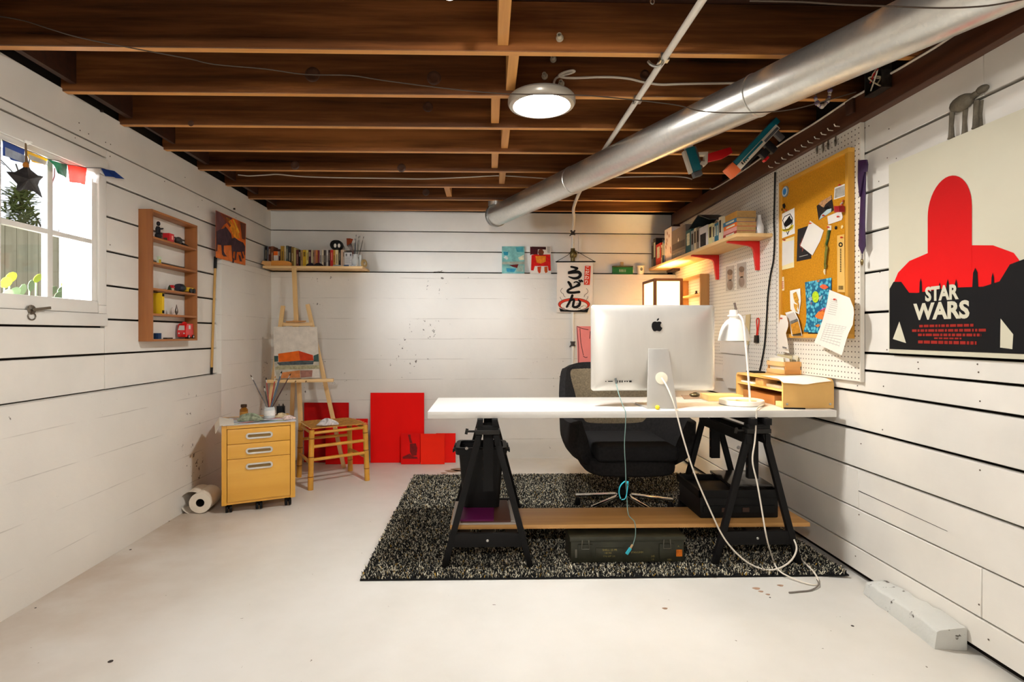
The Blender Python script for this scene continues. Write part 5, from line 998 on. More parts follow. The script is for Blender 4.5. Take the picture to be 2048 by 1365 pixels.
MB().lathe([(.032, 0), (.032, .006), (.0001, .007)], bg, NR, 24).build('rim', mat('badge_grey', (120, 128, 130), .3), t); MB().lathe([(.028, .0065), (.0001, .0078)], bg, NR, 24).build('ring', mat('badge_pale', (196, 210, 216), .3), t); MB().lathe([(.019, .0078), (.0001, .009)], bg, NR, 20).build('centre', mat('badge_blue', (40, 130, 196), .3, var=.2, vscale=90), t)
t = thing('key_ring', 'small bunch of keys pinned under the round badge', 'keys', onK(1566, 415, .002), 0, 'notes on the cork board')
for k, (P, m) in enumerate((([(135, 930), (165, 915), (180, 960), (165, 1005), (140, 985)], BLACKP), ([(95, 1020), (125, 995), (130, 1030), (95, 1060)], mat('brown_fob', (90, 40, 24), .5)), ([(160, 1020), (185, 1030), (190, 1060), (172, 1055)], mat('brass_key', (220, 190, 110), .3, .8)))): MB().extr(kp(P, .002 + .001 * k, s7, o7), (-.003, 0, 0)).build('key_piece', m, t)
DOG = note('emblem_card', 'white card with a black diamond emblem and yellow ribbon', 'card', [(100, -90), (332, -205), (338, 232), (95, 325)], PAPER, s_=s8, o=o8, pin=(205, -165))
deco(DOG, 'diamond_outline', [(125, 10), (160, -60), (260, -110), (305, -30), (300, 60), (215, 265)], mat('emblem_grey', (70, 70, 74), .7), .0019, s8, o8); deco(DOG, 'diamond_field', [(140, 10), (168, -48), (255, -92), (290, -22), (285, 55), (213, 225)], PAPER, .0025, s8, o8); deco(DOG, 'emblem', [(150, 90), (165, 40), (205, -10), (235, -55), (255, -75), (262, -30), (290, 0), (300, 30), (270, 70), (190, 125)], INK, .0031, s8, o8)
deco(DOG, 'ribbon', [(105, 140), (150, 165), (230, 145), (285, 85), (320, 85), (300, 150), (240, 190), (170, 205), (110, 185)], mat('emblem_yellow', (206, 180, 30), .7), .0037, s8, o8); deco(DOG, 'ribbon_text', [(135, 172), (230, 160), (290, 110), (293, 122), (235, 173), (140, 184)], INK, .0043, s8, o8)
YN = note('yellow_pad_sheet', 'pale yellow sheet with a white page pinned under the emblem card', 'note', [(85, 365), (330, 280), (325, 810), (75, 865)], mat('pale_yellow_paper', (232, 214, 160), .8, var=.05), s_=s8, o=o8, pin=(180, 345)); deco(YN, 'page', [(125, 385), (325, 345), (315, 720), (120, 790)], mat('white_grey_page', (222, 216, 208), .8), .0019, s8, o8)
BS_ = note('black_leaflet', 'black leaflet with a small red drawing half under a white sheet', 'leaflet', [(388, 160), (560, 105), (620, 400), (620, 660), (370, 712)], mat('black_card', (34, 32, 34), .6), .0012, s8, o8)
deco(BS_, 'drawing', [(420, 420), (450, 370), (465, 300), (475, 360), (500, 440), (480, 520), (460, 550), (465, 480), (430, 470)], mat('dull_red_print', (130, 64, 56), .7, var=.4, vscale=200), .0019, s8, o8); deco(BS_, 'line_of_print', [(415, 625), (560, 590), (562, 600), (417, 636)], GREYINK, .0019, s8, o8)
note('white_sheet', 'tilted white sheet pinned over the black leaflet', 'note', [(600, 15), (832, 180), (770, 360), (640, 608), (435, 440)], mat('sheet_white', (226, 220, 210), .8, var=.03), .003, s8, o8, pin=(622, 60))
PHc = note('dark_photo', 'dark photograph of figures on stage pinned at a slant', 'photo', [(712, 955), (965, 770), (1005, 1030), (745, 1205)], mat('photo_black', (34, 28, 28), .3, var=.6, vscale=60), .0012, s7, o7, pin=(850, 1120)); deco(PHc, 'lit_figures', [(740, 925), (800, 870), (960, 780), (970, 840), (860, 930), (830, 985), (790, 960)], mat('photo_tan', (176, 130, 92), .4, var=.6, vscale=120), .0019, s7, o7); deco(PHc, 'pale_floor', [(750, 1195), (790, 1110), (900, 1010), (965, 1000), (955, 1060)], mat('photo_pale_blue', (176, 196, 196), .4, var=.1), .0019, s7, o7); deco(PHc, 'dark_shape', [(835, 1000), (900, 950), (940, 1005), (880, 1020)], INK, .0024, s7, o7)
PG = note('blurred_photo', 'blurred black and white photo with a white border', 'photo', [(1020, 645), (1192, 580), (1192, 790), (1005, 850)], PAPER, .0012, s7, o7, pin=(1125, 600)); deco(PG, 'picture', [(1028, 665), (1188, 605), (1188, 775), (1016, 832)], mat('photo_grey_blur', (150, 144, 134), .4, var=.6, vscale=14), .0019, s7, o7)
note('white_note', 'small white note curling up under the dark photograph', 'note', [(895, 1135), (1130, 1040), (1158, 1150), (1135, 1200), (910, 1275)], mat('note_white', (222, 214, 204), .8, var=.03), .0035, s7, o7, pin=(1100, 1140))
t = note('pressed_flower', 'dried green tulip with a white bulb end pinned to the cork', 'flower', [(900, 95), (962, 95), (960, 175), (905, 180)], mat('white_wrap', (226, 216, 196), .7), .002, s8, o8, pin=(930, 125))
GS = mat('dark_green_stem', (44, 76, 40), .6, var=.3, vscale=60); b = MB().tube([onK(o8[0] + x / s8, o8[1] + y / s8, .006) for x, y in ((930, 175), (905, 320), (880, 420), (862, 560), (850, 760), (852, 850))], [.006, .005, .004, .004, .004, .003], 7); b.build('stem', GS, t)
b = MB()
for P in ([(895, 180), (925, 182), (900, 330), (840, 470), (870, 360)], [(880, 430), (905, 470), (890, 600), (870, 760), (845, 740), (850, 560)], [(850, 720), (885, 780), (870, 840), (845, 820)]): b.extr(kp(P, .009, s8, o8), (-.002, 0, 0))
b.build('leaf', mat('olive_leaf', (110, 108, 44), .6, var=.3, vscale=60), t); MB().tube([onK(o8[0] + x / s8, o8[1] + y / s8, .008) for x, y in ((848, 840), (845, 880), (852, 935))], [.004, .006, .003], 6).build('bulb_end', mat('cream_bulb', (226, 210, 170), .6), t)
RU = note('ruler_strip', 'long tan card strip with black print and a barcode on the cork board', 'strip', [(1062, 270), (1185, 245), (1195, 1240), (1065, 1230)], mat('tan_card', (220, 176, 96), .6, var=.04), .003, s8, o8, pin=(1160, 300)); deco(RU, 'round_mark', [(1121 + 36 * math.cos(a_), 424 + 42 * math.sin(a_)) for a_ in [k * math.pi / 8 for k in range(16)]], INK, .0037, s8, o8); deco(RU, 'round_mark_centre', [(1121 + 16 * math.cos(a_), 424 + 20 * math.sin(a_)) for a_ in [k * math.pi / 6 for k in range(12)]], _M['tan_card'], .0043, s8, o8)
for k in range(14): deco(RU, 'print', [(1110, 495 + k * 29), (1132, 492 + k * 29), (1132, 508 + k * 29), (1110, 512 + k * 29)], INK, .0037, s8, o8)
for k in range(8): deco(RU, 'bar', [(1088 + k * 10, 1125), (1093 + k * 10, 1124), (1093 + k * 10, 1192), (1088 + k * 10, 1193)], INK, .0037, s8, o8)
for k, (x, y, m) in enumerate(((1045, 135, BLACKP), (1152, 120, mat('pale_gold_pin', (236, 206, 140), .4)))): tag(MB().lathe([(.008, 0), (.009, .003), (.0001, .007)], onK(o8[0] + x / s8, o8[1] + y / s8, .001), NR, 10).build('pin_badge', m), ('tiny dark pin badge above the tan strip' if k == 0 else 'tiny gold pin badge above the tan strip'), 'badge', 'pin badges on the cork board')
tag(MB().extr(kp([(1155, 960), (1240, 955), (1245, 1060), (1160, 1065)], -.0, s7, o7), (-.03, 0, 0)).build('red_clip', mat('dark_red_clip', (150, 20, 26), .4), bevel=.002), 'dark red clip on the cork board frame at the right', 'clip').location.x -= .014
t = thing('charm', 'small beaded charm hanging beside the dark red clip', 'charm', onK(1684, 406, .003), 0, 'notes on the cork board')
for k, (x, y) in enumerate(((1160, 870), (1148, 905), (1138, 940), (1125, 925), (1150, 965))): MB().ball(onK(o7[0] + x / s7, o7[1] + y / s7, .0062), .005, 8, 6).build('bead', mat('pale_bead', (190, 180, 168)) if k % 2 else mat('coral_bead', (190, 80, 50), .3), t)
# blue fish cloth
def curved(name, label, cat, quad, offs, m, group, s_, o, n=10):
    """sheet given by left edge and right edge polylines in the picture, with stand-off from the cork"""
    Lh, Rh = quad
    def f(u, t_):
        def at(E):
            k = t_ * (len(E) - 1); i = min(int(k), len(E) - 2); w_ = k - i; return (E[i][0] * (1 - w_) + E[i + 1][0] * w_, E[i][1] * (1 - w_) + E[i + 1][1] * w_)
        a_, c_ = at(Lh), at(Rh); x, y = a_[0] * (1 - u) + c_[0] * u, a_[1] * (1 - u) + c_[1] * u
        return onK(o[0] + x / s_, o[1] + y / s_, offs(u, t_))
    return tag(MB().grid(f, n, n, (-.0006, 0, 0)).build(name, m), label, cat, group)
SEAB, nt, N, L, B = _new('sea_print_cloth'); v = coords(N, L, (0.001, 1, 1), False); vo = N.new('ShaderNodeTexVoronoi'); vo.inputs['Scale'].default_value = 52; vo.inputs['Randomness'].default_value = .75; L.new(v, vo.inputs['Vector']); L.new(ramp(N, L, vo.outputs['Distance'], [(.3, lin(96, 186, 200)), (.48, lin(60, 154, 180)), (.58, lin(0, 92, 128))]), B.inputs['Base Color']); B.inputs['Roughness'].default_value = .8
coff = lambda u, t_: .004 + .006 * math.sin(3 * u + 2 * t_) ** 2
fc = curved('fish_cloth', 'turquoise cloth printed with fish and a green turtle on the cork board', 'cloth', ([(522, 120), (535, 330), (545, 560), (545, 760), (500, 915)], [(948, 45), (945, 240), (900, 500), (830, 720), (740, 935)]), coff, SEAB, 'notes on the cork board', s9, o9)
def fd(name, P, c_, off=.0115): deco(fc, name, P, mat(name + '_print', c_, .8, var=.25, vscale=120), off, s9, o9)
fd('turtle', [(690 + 55 * math.cos(a_), 355 + 92 * math.sin(a_)) for a_ in [k * math.pi / 8 for k in range(16)]], (176, 206, 40)); fd('turtle_fin', [(575, 375), (640, 345), (650, 400), (600, 420)], (150, 176, 190)); fd('turtle_fin', [(740, 365), (805, 320), (800, 350), (755, 430)], (150, 176, 190)); fd('turtle_leg', [(600, 440), (640, 440), (625, 500)], (120, 110, 130)); fd('orange_fish', [(755, 190), (800, 150), (850, 160), (900, 200), (850, 232), (800, 225)], (222, 96, 60)); fd('rainbow_fish', [(680, 665), (740, 590), (850, 540), (830, 640), (800, 720), (720, 700)], (226, 120, 50)); fd('fish_head', [(740, 590), (800, 545), (850, 525), (845, 590), (790, 600)], (206, 90, 150)); fd('small_fish', [(680, 815), (740, 790), (770, 810), (730, 845)], (206, 120, 60)); fd('top_fish', [(700, 105), (740, 85), (760, 100), (730, 120)], (200, 120, 70))
curved('black_postcard', 'strip of a black card with white lettering under the turquoise cloth', 'card', ([(570, 925), (575, 980)], [(740, 920), (738, 975)]), lambda u, t_: .0014, mat('black_card', (34, 32, 34)), 'notes on the cork board', s9, o9, 2)
rcp = lambda u, t_: .012 + .030 * u * (.4 + .6 * t_) + .016 * t_
BR = curved('large_receipt', 'large white receipt curling off the lower right of the cork board', 'receipt', ([(915, 240), (880, 450), (815, 700), (740, 920), (672, 1085)], [(1240, 370), (1315, 560), (1290, 800), (1210, 960), (1115, 1295)]), rcp, mat('receipt_paper', (230, 222, 210), .8, var=.02), 'notes on the cork board', s9, o9)
def rdec(name, Ls): 
    b = MB()
    for (u0, t0, u1, t1) in Ls:
        E = ([(915, 240), (880, 450), (815, 700), (740, 920), (672, 1085)], [(1240, 370), (1315, 560), (1290, 800), (1210, 960), (1115, 1295)])
        def pt_(u, t_):
            def at(e): k = t_ * 4; i = min(int(k), 3); w_ = k - i; return (e[i][0] * (1 - w_) + e[i + 1][0] * w_, e[i][1] * (1 - w_) + e[i + 1][1] * w_)
            a_, c_ = at(E[0]), at(E[1]); return onK(o9[0] + (a_[0] * (1 - u) + c_[0] * u) / s9, o9[1] + (a_[1] * (1 - u) + c_[1] * u) / s9, rcp(u, t_) + .0012)
        b.extr([pt_(u0, t0), pt_(u1, t0), pt_(u1, t1), pt_(u0, t1)], (-.0003, 0, 0))
    b.build(name, GREYINK, BR, smooth=False)
rdec('lines_of_print', [(.1 + .0 * k, .16 + k * .035, .38, .166 + k * .035) for k in range(8)] + [(.16, .58 + k * .04, .82, .586 + k * .04) for k in range(9)] + [(.16 + k * .11, .57, .164 + k * .11, .92) for k in range(7)])
MB().lathe([(.0022, 0), (.0022, .004), (.0045, .006), (.0045, .012), (.0001, .013)], onK(o9[0] + 1020 / s9, o9[1] + 395 / s9, .022), NR, 8).build('push_pin', mat('red_pin', (206, 60, 36)), BR)
RL = curved('narrow_receipt', 'narrow white receipt with a barcode hanging below the cork board frame', 'receipt', ([(130, 640), (105, 800), (70, 930), (95, 1080), (115, 1225)], [(225, 660), (262, 800), (215, 940), (245, 1080), (268, 1260)]), lambda u, t_: .026 + .008 * math.sin(5 * t_), mat('receipt_paper', (230, 222, 210)), 'notes on the cork board', s9, o9); 
MB().extr([onK(o9[0] + x / s9, o9[1] + y / s9, .035) for x, y in ((160, 1150), (225, 1165), (228, 1190), (163, 1178))], (-.0004, 0, 0)).build('barcode', mat('barcode_grey', (120, 114, 108), .8, var=.5, vscale=300, stretch=(1, 1, .01)), RL); MB().lathe([(.0022, 0), (.0022, .004), (.0045, .006), (.0045, .012), (.0001, .013)], onK(o9[0] + 160 / s9, o9[1] + 700 / s9, .03), NR, 8).build('push_pin', mat('red_pin', (206, 60, 36)), RL)
LN = curved('drawing_card', 'white card with a golden ink drawing pinned above the postcard', 'card', ([(282, 255), (285, 420), (290, 560)], [(445, 220), (455, 420), (428, 635)]), lambda u, t_: .004 + .004 * math.sin(3 * u), PAPER, 'notes on the cork board', s9, o9, 6)
for P in ([(330, 300), (380, 270), (400, 330), (420, 400), (400, 470), (360, 440), (340, 380)], [(340, 460), (400, 480), (390, 560), (410, 600), (380, 590), (350, 530)], [(400, 400), (425, 470), (420, 560), (405, 520)]): deco(LN, 'golden_drawing', P, mat('golden_ink', (206, 150, 50), .7, var=.6, vscale=160), .0092, s9, o9)
PC = curved('postcard', 'curled postcard of a golden field and grey sky at the bottom of the cork board', 'postcard', ([(205, 610), (265, 740), (310, 985)], [(350, 570), (420, 720), (478, 980)]), lambda u, t_: .010 + .006 * u, PAPER, 'notes on the cork board', s9, o9, 6)
deco(PC, 'sky', [(232, 640), (345, 600), (395, 700), (290, 745), (268, 720)], mat('print_pale_grey', (200, 192, 184), .6), .0175, s9, o9); deco(PC, 'hills', [(285, 745), (398, 705), (412, 745), (290, 790)], mat('print_grey_hill', (110, 106, 98), .6, var=.3, vscale=80), .018, s9, o9); deco(PC, 'field', [(292, 800), (412, 748), (458, 930), (322, 965)], mat('print_gold_field', (190, 132, 40), .6, var=.3, vscale=60), .018, s9, o9); deco(PC, 'dark_ground', [(318, 960), (458, 930), (466, 975), (322, 978)], mat('print_dark_ground', (70, 60, 36), .6), .018, s9, o9)
TGt = note('paper_tag', 'small cream tag with red printing at the left edge of the cork board', 'tag', [(125, 40), (185, 30), (190, 250), (122, 262)], mat('cream_tag', (226, 206, 170), .7), .0012, s9, o9)
for k in range(4): deco(TGt, 'red_print', [(135, 110 + k * 32), (178, 106 + k * 32), (176, 122 + k * 32), (138, 126 + k * 32)], mat('red_tag_ink', (190, 80, 60), .8), .0019, s9, o9)
# ---- pegboard things nearer the corner
for k, (P, lab) in enumerate((([(1452, 534), (1468, 531), (1468, 581), (1452, 583)], 'blurred portrait photo on the pegboard, the one nearer the bracket'), ([(1474, 528), (1492, 524), (1493, 576), (1474, 579)], 'blurred portrait photo on the pegboard, nearer the cork board'))):
    t = MB().extr([onP(x, y, .0015) for x, y in P], (-.0008, 0, 0)).build('portrait_photo', mat('photo_backdrop', (176, 168, 160), .4, var=.1, vscale=10), smooth=False); tag(t, lab, 'photo', 'portrait photos on the pegboard'); cxp = sum(p_[0] for p_ in P) / 4; y0p = P[0][1]
    for nm, (ax, ay, rx, ry), c_ in (('shirt', (0, 36, 6, 11), (150, 130, 118)), ('face', (0, 19, 5, 9), (182, 150, 126)), ('hair', (0, 11, 5.5, 6), (122, 100, 86))): MB().extr([onP(cxp + ax + rx * math.cos(a_), y0p + ay + ry * math.sin(a_), .0025 if nm != 'hair' else .003) for a_ in [j * math.pi / 7 for j in range(14)]], (-.0004, 0, 0)).build(nm, mat('portrait_' + nm, c_, .5, var=.2, vscale=20), t, smooth=False)
CLB = mat('white_board_sheet', (232, 226, 216), .7, var=.02)
for nm, lab, P, off in (('paper_pad', 'white paper pad hanging behind the desk lamp shade', [(1449, 640), (1492, 631), (1489, 682), (1449, 682)], .012), ('drawing_pad', 'white pad below the lamp shade on the pegboard', [(1441, 683), (1496, 684), (1494, 711), (1441, 705)], .010), ('white_board', 'large plain white board behind the stem of the desk lamp', [(1447, 708), (1495, 713), (1496, 772), (1480, 779), (1455, 776), (1446, 760)], .006), ('paper_sheet', 'white sheet pinned low on the pegboard behind the computer', [(1428, 730), (1446, 731), (1446, 757), (1428, 756)], .004)):
    tag(MB().extr([onP(x, y, off) for x, y in P], (-.004 if off > .008 else -.0008, 0, 0)).build(nm, CLB, smooth=False), lab, 'paper', 'papers on the pegboard behind the lamp')
tag(MB().extr([onP(x, y, .006) for x, y in ((1488, 631), (1501, 629), (1497, 690), (1492, 690))], (-.008, 0, 0)).build('clipboard', mat('clipboard_tan', (206, 186, 140), .6), smooth=False), 'tan clipboard edge beside the white pad behind the lamp', 'clipboard', 'papers on the pegboard behind the lamp')
t = thing('usb_stick', 'black memory stick on a red strap hanging on the pegboard', 'memory stick', onP(1514, 660, .006)); b = MB().tube(smoothpath([onP(1516, 637, .006), onP(1513, 641, .008), onP(1514, 660, .008), onP(1513, 671, .008)], 5), .004, 6).tube(smoothpath([onP(1516, 637, .006), onP(1518, 641, .008), onP(1516, 660, .008), onP(1515, 671, .008)], 5), .004, 6); b.build('strap', mat('red_strap', (206, 50, 36), .6), t); MB().extr([onP(x, y, .004) for x, y in ((1511, 671), (1518, 671), (1518, 686), (1510, 686))], (-.010, 0, 0)).build('body', BLACKP, t, bevel=.002)
tie = thing('purple_tie', 'dark purple necktie hanging at the edge of the pegboard', 'tie', atX(1729, 420, XR - .02)); PU = mat('purple_silk', (52, 26, 66), .45, var=.25, vscale=30); q9 = lambda P, off: [atX(1520 + x / 2.967, 260 + y / 2.967, XR - off) for x, y in P]
MB().extr(q9([(592, 180), (640, 176), (645, 205), (640, 250), (622, 250), (600, 400), (590, 300)], .036), (-.010, 0, 0)).build('loop', PU, tie, bevel=.003); MB().extr(q9([(605, 240), (632, 240), (626, 560), (630, 690), (610, 738), (589, 690), (592, 600), (600, 420)], .030), (-.005, 0, 0)).build('blade', PU, tie, bevel=.002); MB().tube(q9([(608, 738), (606, 770)], .032), .0016, 5).build('thread', PU, tie); MB().ball(q9([(605, 785)], .032)[0], (.006, .009, .016), 10, 8).build('brass_weight', mat('old_brass', (130, 110, 70), .3, .8), tie)

# ---- poster panel and grey toy
XPO = XR - .022; tlp, blp = atX(1778.5, 329.5, XPO), atX(1776.5, 706.5, XPO); yl = (tlp.y + blp.y) / 2; yr = yl - .625; zb5, zt5 = blp.z, tlp.z
po_ = thing('poster_panel', 'large cream poster panel with a red arch above black hills and cream lettering', 'poster', (XR - .012, (yl + yr) / 2, zb5)); CREAM = mat('poster_cream', (206, 200, 178), .5, var=.02)
MB().box((XPO, yr, zb5), (XR - .0015, yl, zt5)).build('panel', CREAM, po_, bevel=.0015)
def pq(P, k): return [atX(1740 + x / 2.354, 180 + y / 2.354, XPO - .0006 * k) for x, y in P]
RG, nt, N, L, B = _new('poster_red'); v = coords(N, L, (1, 1, 1), False); sp = N.new('ShaderNodeSeparateXYZ'); L.new(v, sp.inputs[0]); mr = N.new('ShaderNodeMapRange'); mr.inputs[1].default_value = .25; mr.inputs[2].default_value = .75; L.new(sp.outputs[2], mr.inputs[0]); L.new(ramp(N, L, mr.outputs[0], [(.0, lin(230, 8, 10)), (1, lin(176, 2, 4))]), B.inputs['Base Color']); B.inputs['Roughness'].default_value = .7; B.inputs['Specular IOR Level'].default_value = .2
PBK = mat('poster_black', (13, 11, 13), .7, var=.05)
def onpo(f, g_, k): return Vector((XPO - .0006 * k, yl - f * (yl - yr), zb5 + g_ * (zt5 - zb5)))
def poly(P, k, m, nm): return sheet(nm, [onpo(a_, c_, k) for a_, c_ in P], NR, .0004, m, po_)
ar = [(.345 + .315 * .5 * (1 - math.cos(t_)) * 1.02, .665 + .165 * math.sin(t_)) for t_ in [math.pi * k / 20 for k in range(21)]]
arch = [(.345, .36)] + ar + [(.666, .36)]
poly([(.03, .27), (.03, .345), (.09, .42), (.19, .47), (.36, .495), (.64, .495), (.80, .475), (.92, .43), (.985, .36), (.985, .27)], 1, RG, 'red_mound'); poly(arch, 2, RG, 'red_arch')
poly([(.012, .022), (.012, .34), (.05, .375), (.12, .37), (.19, .31), (.26, .305), (.5, .315), (.74, .305), (.84, .32), (.90, .385), (.985, .40), (.985, .022)], 3, PBK, 'black_ground')
for x, h, w_ in ((.29, .375, .012), (.44, .345, .010), (.50, .355, .012), (.56, .35, .012), (.69, .39, .02), (.80, .36, .01)): poly([(x - w_, .30), (x - w_ * .7, h - .02), (x, h), (x + w_ * .7, h - .02), (x + w_, .30)], 3.5, PBK, 'black_spire')
poly([(.045, .075), (.105, .165), (.165, .055)], 4, CREAM, 'cream_triangle'); poly([(.845, .045), (.848, .165), (.92, .10), (.915, .04)], 4, CREAM, 'cream_triangle')
text('title', 'STAR', onpo(.45, .290, 5), UR, Z_, .076, CREAM, po_, .04, sx=.86); text('title', 'WARS', onpo(.445, .207, 5), UR, Z_, .088, CREAM, po_, .04, sx=1.06)
rn = random.Random(12)
CRD = mat('poster_red_print', (150, 34, 24), .6, var=0)
for r_, (g_, a0, a1, hh_) in enumerate(((.140, .28, .68, .010), (.118, .22, .76, .010), (.097, .27, .73, .010), (.081, .40, .60, .006), (.062, .27, .70, .012))):
    x = a0
    while x < a1: w_ = rn.uniform(.012, .05); poly([(x, g_ - hh_ * .6), (min(x + w_, a1), g_ - hh_ * .6), (min(x + w_, a1), g_ + hh_ * .6), (x, g_ + hh_ * .6)], 5, CRD, 'credit_line'); x += w_ + .008
zt6 = zt5 + .0006; yt = atX(1930, 245, XPO + .01).y
gt = thing('toy_animal', 'small grey four-legged toy standing on top of the poster panel', 'toy', (XPO + .008, yt, zt6)); TGY = mat('toy_grey_brown', (104, 96, 82), .6, var=.3, vscale=30, bump=.3)
tp_ = lambda x, y, d=0: atX(1648 + x / 3.4125, y / 3.4125, XPO + .006 - d)
for (x0_, x1_, xt) in ((868, 850, 875), (962, 952, 968), (1048, 1040, 1042), (1083, 1085, 1072)):
    a_ = tp_(xt, 800, .004 if xt in (875, 1042) else -.012); f_ = tp_(x1_, 0, .004 if xt in (875, 1042) else -.012); f_.z = zt6; a_.z = zt6 + .098; f_.y = a_.y + .004; MB().tube([f_, f_ + Z_ * .008, (a_ + f_) / 2 + Vector((0, .002, 0)), a_], [.013, .010, .0075, .009], 8).build('leg', TGY, gt)
b_c = tp_(940, 755); b_c.z = zt6 + .118; MB().ball(b_c, (.022, .052, .030), 14, 8).build('body', TGY, gt); h_ = b_c + Vector((0, -.072, .010)); MB().tube([b_c + Vector((0, -.045, .006)), h_], [.012, .010], 8).build('neck', TGY, gt); MB().ball(h_ + Vector((0, -.014, .004)), (.014, .024, .014), 12, 8).build('head', TGY, gt)

# ================================================================ LEFT WALL THINGS
# ---- box shelf
WX = leftX(3.4, LP); fx = WX + .078; sy0, sy1 = onL(288, 550).y, 0; sy0 = 3.172; sy1 = atX(395, 550, fx).y
ws = thing('box_shelf', 'tall brown wooden box shelf with four inner shelves on the left wall', 'shelf', (WX + .04, (sy0 + sy1) / 2, 1.12)); zz = lambda py: atY(310, py, sy0).z
zt7, zb7 = zz(418), zz(683.5)
MB().box((WX + .0015, sy0, zb7), (fx, sy0 + .013, zt7)).build('side', OAKZ, ws, bevel=.001); MB().box((WX + .0015, sy1 - .013, zb7), (fx, sy1, zt7)).build('side', OAKZ, ws, bevel=.001)
shz = [zz(472), zz(523), zz(575.5), zz(627)]
MB().box((WX + .0015, sy0 + .013, zt7 - .013), (fx, sy1 - .013, zt7)).build('top', OAKY, ws, bevel=.001); MB().box((WX + .0015, sy0 + .013, zb7), (fx, sy1 - .013, zb7 + .012)).build('bottom', OAKY, ws, bevel=.001)
for z in shz: MB().box((WX + .0015, sy0 + .013, z - .012), (fx, sy1 - .013, z)).build('shelf_board', OAKY, ws, bevel=.001)
sa_ = lambda px, z, x=.045: Vector((WX + x, atX(px, 500, WX + x).y, z + .0006))
G_ = 'trinkets in the box shelf'
p = sa_(316, shz[0]); t = thing('black_figurine', 'small black figurine with an outstretched arm on the top shelf', 'figurine', p, 0, G_); FK = mat('black_figure', (26, 26, 30), .5, var=.2)
MB().ball(p + Z_ * .02, (.016, .02, .02), 12, 8).build('base_body', FK, t); MB().tube([p + Z_ * .035, p + Z_ * .06, p + Z_ * .075], [.012, .014, .009], 8).build('torso', FK, t); MB().ball(p + Vector((0, .004, .092)), (.010, .012, .014), 10, 8).build('head', FK, t); MB().tube([p + Vector((0, .008, .064)), p + Vector((.004, .03, .066)), p + Vector((.004, .045, .072))], [.006, .005, .003], 7).build('arm', FK, t)
p = sa_(337, shz[0]); t = thing('red_tin', 'small red box with a pale emblem on the top shelf', 'box', p, 0, G_); MB().obox(p + Z_ * .026, X_ * .02, Y_ * .026, Z_ * .0255).build('body', mat('red_tin_paint', (206, 30, 40), .35, var=.06), t, bevel=.002); MB().obox(p + Vector((.0206, .006, .028)), X_ * .0006, Y_ * .007, Z_ * .012).build('emblem', mat('pale_pink_print', (240, 170, 150), .6), t); MB().obox(p + Vector((-.002, -.0268, .012)), X_ * .010, Y_ * .0006, Z_ * .011).build('window', mat('tin_dark_window', (84, 60, 40), .4), t)
p = sa_(357, shz[0]); t = thing('grey_helmet_toy', 'round dark grey toy with a rod on the top shelf', 'toy', p, 0, G_); DG = mat('dark_grey_toy', (66, 62, 58), .5, var=.3, vscale=60); MB().ball(p + Z_ * .026, (.022, .025, .025), 14, 10).build('body', DG, t); MB().tube([p + Vector((.012, .016, .012)), p + Vector((.02, .05, .006)), p + Vector((.02, .075, .004))], [.007, .006, .004], 8).build('rod', FK, t)
p = sa_(318, shz[1]); t = thing('paper_figure', 'little pale green and yellow paper figure on the second shelf', 'figurine', p, 0, G_); MB().obox(p + Z_ * .022, X_ * .006, Y_ * .014, Z_ * .0215).build('card', mat('mint_paper', (206, 220, 190), .7), t); MB().obox(p + Vector((.007, -.002, .014)), X_ * .0008, Y_ * .009, Z_ * .012).build('yellow_figure', mat('yellow_green_print', (190, 170, 50), .7, var=.4, vscale=120), t)
p = sa_(342, shz[2]); t = thing('red_house_ornament', 'tiny red-roofed house ornament with a tree on the third shelf', 'ornament', p, 0, G_); MB().obox(p + Vector((0, .008, .009)), X_ * .008, Y_ * .010, Z_ * .0085).build('house', mat('house_cream', (206, 180, 150), .7), t); MB().extr([p + Vector((-.012, -.006, .018)), p + Vector((-.012, .022, .018)), p + Vector((-.012, .008, .036))], (.024, 0, 0)).build('roof', mat('roof_red', (190, 36, 40), .5), t); MB().lathe([(.002, 0), (.002, .004), (.012, .005), (.007, .016), (.009, .017), (.0001, .036)], p + Vector((.0, -.016, 0)), Z_, 8).build('tree', mat('tiny_tree_green', (50, 62, 36), .8, var=.3), t)
p = sa_(360, shz[2]); t = thing('toy_barrel', 'dark barrel-shaped toy with green and blue sides on the third shelf', 'toy', p, 0, G_); MB().lathe([(.0001, -.03), (.022, -.03), (.026, -.01), (.026, .012), (.022, .03), (.0001, .03)], p + Z_ * .0268, Y_, 16).build('body', mat('toy_dark_navy', (26, 30, 46), .4, var=.2), t); MB().lathe([(.0264, .006), (.0264, .014)], p + Z_ * .0268, Y_, 16, False).build('band', mat('toy_green_band', (60, 84, 40), .5), t)
p = sa_(377, shz[2]); t = thing('toy_car', 'yellow, black and red toy car on the third shelf', 'toy', p, 0, G_); MB().obox(p + Vector((0, 0, .022)), X_ * .02, Y_ * .032, Z_ * .014).build('body', mat('toy_yellow', (222, 176, 40), .4), t, bevel=.005); MB().obox(p + Vector((.001, .026, .014)), X_ * .02, Y_ * .012, Z_ * .012).build('bumper', mat('toy_red', (206, 36, 40), .4), t, bevel=.003)
for dy in (-.018, .020): MB().lathe([(.0001, 0), (.015, 0), (.015, .008), (.006, .010), (.0001, .010)], p + Vector((.0205, dy, .0155)), X_, 14).build('wheel', TB, t)
p = sa_(316, shz[3]); t = thing('yellow_book', 'yellow and black boxed paperback on the fourth shelf', 'book', p, 0, G_); MB().obox(p + Z_ * .062, X_ * .03, Y_ * .012, Z_ * .0615).build('cover', mat('yellow_cover', (222, 180, 30), .5, var=.05), t, bevel=.001)
for dz in (.012, .112): MB().obox(p + Vector((.0305, 0, dz)), X_ * .0006, Y_ * .010, Z_ * .009).build('black_band', INK, t)
G2 = 'glass drops in the box shelf'
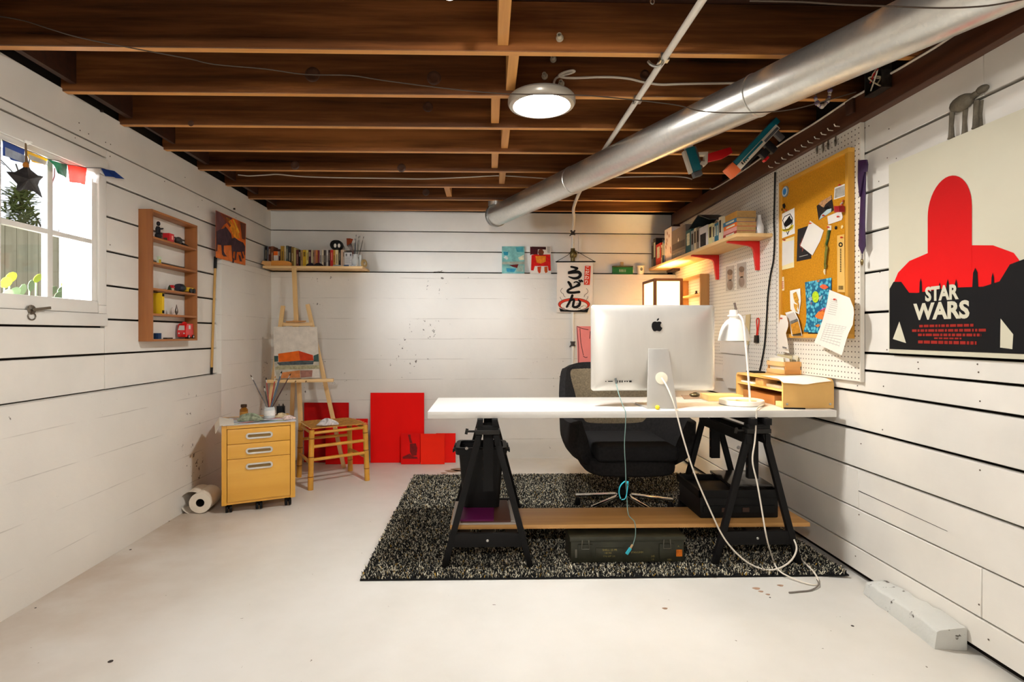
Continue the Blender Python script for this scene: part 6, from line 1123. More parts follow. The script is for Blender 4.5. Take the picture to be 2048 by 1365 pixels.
for px, m, lab, h in ((345, mat('clear_stone', (190, 176, 168), .1, var=.2), 'pale glass drop on the fourth shelf', .05), (353, mat('dark_stone', (90, 74, 66), .1, var=.5, vscale=90), 'tall dark glass drop on the fourth shelf', .068)):
    p = sa_(px, shz[3]); tag(MB().lathe([(.003, 0), (.010, h * .28), (.009, h * .45), (.004, h * .75), (.003, h * .85), (.0001, h)], p, Z_, 10).build('glass_drop', m), lab, 'ornament', G2)
p = sa_(315, zb7 + .012); tag(MB().obox(p + Z_ * .018, X_ * .014, Y_ * .016, Z_ * .0175).build('blue_box', mat('navy_box', (30, 56, 92), .5, var=.1), bevel=.001), 'small navy blue box on the bottom shelf', 'box', G_); p = sa_(336, zb7 + .012); tag(MB().obox(p + Z_ * .004, X_ * .012, Y_ * .03, Z_ * .0036).build('dark_bar', mat('dark_bar_brown', (54, 40, 30), .5)), 'flat dark metal bar lying on the bottom shelf', 'bar', G_)
p = sa_(372, zb7 + .012, .042); t = thing('toy_van', 'shiny red toy van with a pale windscreen on the bottom shelf', 'toy', p, 0, G_); RV = mat('shiny_toy_red', (206, 18, 20), .2, var=.03, coat=.5)
MB().extr([p + Vector((-.028, y, z)) for y, z in ((-.052, .010), (-.054, .05), (-.044, .088), (-.035, .098), (.030, .098), (.040, .088), (.044, .010))], (.056, 0, 0)).build('body', RV, t, bevel=.006)
MB().extr([p + Vector((x, -.0548 + (.0012 if z < .06 else .0085), z)) for x, z in ((-.020, .055), (.020, .055), (.016, .084), (-.016, .084))], (0, -.0015, 0)).build('windscreen', mat('pale_windscreen', (196, 190, 184), .2), t); MB().extr([p + Vector((.0281, y, z)) for y, z in ((-.02, .062), (.0, .062), (.0, .086), (-.02, .086))], (.0012, 0, 0)).build('side_window', _M['pale_windscreen'], t); MB().tube([p + Vector((.0, -.04, .099)), p + Vector((0, -.02, .104)), p + Vector((0, .0, .099))], .006, 8).build('roof_light', RV, t)
for dy in (-.024, .030): MB().lathe([(.0001, 0), (.012, 0), (.012, .006), (.0001, .007)], p + Vector((.0275, dy, .0125)), X_, 14).build('wheel', TB, t); MB().lathe([(.006, .0065), (.0001, .0085)], p + Vector((.0275, dy, .0125)), X_, 10).build('hubcap', mat('pale_hub', (220, 190, 180), .4), t)
for dx in (-.016, .016): MB().ball(p + Vector((dx, -.0535, .034)), (.005, .003, .005), 8, 6).build('headlight', _M['pale_windscreen'], t)
# ---- orange animal picture
pf = thing('animal_picture', 'unframed orange and purple painting of long-legged animals on the left wall', 'painting', onL(462, 480, .03)); pbase = LP + .045
Q = lambda x, y, k=0: onL(260 + x / 3.413, 380 + y / 3.413, .0006 * k, pbase)
ORG = mat('orange_sunset_paint', (206, 96, 26), .6, var=.45, vscale=9, bump=.2); 
sheet('sheet', [Q(585, 140), Q(790, 232), Q(786, 515), Q(585, 462)], NL, .002, ORG, pf)
PPL = mat('purple_brown_paint', (66, 44, 52), .6, var=.35, vscale=24)
for P, m, k in (([(586, 142), (700, 195), (640, 240), (600, 300), (587, 290)], mat('dusky_purple', (104, 62, 62), .6, var=.3, vscale=16), 4), ([(655, 185), (680, 195), (730, 270), (752, 330), (715, 335), (690, 280)], mat('yellow_glow_paint', (226, 140, 30), .6, var=.4, vscale=30), 4), ([(700, 200), (712, 205), (748, 290), (740, 300)], mat('yellow_streak_paint', (236, 176, 50), .6, var=.3, vscale=30), 4.2), ([(615, 160), (640, 170), (690, 245), (680, 255)], mat('brown_streak_paint', (130, 60, 36), .6, var=.3, vscale=30), 4.2), ([(752, 218), (789, 234), (786, 340), (765, 335)], mat('brown_side_paint', (96, 52, 36), .6, var=.3), 5), ([(588, 285), (620, 268), (645, 262), (652, 250), (662, 262), (690, 300), (698, 340), (692, 378), (640, 380), (588, 372)], PPL, 6), ([(622, 370), (640, 375), (640, 420), (650, 442), (664, 455), (640, 455), (628, 440)], PPL, 6), ([(588, 370), (598, 372), (596, 420), (588, 420)], PPL, 6), ([(690, 335), (715, 325), (740, 345), (772, 360), (785, 385), (784, 420), (740, 425), (695, 420)], PPL, 7), ([(696, 415), (706, 418), (702, 460), (712, 474), (698, 474)], PPL, 7.2), ([(720, 420), (730, 422), (724, 480), (714, 480)], PPL, 7.2), ([(756, 420), (764, 420), (778, 465), (768, 470)], PPL, 7.2), ([(776, 400), (785, 405), (785, 450), (779, 440)], PPL, 7.2), ([(700, 470), (712, 470), (708, 500), (698, 498)], PPL, 7), ([(740, 440), (752, 450), (765, 490), (750, 488)], PPL, 7), ([(587, 374), (690, 390), (700, 480), (720, 485), (785, 470), (786, 513), (586, 460)], mat('orange_ground_paint', (212, 112, 50), .6, var=.2, vscale=20), 4.5)): sheet('painted_shape', [Q(x, y, k) for x, y in P], NL, .0004, m, pf)
# ---- pole in the corner
pole = thing('broom_pole', 'yellow wooden pole with black ends standing in the left wall recess', 'pole', onL(423, 751, .012)); a_, c_ = onL(431, 514, .012), onL(423, 748, .014)
a_.y = min(a_.y, yc - .012); c_.y = min(c_.y, yc - .012); a_.x = leftX(a_.y, LP) + .0125; c_.x = leftX(c_.y, LP) + .014; c_.z = ledgeL + .001
MB().tube([c_.lerp(a_, .06), c_.lerp(a_, .90)], .0085, 10).build('shaft', wood('yellow_pole', (176, 130, 56), (204, 160, 84), .45, 2), pole); MB().tube([c_, c_.lerp(a_, .06)], [.008, .0095], 10).build('tip', BLACKP, pole); MB().tube([c_.lerp(a_, .90), a_], .0105, 10).build('grip', BLACKP, pole)
# ---- prayer flags and star
FW_ = [('blue', (40, 76, 150)), ('yellow', (226, 178, 40)), ('green', (28, 96, 64)), ('red', (214, 60, 44)), ('white', (206, 200, 196)), ('blue', (28, 66, 140))]
fo = .018; fq = lambda x, y, o=fo: onL(x / 9.752, 260 + y / 9.752, o)
cord = [fq(40, 195), fq(250, 285), fq(470, 380), fq(700, 460), fq(935, 570), (fq(1130, 600)), fq(1310, 675), fq(1500, 700), fq(1690, 735), fq(1960, 745), fq(2060, 770)]
cable('flag_cord', 'thin dark cord strung across the top of the window', cord, .0016, mat('flag_cord', (60, 56, 60), .8), 4)
FLAGS = [((50, 200), (480, 385), (445, 660), (55, 500)), ((490, 390), (935, 570), (880, 700), (530, 570)), ((935, 575), (1310, 680), (1325, 1020), (1085, 760)), ((1315, 680), (1690, 740), (1680, 1070), (1345, 1010)), ((1690, 740), (1960, 750), (1900, 1050), (1700, 880)), ((1970, 750), (2230, 800), (2400, 960), (2080, 900))]
for k, ((cn, c_), (a_, b_, cc, d_)) in enumerate(zip(FW_, FLAGS)):
    A, Bq, Cq, Dq = [fq(*p_) for p_ in (a_, b_, cc, d_)]
    FM, nt, N, L, B = _new('flag_cloth_%s_%d' % (cn, k)); B.inputs['Base Color'].default_value = (*lin(*c_), 1); B.inputs['Roughness'].default_value = .8; tl_ = N.new('ShaderNodeBsdfTranslucent'); tl_.inputs[0].default_value = (*lin(*[min(255, int(x * 1.15 + 20)) for x in c_]), 1); tp = N.new('ShaderNodeBsdfTransparent'); m1 = N.new('ShaderNodeMixShader'); m1.inputs[0].default_value = .5; m2 = N.new('ShaderNodeMixShader'); m2.inputs[0].default_value = .10 if k != 4 else .4
    L.new(B.outputs[0], m1.inputs[1]); L.new(tl_.outputs[0], m1.inputs[2]); L.new(m1.outputs[0], m2.inputs[1]); L.new(tp.outputs[0], m2.inputs[2]); L.new(m2.outputs[0], N['Material Output'].inputs[0])
    o = MB().grid(lambda u, t_: A.lerp(Bq, u).lerp(Dq.lerp(Cq, u), t_) + NL * (.008 * math.sin(9 * u + k) * t_), 12, 8, NL * .0006).build('prayer_flag', FM)
    lab = ['pale blue and navy prayer flag at the left end of the window', 'yellow prayer flag above the dark star', 'green prayer flag over the window muntin', 'red prayer flag in front of the right pane', 'sheer white prayer flag between the red one and the end', 'deep blue prayer flag folded at the right end of the cord'][k]; tag(o, lab, 'flag', 'prayer flags over the window')
    if k in (0, 1): 
        h0 = .45
        sheet('pale_hem', [A.lerp(Dq, h0) + NL * .0095, Bq.lerp(Cq, h0) + NL * .0095, Cq + NL * .0095, Dq + NL * .0095], NL, .0004, mat('pale_flag_cloth', (196, 206, 216), .8, var=.15, vscale=40, alpha=.6), o)
sc_ = lambda x, y, o: onL(x / 9.752, 260 + y / 9.752, o)
star = thing('star_lantern', 'dark hanging fabric star in front of the window', 'ornament', sc_(590, 960, .04)); SO = [(520, 640), (600, 780), (740, 890), (860, 910), (770, 990), (740, 1080), (840, 1340), (660, 1200), (470, 1160), (380, 1200), (310, 1165), (340, 1060), (240, 950), (120, 815), (290, 820), (440, 740)]
b = MB(); n = len(SO); rim = [sc_(x, y, .042) for x, y in SO]; cF, cBk = sc_(560, 960, .085), sc_(560, 960, .010); b.v = [tuple(p_) for p_ in rim] + [tuple(cF), tuple(cBk)]; b.f = [[i, (i + 1) % n, n] for i in range(n)] + [[(i + 1) % n, i, n + 1] for i in range(n)]
b.build('body', mat('dark_star_cloth', (50, 46, 46), .8, var=.35, vscale=30, bump=.4), star, smooth=False); MB().tube([sc_(520, 650, .042), sc_(510, 500, .03), sc_(505, 380, .02), sc_(500, 250, .012)], [.006, .004, .004, .003], 6).build('loop', mat('tan_string', (120, 96, 70), .8), star); MB().ball(sc_(505, 690, .046), (.010, .012, .014), 10, 8).build('orange_knot', mat('orange_knot', (176, 110, 40), .7, var=.3), star)
tag(MB().lathe([(.0001, 0), (.011, .001), (.012, .008), (.006, .016), (.005, .028), (.0001, .03)], sc_(500, 240, .007), NL, 12).build('wall_hook', WHITE), 'white knob hook above the window holding the star', 'hook')
# ---- small dark pegs in the left boards
for k, (px, py) in enumerate(((201, 222), (467, 418))): tag(MB().lathe([(.006, 0), (.007, .012), (.0001, .014)], onL(px, py, .001), NL, 8).build('dark_peg', mat('dark_peg', (40, 30, 26), .6)), ('dark peg in the top board above the window' if k == 0 else 'dark peg above the orange picture'), 'peg', 'dark pegs in the left wall')

# ================================================================ BACK WALL THINGS
ledge_z = LEDGE + .0008
# small paintings standing on the ledge
def lq(x0_, x1_, y0_, off0, offt): 
    bl = onB((x0_), 547, off0); br = onB(x1_, 547, off0); bl.z = br.z = ledge_z; tl_ = onB(x0_, y0_, offt); tr2 = onB(x1_, y0_, offt); return [tl_, tr2, br, bl]
qa = lq(1004, 1049, 493, -.035, -.072)
ta, na = cv('small_painting', 'small turquoise abstract painting standing on the back wall ledge', qa, .008, mat('turquoise_paint', (120, 176, 170), .6, var=.35, vscale=14, bump=.2), 'small paintings on the ledge')
def sq(q_, n_, P, k): 
    def f(x, y): u, w_ = (x - P[1]) / P[2], (y - P[3]) / P[4]; return q_[0].lerp(q_[1], u).lerp(q_[3].lerp(q_[2], u), w_) + n_ * .0006 * k
    return [f(x, y) for x, y in P[0]]
fr1 = (232, 680, 205, 855)
for P, c_, k in (([(640, 240), (860, 215), (890, 390), (680, 380)], (70, 150, 160), 1), ([(270, 370), (420, 380), (410, 490), (290, 480)], (40, 140, 160), 1), ([(280, 560), (340, 500), (430, 570), (380, 630)], (200, 206, 200), 1.5), ([(720, 560), (890, 470), (900, 630), (760, 640)], (214, 208, 176), 1.5), ([(235, 690), (905, 680), (905, 770), (235, 770)], (150, 156, 140), 1), ([(430, 790), (730, 765), (690, 885), (560, 850)], (96, 26, 26), 2), ([(360, 890), (660, 900), (600, 1010), (380, 1000)], (50, 140, 170), 1.5), ([(700, 800), (880, 800), (880, 1000), (660, 980)], (150, 170, 156), 1)): sheet('brush_patch', sq(qa, na, (P, *fr1), k), na, .0004, mat('patch_%d_%d_%d' % c_, c_, .6, var=.25, vscale=30), ta)
qb = lq(1060, 1102, 493, -.035, -.072); tb_, nb_ = cv('small_painting', 'small painting of a red blocky figure standing on the ledge', qb, .008, mat('white_paint_ground', (224, 214, 200), .6, var=.08), 'small paintings on the ledge')
fr2 = (1100, 660, 205, 855)
for P, c_, k in (([(1105, 215), (1180, 230), (1350, 280), (1340, 470), (1150, 460), (1105, 480)], (76, 20, 26), 1), ([(1150, 215), (1600, 225), (1600, 310), (1400, 300), (1180, 300)], (60, 24, 24), 1.2), ([(1640, 215), (1730, 220), (1720, 420), (1640, 400)], (180, 172, 160), 1), ([(1350, 400), (1380, 310), (1480, 290), (1540, 380), (1510, 490), (1390, 490)], (110, 52, 32), 2), ([(1150, 480), (1250, 460), (1740, 460), (1755, 960), (1680, 960), (1660, 820), (1250, 820), (1210, 960), (1130, 950)], (206, 22, 16), 1.6), ([(1265, 510), (1600, 510), (1590, 680), (1440, 745), (1310, 710)], (226, 130, 30), 2.4), ([(1330, 840), (1450, 830), (1430, 1010), (1390, 1050), (1340, 980)], (200, 60, 20), 2), ([(1550, 840), (1650, 830), (1650, 1000), (1590, 1040), (1550, 970)], (190, 80, 20), 2)): sheet('brush_patch', sq(qb, nb_, (P, *fr2), k), nb_, .0004, mat('patch_%d_%d_%d' % c_, c_, .6, var=.2, vscale=40), tb_)
# noodle banner
yB = lambda x, off: onB(x, 550, off)
BO = .035; U8 = lambda x, y, o=BO: onB(1110 + x / 9.1, 480 + y / 9.1, o)
ba = thing('noodle_banner', 'white hanging banner with black Japanese lettering and a noodle bowl', 'banner', U8(360, 1320)); BW = mat('banner_cloth', (228, 218, 206), .8, var=.03)
MB().grid(lambda u, t_: U8(38 + 652 * u - 8 * t_ * (1 - u), 400 + 922 * t_, BO + .003 * math.sin(5 * u) * t_), 14, 8, NB * .001).build('cloth', BW, ba)
MB().tube([U8(12, 400, BO + .004), U8(735, 397, BO + .004)], .006, 8).build('rod', BLACKP, ba); MB().tube([U8(22, 398, BO + .004), U8(240, 275, BO), U8(300, 200, .042)], .0026, 6).tube([U8(725, 396, BO + .004), U8(430, 230, BO), U8(340, 180, .042)], .0026, 6).build('cord', INK, ba)
LO = BO + .0065; SK = Strokes(NB); p8 = lambda P: [U8(x, y, LO + .001) for x, y in P]; s1_ = 1 / 9.1 * 5.12 / 1100
w8 = lambda L_: [x * s1_ for x in L_]
SK.add(p8([(295, 492), (340, 500), (400, 520)]), w8([36, 40, 52])); SK.add(p8([(395, 540), (310, 572), (245, 600), (340, 590), (430, 590), (462, 640), (420, 690), (340, 700), (250, 672)]), w8([22, 36, 50, 54, 60, 58, 54, 44, 20]))
SK.add(p8([(245, 770), (275, 810), (300, 870)]), w8([44, 56, 40])); SK.add(p8([(440, 790), (370, 850), (300, 880), (235, 920), (245, 955), (330, 962), (440, 950)]), w8([24, 34, 40, 44, 48, 44, 46])); SK.add(p8([(345, 780), (385, 765), (440, 790), (440, 830), (360, 860)]), w8([20, 26, 34, 34, 22])); SK.add(p8([(437, 735), (462, 762)]), w8([26, 36])); SK.add(p8([(475, 735), (498, 755)]), w8([26, 36]))
SK.add(p8([(315, 1015), (285, 1090), (215, 1220)]), w8([48, 44, 40])); SK.add(p8([(250, 1150), (300, 1100), (345, 1095), (335, 1160), (330, 1215), (385, 1225), (440, 1190), (455, 1130), (425, 1090)]), w8([24, 30, 44, 46, 44, 48, 50, 42, 22]))
SK.b.build('lettering', INK, ba)
RD = mat('banner_red', (206, 56, 34), .7); SP = lambda P, k, m, nm: sheet(nm, [U8(x, y, LO + .0005 * k) for x, y in P], NB, .0004, m, ba)
SP([(545, 473), (653, 475), (633, 822), (527, 818)], -2, RD, 'red_tag')
for k, chx in enumerate('こだわり'): text('lettering', chx, U8(592 - 6 * k, 522 + 84 * k, LO), UB, Z_, .042, mat('tag_white', (236, 226, 214), .7), ba, .02)
el = lambda cx_, cy_, rx, ry, n=28: [(cx_ + rx * math.cos(2 * math.pi * k / n), cy_ + ry * math.sin(2 * math.pi * k / n)) for k in range(n)]
SP(el(347, 1175, 292, 118), -6, INK, 'bowl_outline'); SP(el(347, 1175, 285, 111), -5, RD, 'bowl_rim'); SP(el(347, 1195, 248, 92), -4, INK, 'bowl_edge'); SP(el(347, 1197, 242, 88), -3, BW, 'noodles'); SP([(75, 1240), (170, 1275), (347, 1293), (530, 1275), (622, 1235), (590, 1320), (95, 1308)], -2.5, INK, 'bowl_side')
SN = Strokes(NB); rn = random.Random(3)
for k in range(16): x0_, y0_ = rn.uniform(130, 540), rn.uniform(1150, 1265); SN.add([U8(x0_ + j * 14, y0_ + 10 * math.sin(j * 1.5 + k), LO - .0010) for j in range(4)], 5 * s1_, 3)
for P in ([(135, 880), (105, 920), (115, 960), (150, 985), (160, 1020), (185, 1042)], [(95, 1040), (100, 1065), (125, 1092)], [(570, 885), (600, 930), (585, 970), (545, 1000), (530, 1040)], [(595, 1030), (592, 1060), (570, 1090)]): S1 = Strokes(NB); S1.add(p8(P), 7 * s1_, 4); S1.b.build('steam_line', INK, ba)
SN.b.build('noodle_lines', INK, ba, kind='stuff')
# pink paper behind the chair
pp = thing('pink_drawing', 'pink paper with a few dark pen strokes on the back wall', 'paper', onB(1170, 740, .003)); sheet('sheet', [onB(x, y, .0035) for x, y in ((1153, 653), (1212, 653), (1212, 742), (1156, 742))], NB, .001, mat('pink_paper', (236, 140, 138), .7, var=.05), pp)
SK = Strokes(NB); c5 = lambda x, y: onB(1100 + x / 3.592, 580 + y / 3.592, .0048)
for P in ([(193, 262), (230, 278), (275, 287)], [(215, 280), (222, 380), (240, 470)], [(290, 300), (285, 350)], [(240, 478), (255, 487), (268, 484)], [(193, 270), (205, 420), (205, 540)]): SK.add([c5(*p_) for p_ in P], .006, 3)
SK.b.build('pen_strokes', mat('pen_dark', (96, 50, 50), .7), pp)
# green holder, cup
p0 = onB(1225, 540, -.04); p1b = onB(1265, 540, -.04); gh = thing('green_clamp_box', 'green wooden block with a clamp on top, on the ledge', 'block', ((p0.x + p1b.x) / 2, p0.y, ledge_z)); zt8 = onB(1245, 535, -.04).z
MB().box((p0.x, p0.y - .01, ledge_z), (p1b.x, p0.y + .02, zt8)).build('block', mat('green_paint', (30, 104, 48), .5, var=.25), gh, bevel=.002); MB().box((p0.x, p0.y - .012, zt8 + .0005), (p1b.x, p0.y + .022, zt8 + .012)).build('top_strip', mat('dark_green_wood', (70, 66, 36), .6), gh); MB().box((p0.x + .075, p0.y - .004, zt8 + .0125), (p0.x + .105, p0.y + .012, zt8 + .05)).build('clamp', mat('tan_clamp', (160, 140, 104), .5), gh, bevel=.004)
for k in range(5): p_ = Vector((p0.x + .065 + .014 * k, p0.y - .0105, ledge_z + .035)); MB().box(p_ - Vector((.0015, .0006, .012)), p_ + Vector((.0015, .001, .012))).build('white_stroke', WHITE, gh)
c9 = onB(1281, 540, -.03); c9.z = ledge_z; pcu = thing('paper_cup', 'white paper cup with a round stamp on the back wall ledge', 'cup', c9); MB().lathe([(.028, 0), (.036, .078), (.0375, .080), (.036, .082), (.034, .078), (.026, .004), (.0001, .004)], c9, Z_, 24).build('cup', mat('paper_cup_white', (236, 222, 198), .6, var=.02), pcu)
sheet('stamp', [c9 + Vector((.012 * math.cos(a_), -.0338, .048 + .017 * math.sin(a_))) for a_ in [k * math.pi / 8 for k in range(16)]], (0, -1, 0), .0012, mat('stamp_grey', (110, 108, 98), .8, var=.3, vscale=120), pcu)
# little twig on the ledge
tw = onB(878, 546, .003); tag(MB().tube([tw + Vector((-.05, 0, .006)), tw + Vector((0, 0, .01)), tw + Vector((.05, 0, .004))], .003, 5).tube([tw, tw + Vector((.03, -.0, .022))], .002, 5).build('dry_twig', mat('dry_twig', (60, 52, 44), .8)), 'dark dry twig caught on the back wall ledge', 'twig')
# ================================================================ CORNER SHELF AND BOOKS
SZ = 1.7395; YF = 4.865
sh = MB().extr([(-1.962, YF - .02, SZ), (-1.10, YF, SZ), (-1.10, backY(-1.10, -.085), SZ), (-1.962, backY(-1.962, -.085), SZ)], (0, 0, .0205)).build('corner_shelf', PINE, bevel=.0015); tag(sh, 'pale pine shelf board resting on the ledge in the left corner', 'shelf')
TOPS_ = SZ + .0207
s89 = lambda x, y: (520 + x / 8.904, 470 + y / 8.904)
BK = [(85, 130, 212, (30, 26, 26)), (131, 150, 208, (96, 100, 112)), (151, 190, 208, (84, 44, 32)), (191, 240, 204, (120, 70, 46)), (321, 364, 255, (70, 40, 44)), (366, 430, 198, (176, 134, 50)), (433, 460, 205, (214, 196, 160)), (461, 500, 192, (86, 96, 92)), (501, 555, 205, (50, 48, 50)), (556, 600, 216, (126, 100, 48)), (601, 640, 230, (196, 176, 110)), (641, 688, 268, (96, 44, 42)), (689, 720, 270, (34, 30, 30)), (721, 760, 272, (170, 134, 90)), (761, 820, 268, (206, 164, 40)), (821, 860, 270, (214, 196, 110)), (861, 910, 268, (70, 36, 46)), (911, 940, 270, (206, 190, 150)), (941, 970, 272, (150, 120, 90)), (971, 1000, 270, (170, 110, 90)), (1001, 1025, 270, (222, 140, 60)), (1026, 1060, 272, (126, 50, 54)), (1061, 1100, 270, (170, 164, 156)), (1101, 1135, 268, (222, 206, 176)), (1139, 1170, 272, (60, 48, 44)), (1171, 1190, 274, (150, 146, 140)), (1191, 1215, 272, (222, 216, 206)), (1216, 1250, 270, (56, 36, 34)), (1251, 1303, 268, (196, 50, 44)), (1304, 1340, 270, (206, 150, 60)), (1341, 1395, 268, (222, 206, 160)), (1398, 1438, 272, (46, 38, 32)), (1439, 1475, 268, (224, 190, 160)), (1476, 1500, 270, (210, 190, 170))]
cname = lambda c: ('black' if max(c) < 62 else 'white' if min(c) > 205 else 'cream' if c[0] > 200 and c[2] > 100 and c[1] > 175 else 'grey' if max(c) - min(c) < 28 else 'red' if c[0] > 180 and c[1] < 70 else 'yellow' if c[0] > 170 and c[2] < 70 and c[1] > 120 else 'orange' if c[0] > 200 and c[1] > 110 and c[2] < 100 else 'maroon' if c[1] < 60 else 'brown' if c[0] > c[2] + 20 else 'blue-grey')
def book(name, label, group, x0, x1, y0, y1, z0, h, c, par_axis='x', tit=True, dark=None):
    """upright book, spine to the viewer at y0"""
    t = thing(name, label, 'book', ((x0 + x1) / 2, (y0 + y1) / 2, z0), 0, group); m = mat('cover_%d_%d_%d' % c, c, .5, var=.08, vscale=20)
    b = MB().box((x0, y0, z0), (x1, y0 + .0022, z0 + h)).box((x0, y0 + .0022, z0), (x0 + .0018, y1, z0 + h)).box((x1 - .0018, y0 + .0022, z0), (x1, y1, z0 + h)); b.build('cover', m, t)
    MB().box((x0 + .0019, y0 + .0024, z0 + .002), (x1 - .0019, y1 - .002, z0 + h - .003)).build('pages', mat('book_pages', (222, 208, 176), .85, var=.06, vscale=60), t)
    if tit and x1 - x0 > .006:
        k_ = int(x0 * 1e4) % 5; c2 = tuple(int(a * .45 + e * .55) for a, e in zip(c, (226, 214, 180) if sum(c) < 330 else (60, 44, 36))); w_ = (x1 - x0) * (.16, .2, .12, .3, .15)[k_]; xm = (x0 + x1) / 2
        if k_ != 2: MB().box((xm - w_, y0 - .0005, z0 + h * (.4, .3, .3, .62, .2)[k_]), (xm + w_, y0 - .00005, z0 + h * (.85, .7, .8, .88, .75)[k_])).build('spine_title', mat('spine_title_%d_%d_%d' % c2, c2, .7, var=.6, vscale=300), t)
    return t
for k, (a_, b_, tp, c) in enumerate(BK):
    yf = 4.955 - .0 + .01 * (k % 3) * .5; p0, p1_ = atY(*s89(a_, 400), yf), atY(*s89(b_, 400), yf); h = atY(*s89(a_, tp), yf).z - TOPS_
    book('paperback', '%s %s book, %s from the left on the corner shelf' % ('tall' if h > .185 else 'small', cname(c), ORD[k]), 'paperbacks on the corner shelf', p0.x + .0004, p1_.x - .0004, yf, backY(p0.x, -.03) - .01, TOPS_, h, c)
def P89(x, y, Y): return atY(*s89(x, y), Y)
def bxp(name, label, cat, x0, x1, ytop, Y, dep, m, z0=TOPS_, bev=.002, grp=None):
    a_, c_ = P89(x0, ytop, Y), P89(x1, ytop, Y); return tag(MB().box((a_.x, Y, z0 + .0004), (c_.x, Y + dep, a_.z)).build(name, m, bevel=bev), label, cat, grp)
o = bxp('small_carton', 'small white and orange carton standing before the books', 'carton', 241, 319, 292, 4.93, .022, mat('carton_white', (222, 208, 196), .6, var=.1)); a_, c_ = P89(243, 294, 4.93), P89(317, 366, 4.93); MB().box((a_.x, 4.9290, c_.z), (c_.x, 4.9299, a_.z)).build('orange_top', mat('carton_orange', (230, 104, 30), .6, var=.1), o)
wd = thing('wooden_box_lid', 'curved light wooden box lid lying at the left end of the corner shelf', 'lid', P89(300, 600, 4.875)); yy_ = 4.872; 
MB().extr([P89(x, y, yy_) for x, y in ((200, 598), (195, 515), (225, 502), (420, 502), (520, 518), (550, 545), (552, 592))], (0, .03, 0)).build('front', wood('lid_wood', (206, 130, 44), (222, 150, 62), .45, 0, 12), wd, bevel=.003); MB().extr([P89(x, y, yy_ - .004) for x, y in ((20, 560), (40, 505), (190, 515), (194, 596), (100, 598))], (0, .03, 0)).build('end', wood('lid_wood_pale', (206, 150, 84), (222, 170, 106), .45, 0, 12), wd, bevel=.003)
for c__ in wd.children:
    lo = min(v.co.z for v in c__.data.vertices) + wd.location.z; 
    for v in c__.data.vertices: v.co.z += (TOPS_ + .0006 - lo)
pcs = thing('pill_case', 'black rounded case with two white ovals on top of the books', 'case', P89(1350, 265, 4.95)); zc_ = atY(*s89(1300, 268), 4.955).z + .0012; a_, c_ = P89(1245, 190, 4.95), P89(1462, 190, 4.95); hh2 = .043
b = MB(); r = hh2; 
out = [(c_.x - r + r * math.cos(t_), zc_ + r + r * math.sin(t_)) for t_ in [-math.pi / 2 + k * math.pi / 10 for k in range(11)]] + [(a_.x + r + r * math.cos(t_), zc_ + r + r * math.sin(t_)) for t_ in [math.pi / 2 + k * math.pi / 10 for k in range(11)]]
b.extr([(x, 4.945, z) for x, z in out], (0, .06, 0)); b.build('body', BLACKP, pcs, bevel=.006, seg=3)
for xx in (1338, 1408): p_ = P89(xx, 192, 4.944); sheet('white_oval', [p_ + Vector((.0115 * math.cos(t_), 0, .0185 * math.sin(t_))) for t_ in [k * math.pi / 9 for k in range(18)]], (0, -1, 0), .0012, WHITE, pcs)
cd_ = bxp('printed_carton', 'white printed carton between the books and the brush jars', 'carton', 1503, 1640, 312, 4.95, .05, mat('carton_plain', (222, 220, 218), .6, var=.03)); a_, c_ = P89(1503, 298, 4.95), P89(1640, 312, 4.95); MB().box((a_.x, 4.949, c_.z + .0004), (c_.x, 5.0, a_.z)).build('dark_top', BLACKP, cd_)
b = MB()
for k in range(7): p_, q_ = P89(1515, 395 + k * 17, 4.9494), P89(1625 - 12 * (k % 3), 399 + k * 17, 4.9494); b.box((p_.x, 4.9488, q_.z), (q_.x, 4.9498, p_.z))
for xx in (1525, 1600): p_, q_ = P89(xx, 335, 4.9494), P89(xx + 26, 380, 4.9494); b.box((p_.x, 4.9488, q_.z), (q_.x, 4.9498, p_.z))
b.build('print', mat('carton_print', (120, 122, 126), .8), cd_)
jc2 = P89(1700, 550, 4.93); jc2.z = TOPS_ + .0006
j2 = thing('glass_jar', 'clear glass jar full of paintbrushes on the corner shelf', 'jar', jc2); MB().lathe([(.028, 0), (.032, .005), (.033, .06), (.026, .085), (.022, .10), (.024, .112), (.021, .112), (.019, .10), (.023, .083), (.030, .058), (.029, .006), (.0001, .005)], jc2, Z_, 24).build('glass', JG, j2)
jc3 = P89(1785, 560, 4.95); jc3.z = TOPS_ + .0006; j3 = thing('glass_vial', 'narrow pale glass tumbler beside the brush jar on the corner shelf', 'glass', jc3); MB().lathe([(.012, 0), (.013, .003), (.014, .11), (.0125, .11), (.0115, .005), (.0001, .004)], jc3, Z_, 16).build('glass', JG, j3)
G_ = 'brushes in the corner shelf jar'
t = thing('wide_brush', 'wide brown-bristled brush leaning out of the corner shelf jar', 'paintbrush', jc2 + Z_ * .01, 0, G_)
hp, hq, ht = jc2 + Vector((-.004, -.004, .01)), P89(1650, 290, 4.925), P89(1585, 170, 4.92); MB().tube([hp, hq], [.006, .009], 8).build('handle', mat('brush_brown_handle', (84, 44, 26), .4), t); d_ = (ht - hq).normalized(); sd = Vector((d_.z, 0, -d_.x)); MB().extr([hq - sd * .009, hq + sd * .009, ht + sd * .022, ht - sd * .022], (0, .010, 0)).build('ferrule', mat('dark_ferrule', (70, 60, 54), .3, .8), t, bevel=.002); te = P89(1600, 58, 4.92); MB().extr([ht - sd * .022 + Vector((0, .001, 0)), ht + sd * .022 + Vector((0, .001, 0)), P89(1655, 75, 4.921), P89(1605, 62, 4.921), P89(1540, 62, 4.921)], (0, .008, 0)).build('bristles', mat('rust_bristle', (130, 56, 24), .8, var=.3, vscale=60, stretch=(1, 1, .1)), t)
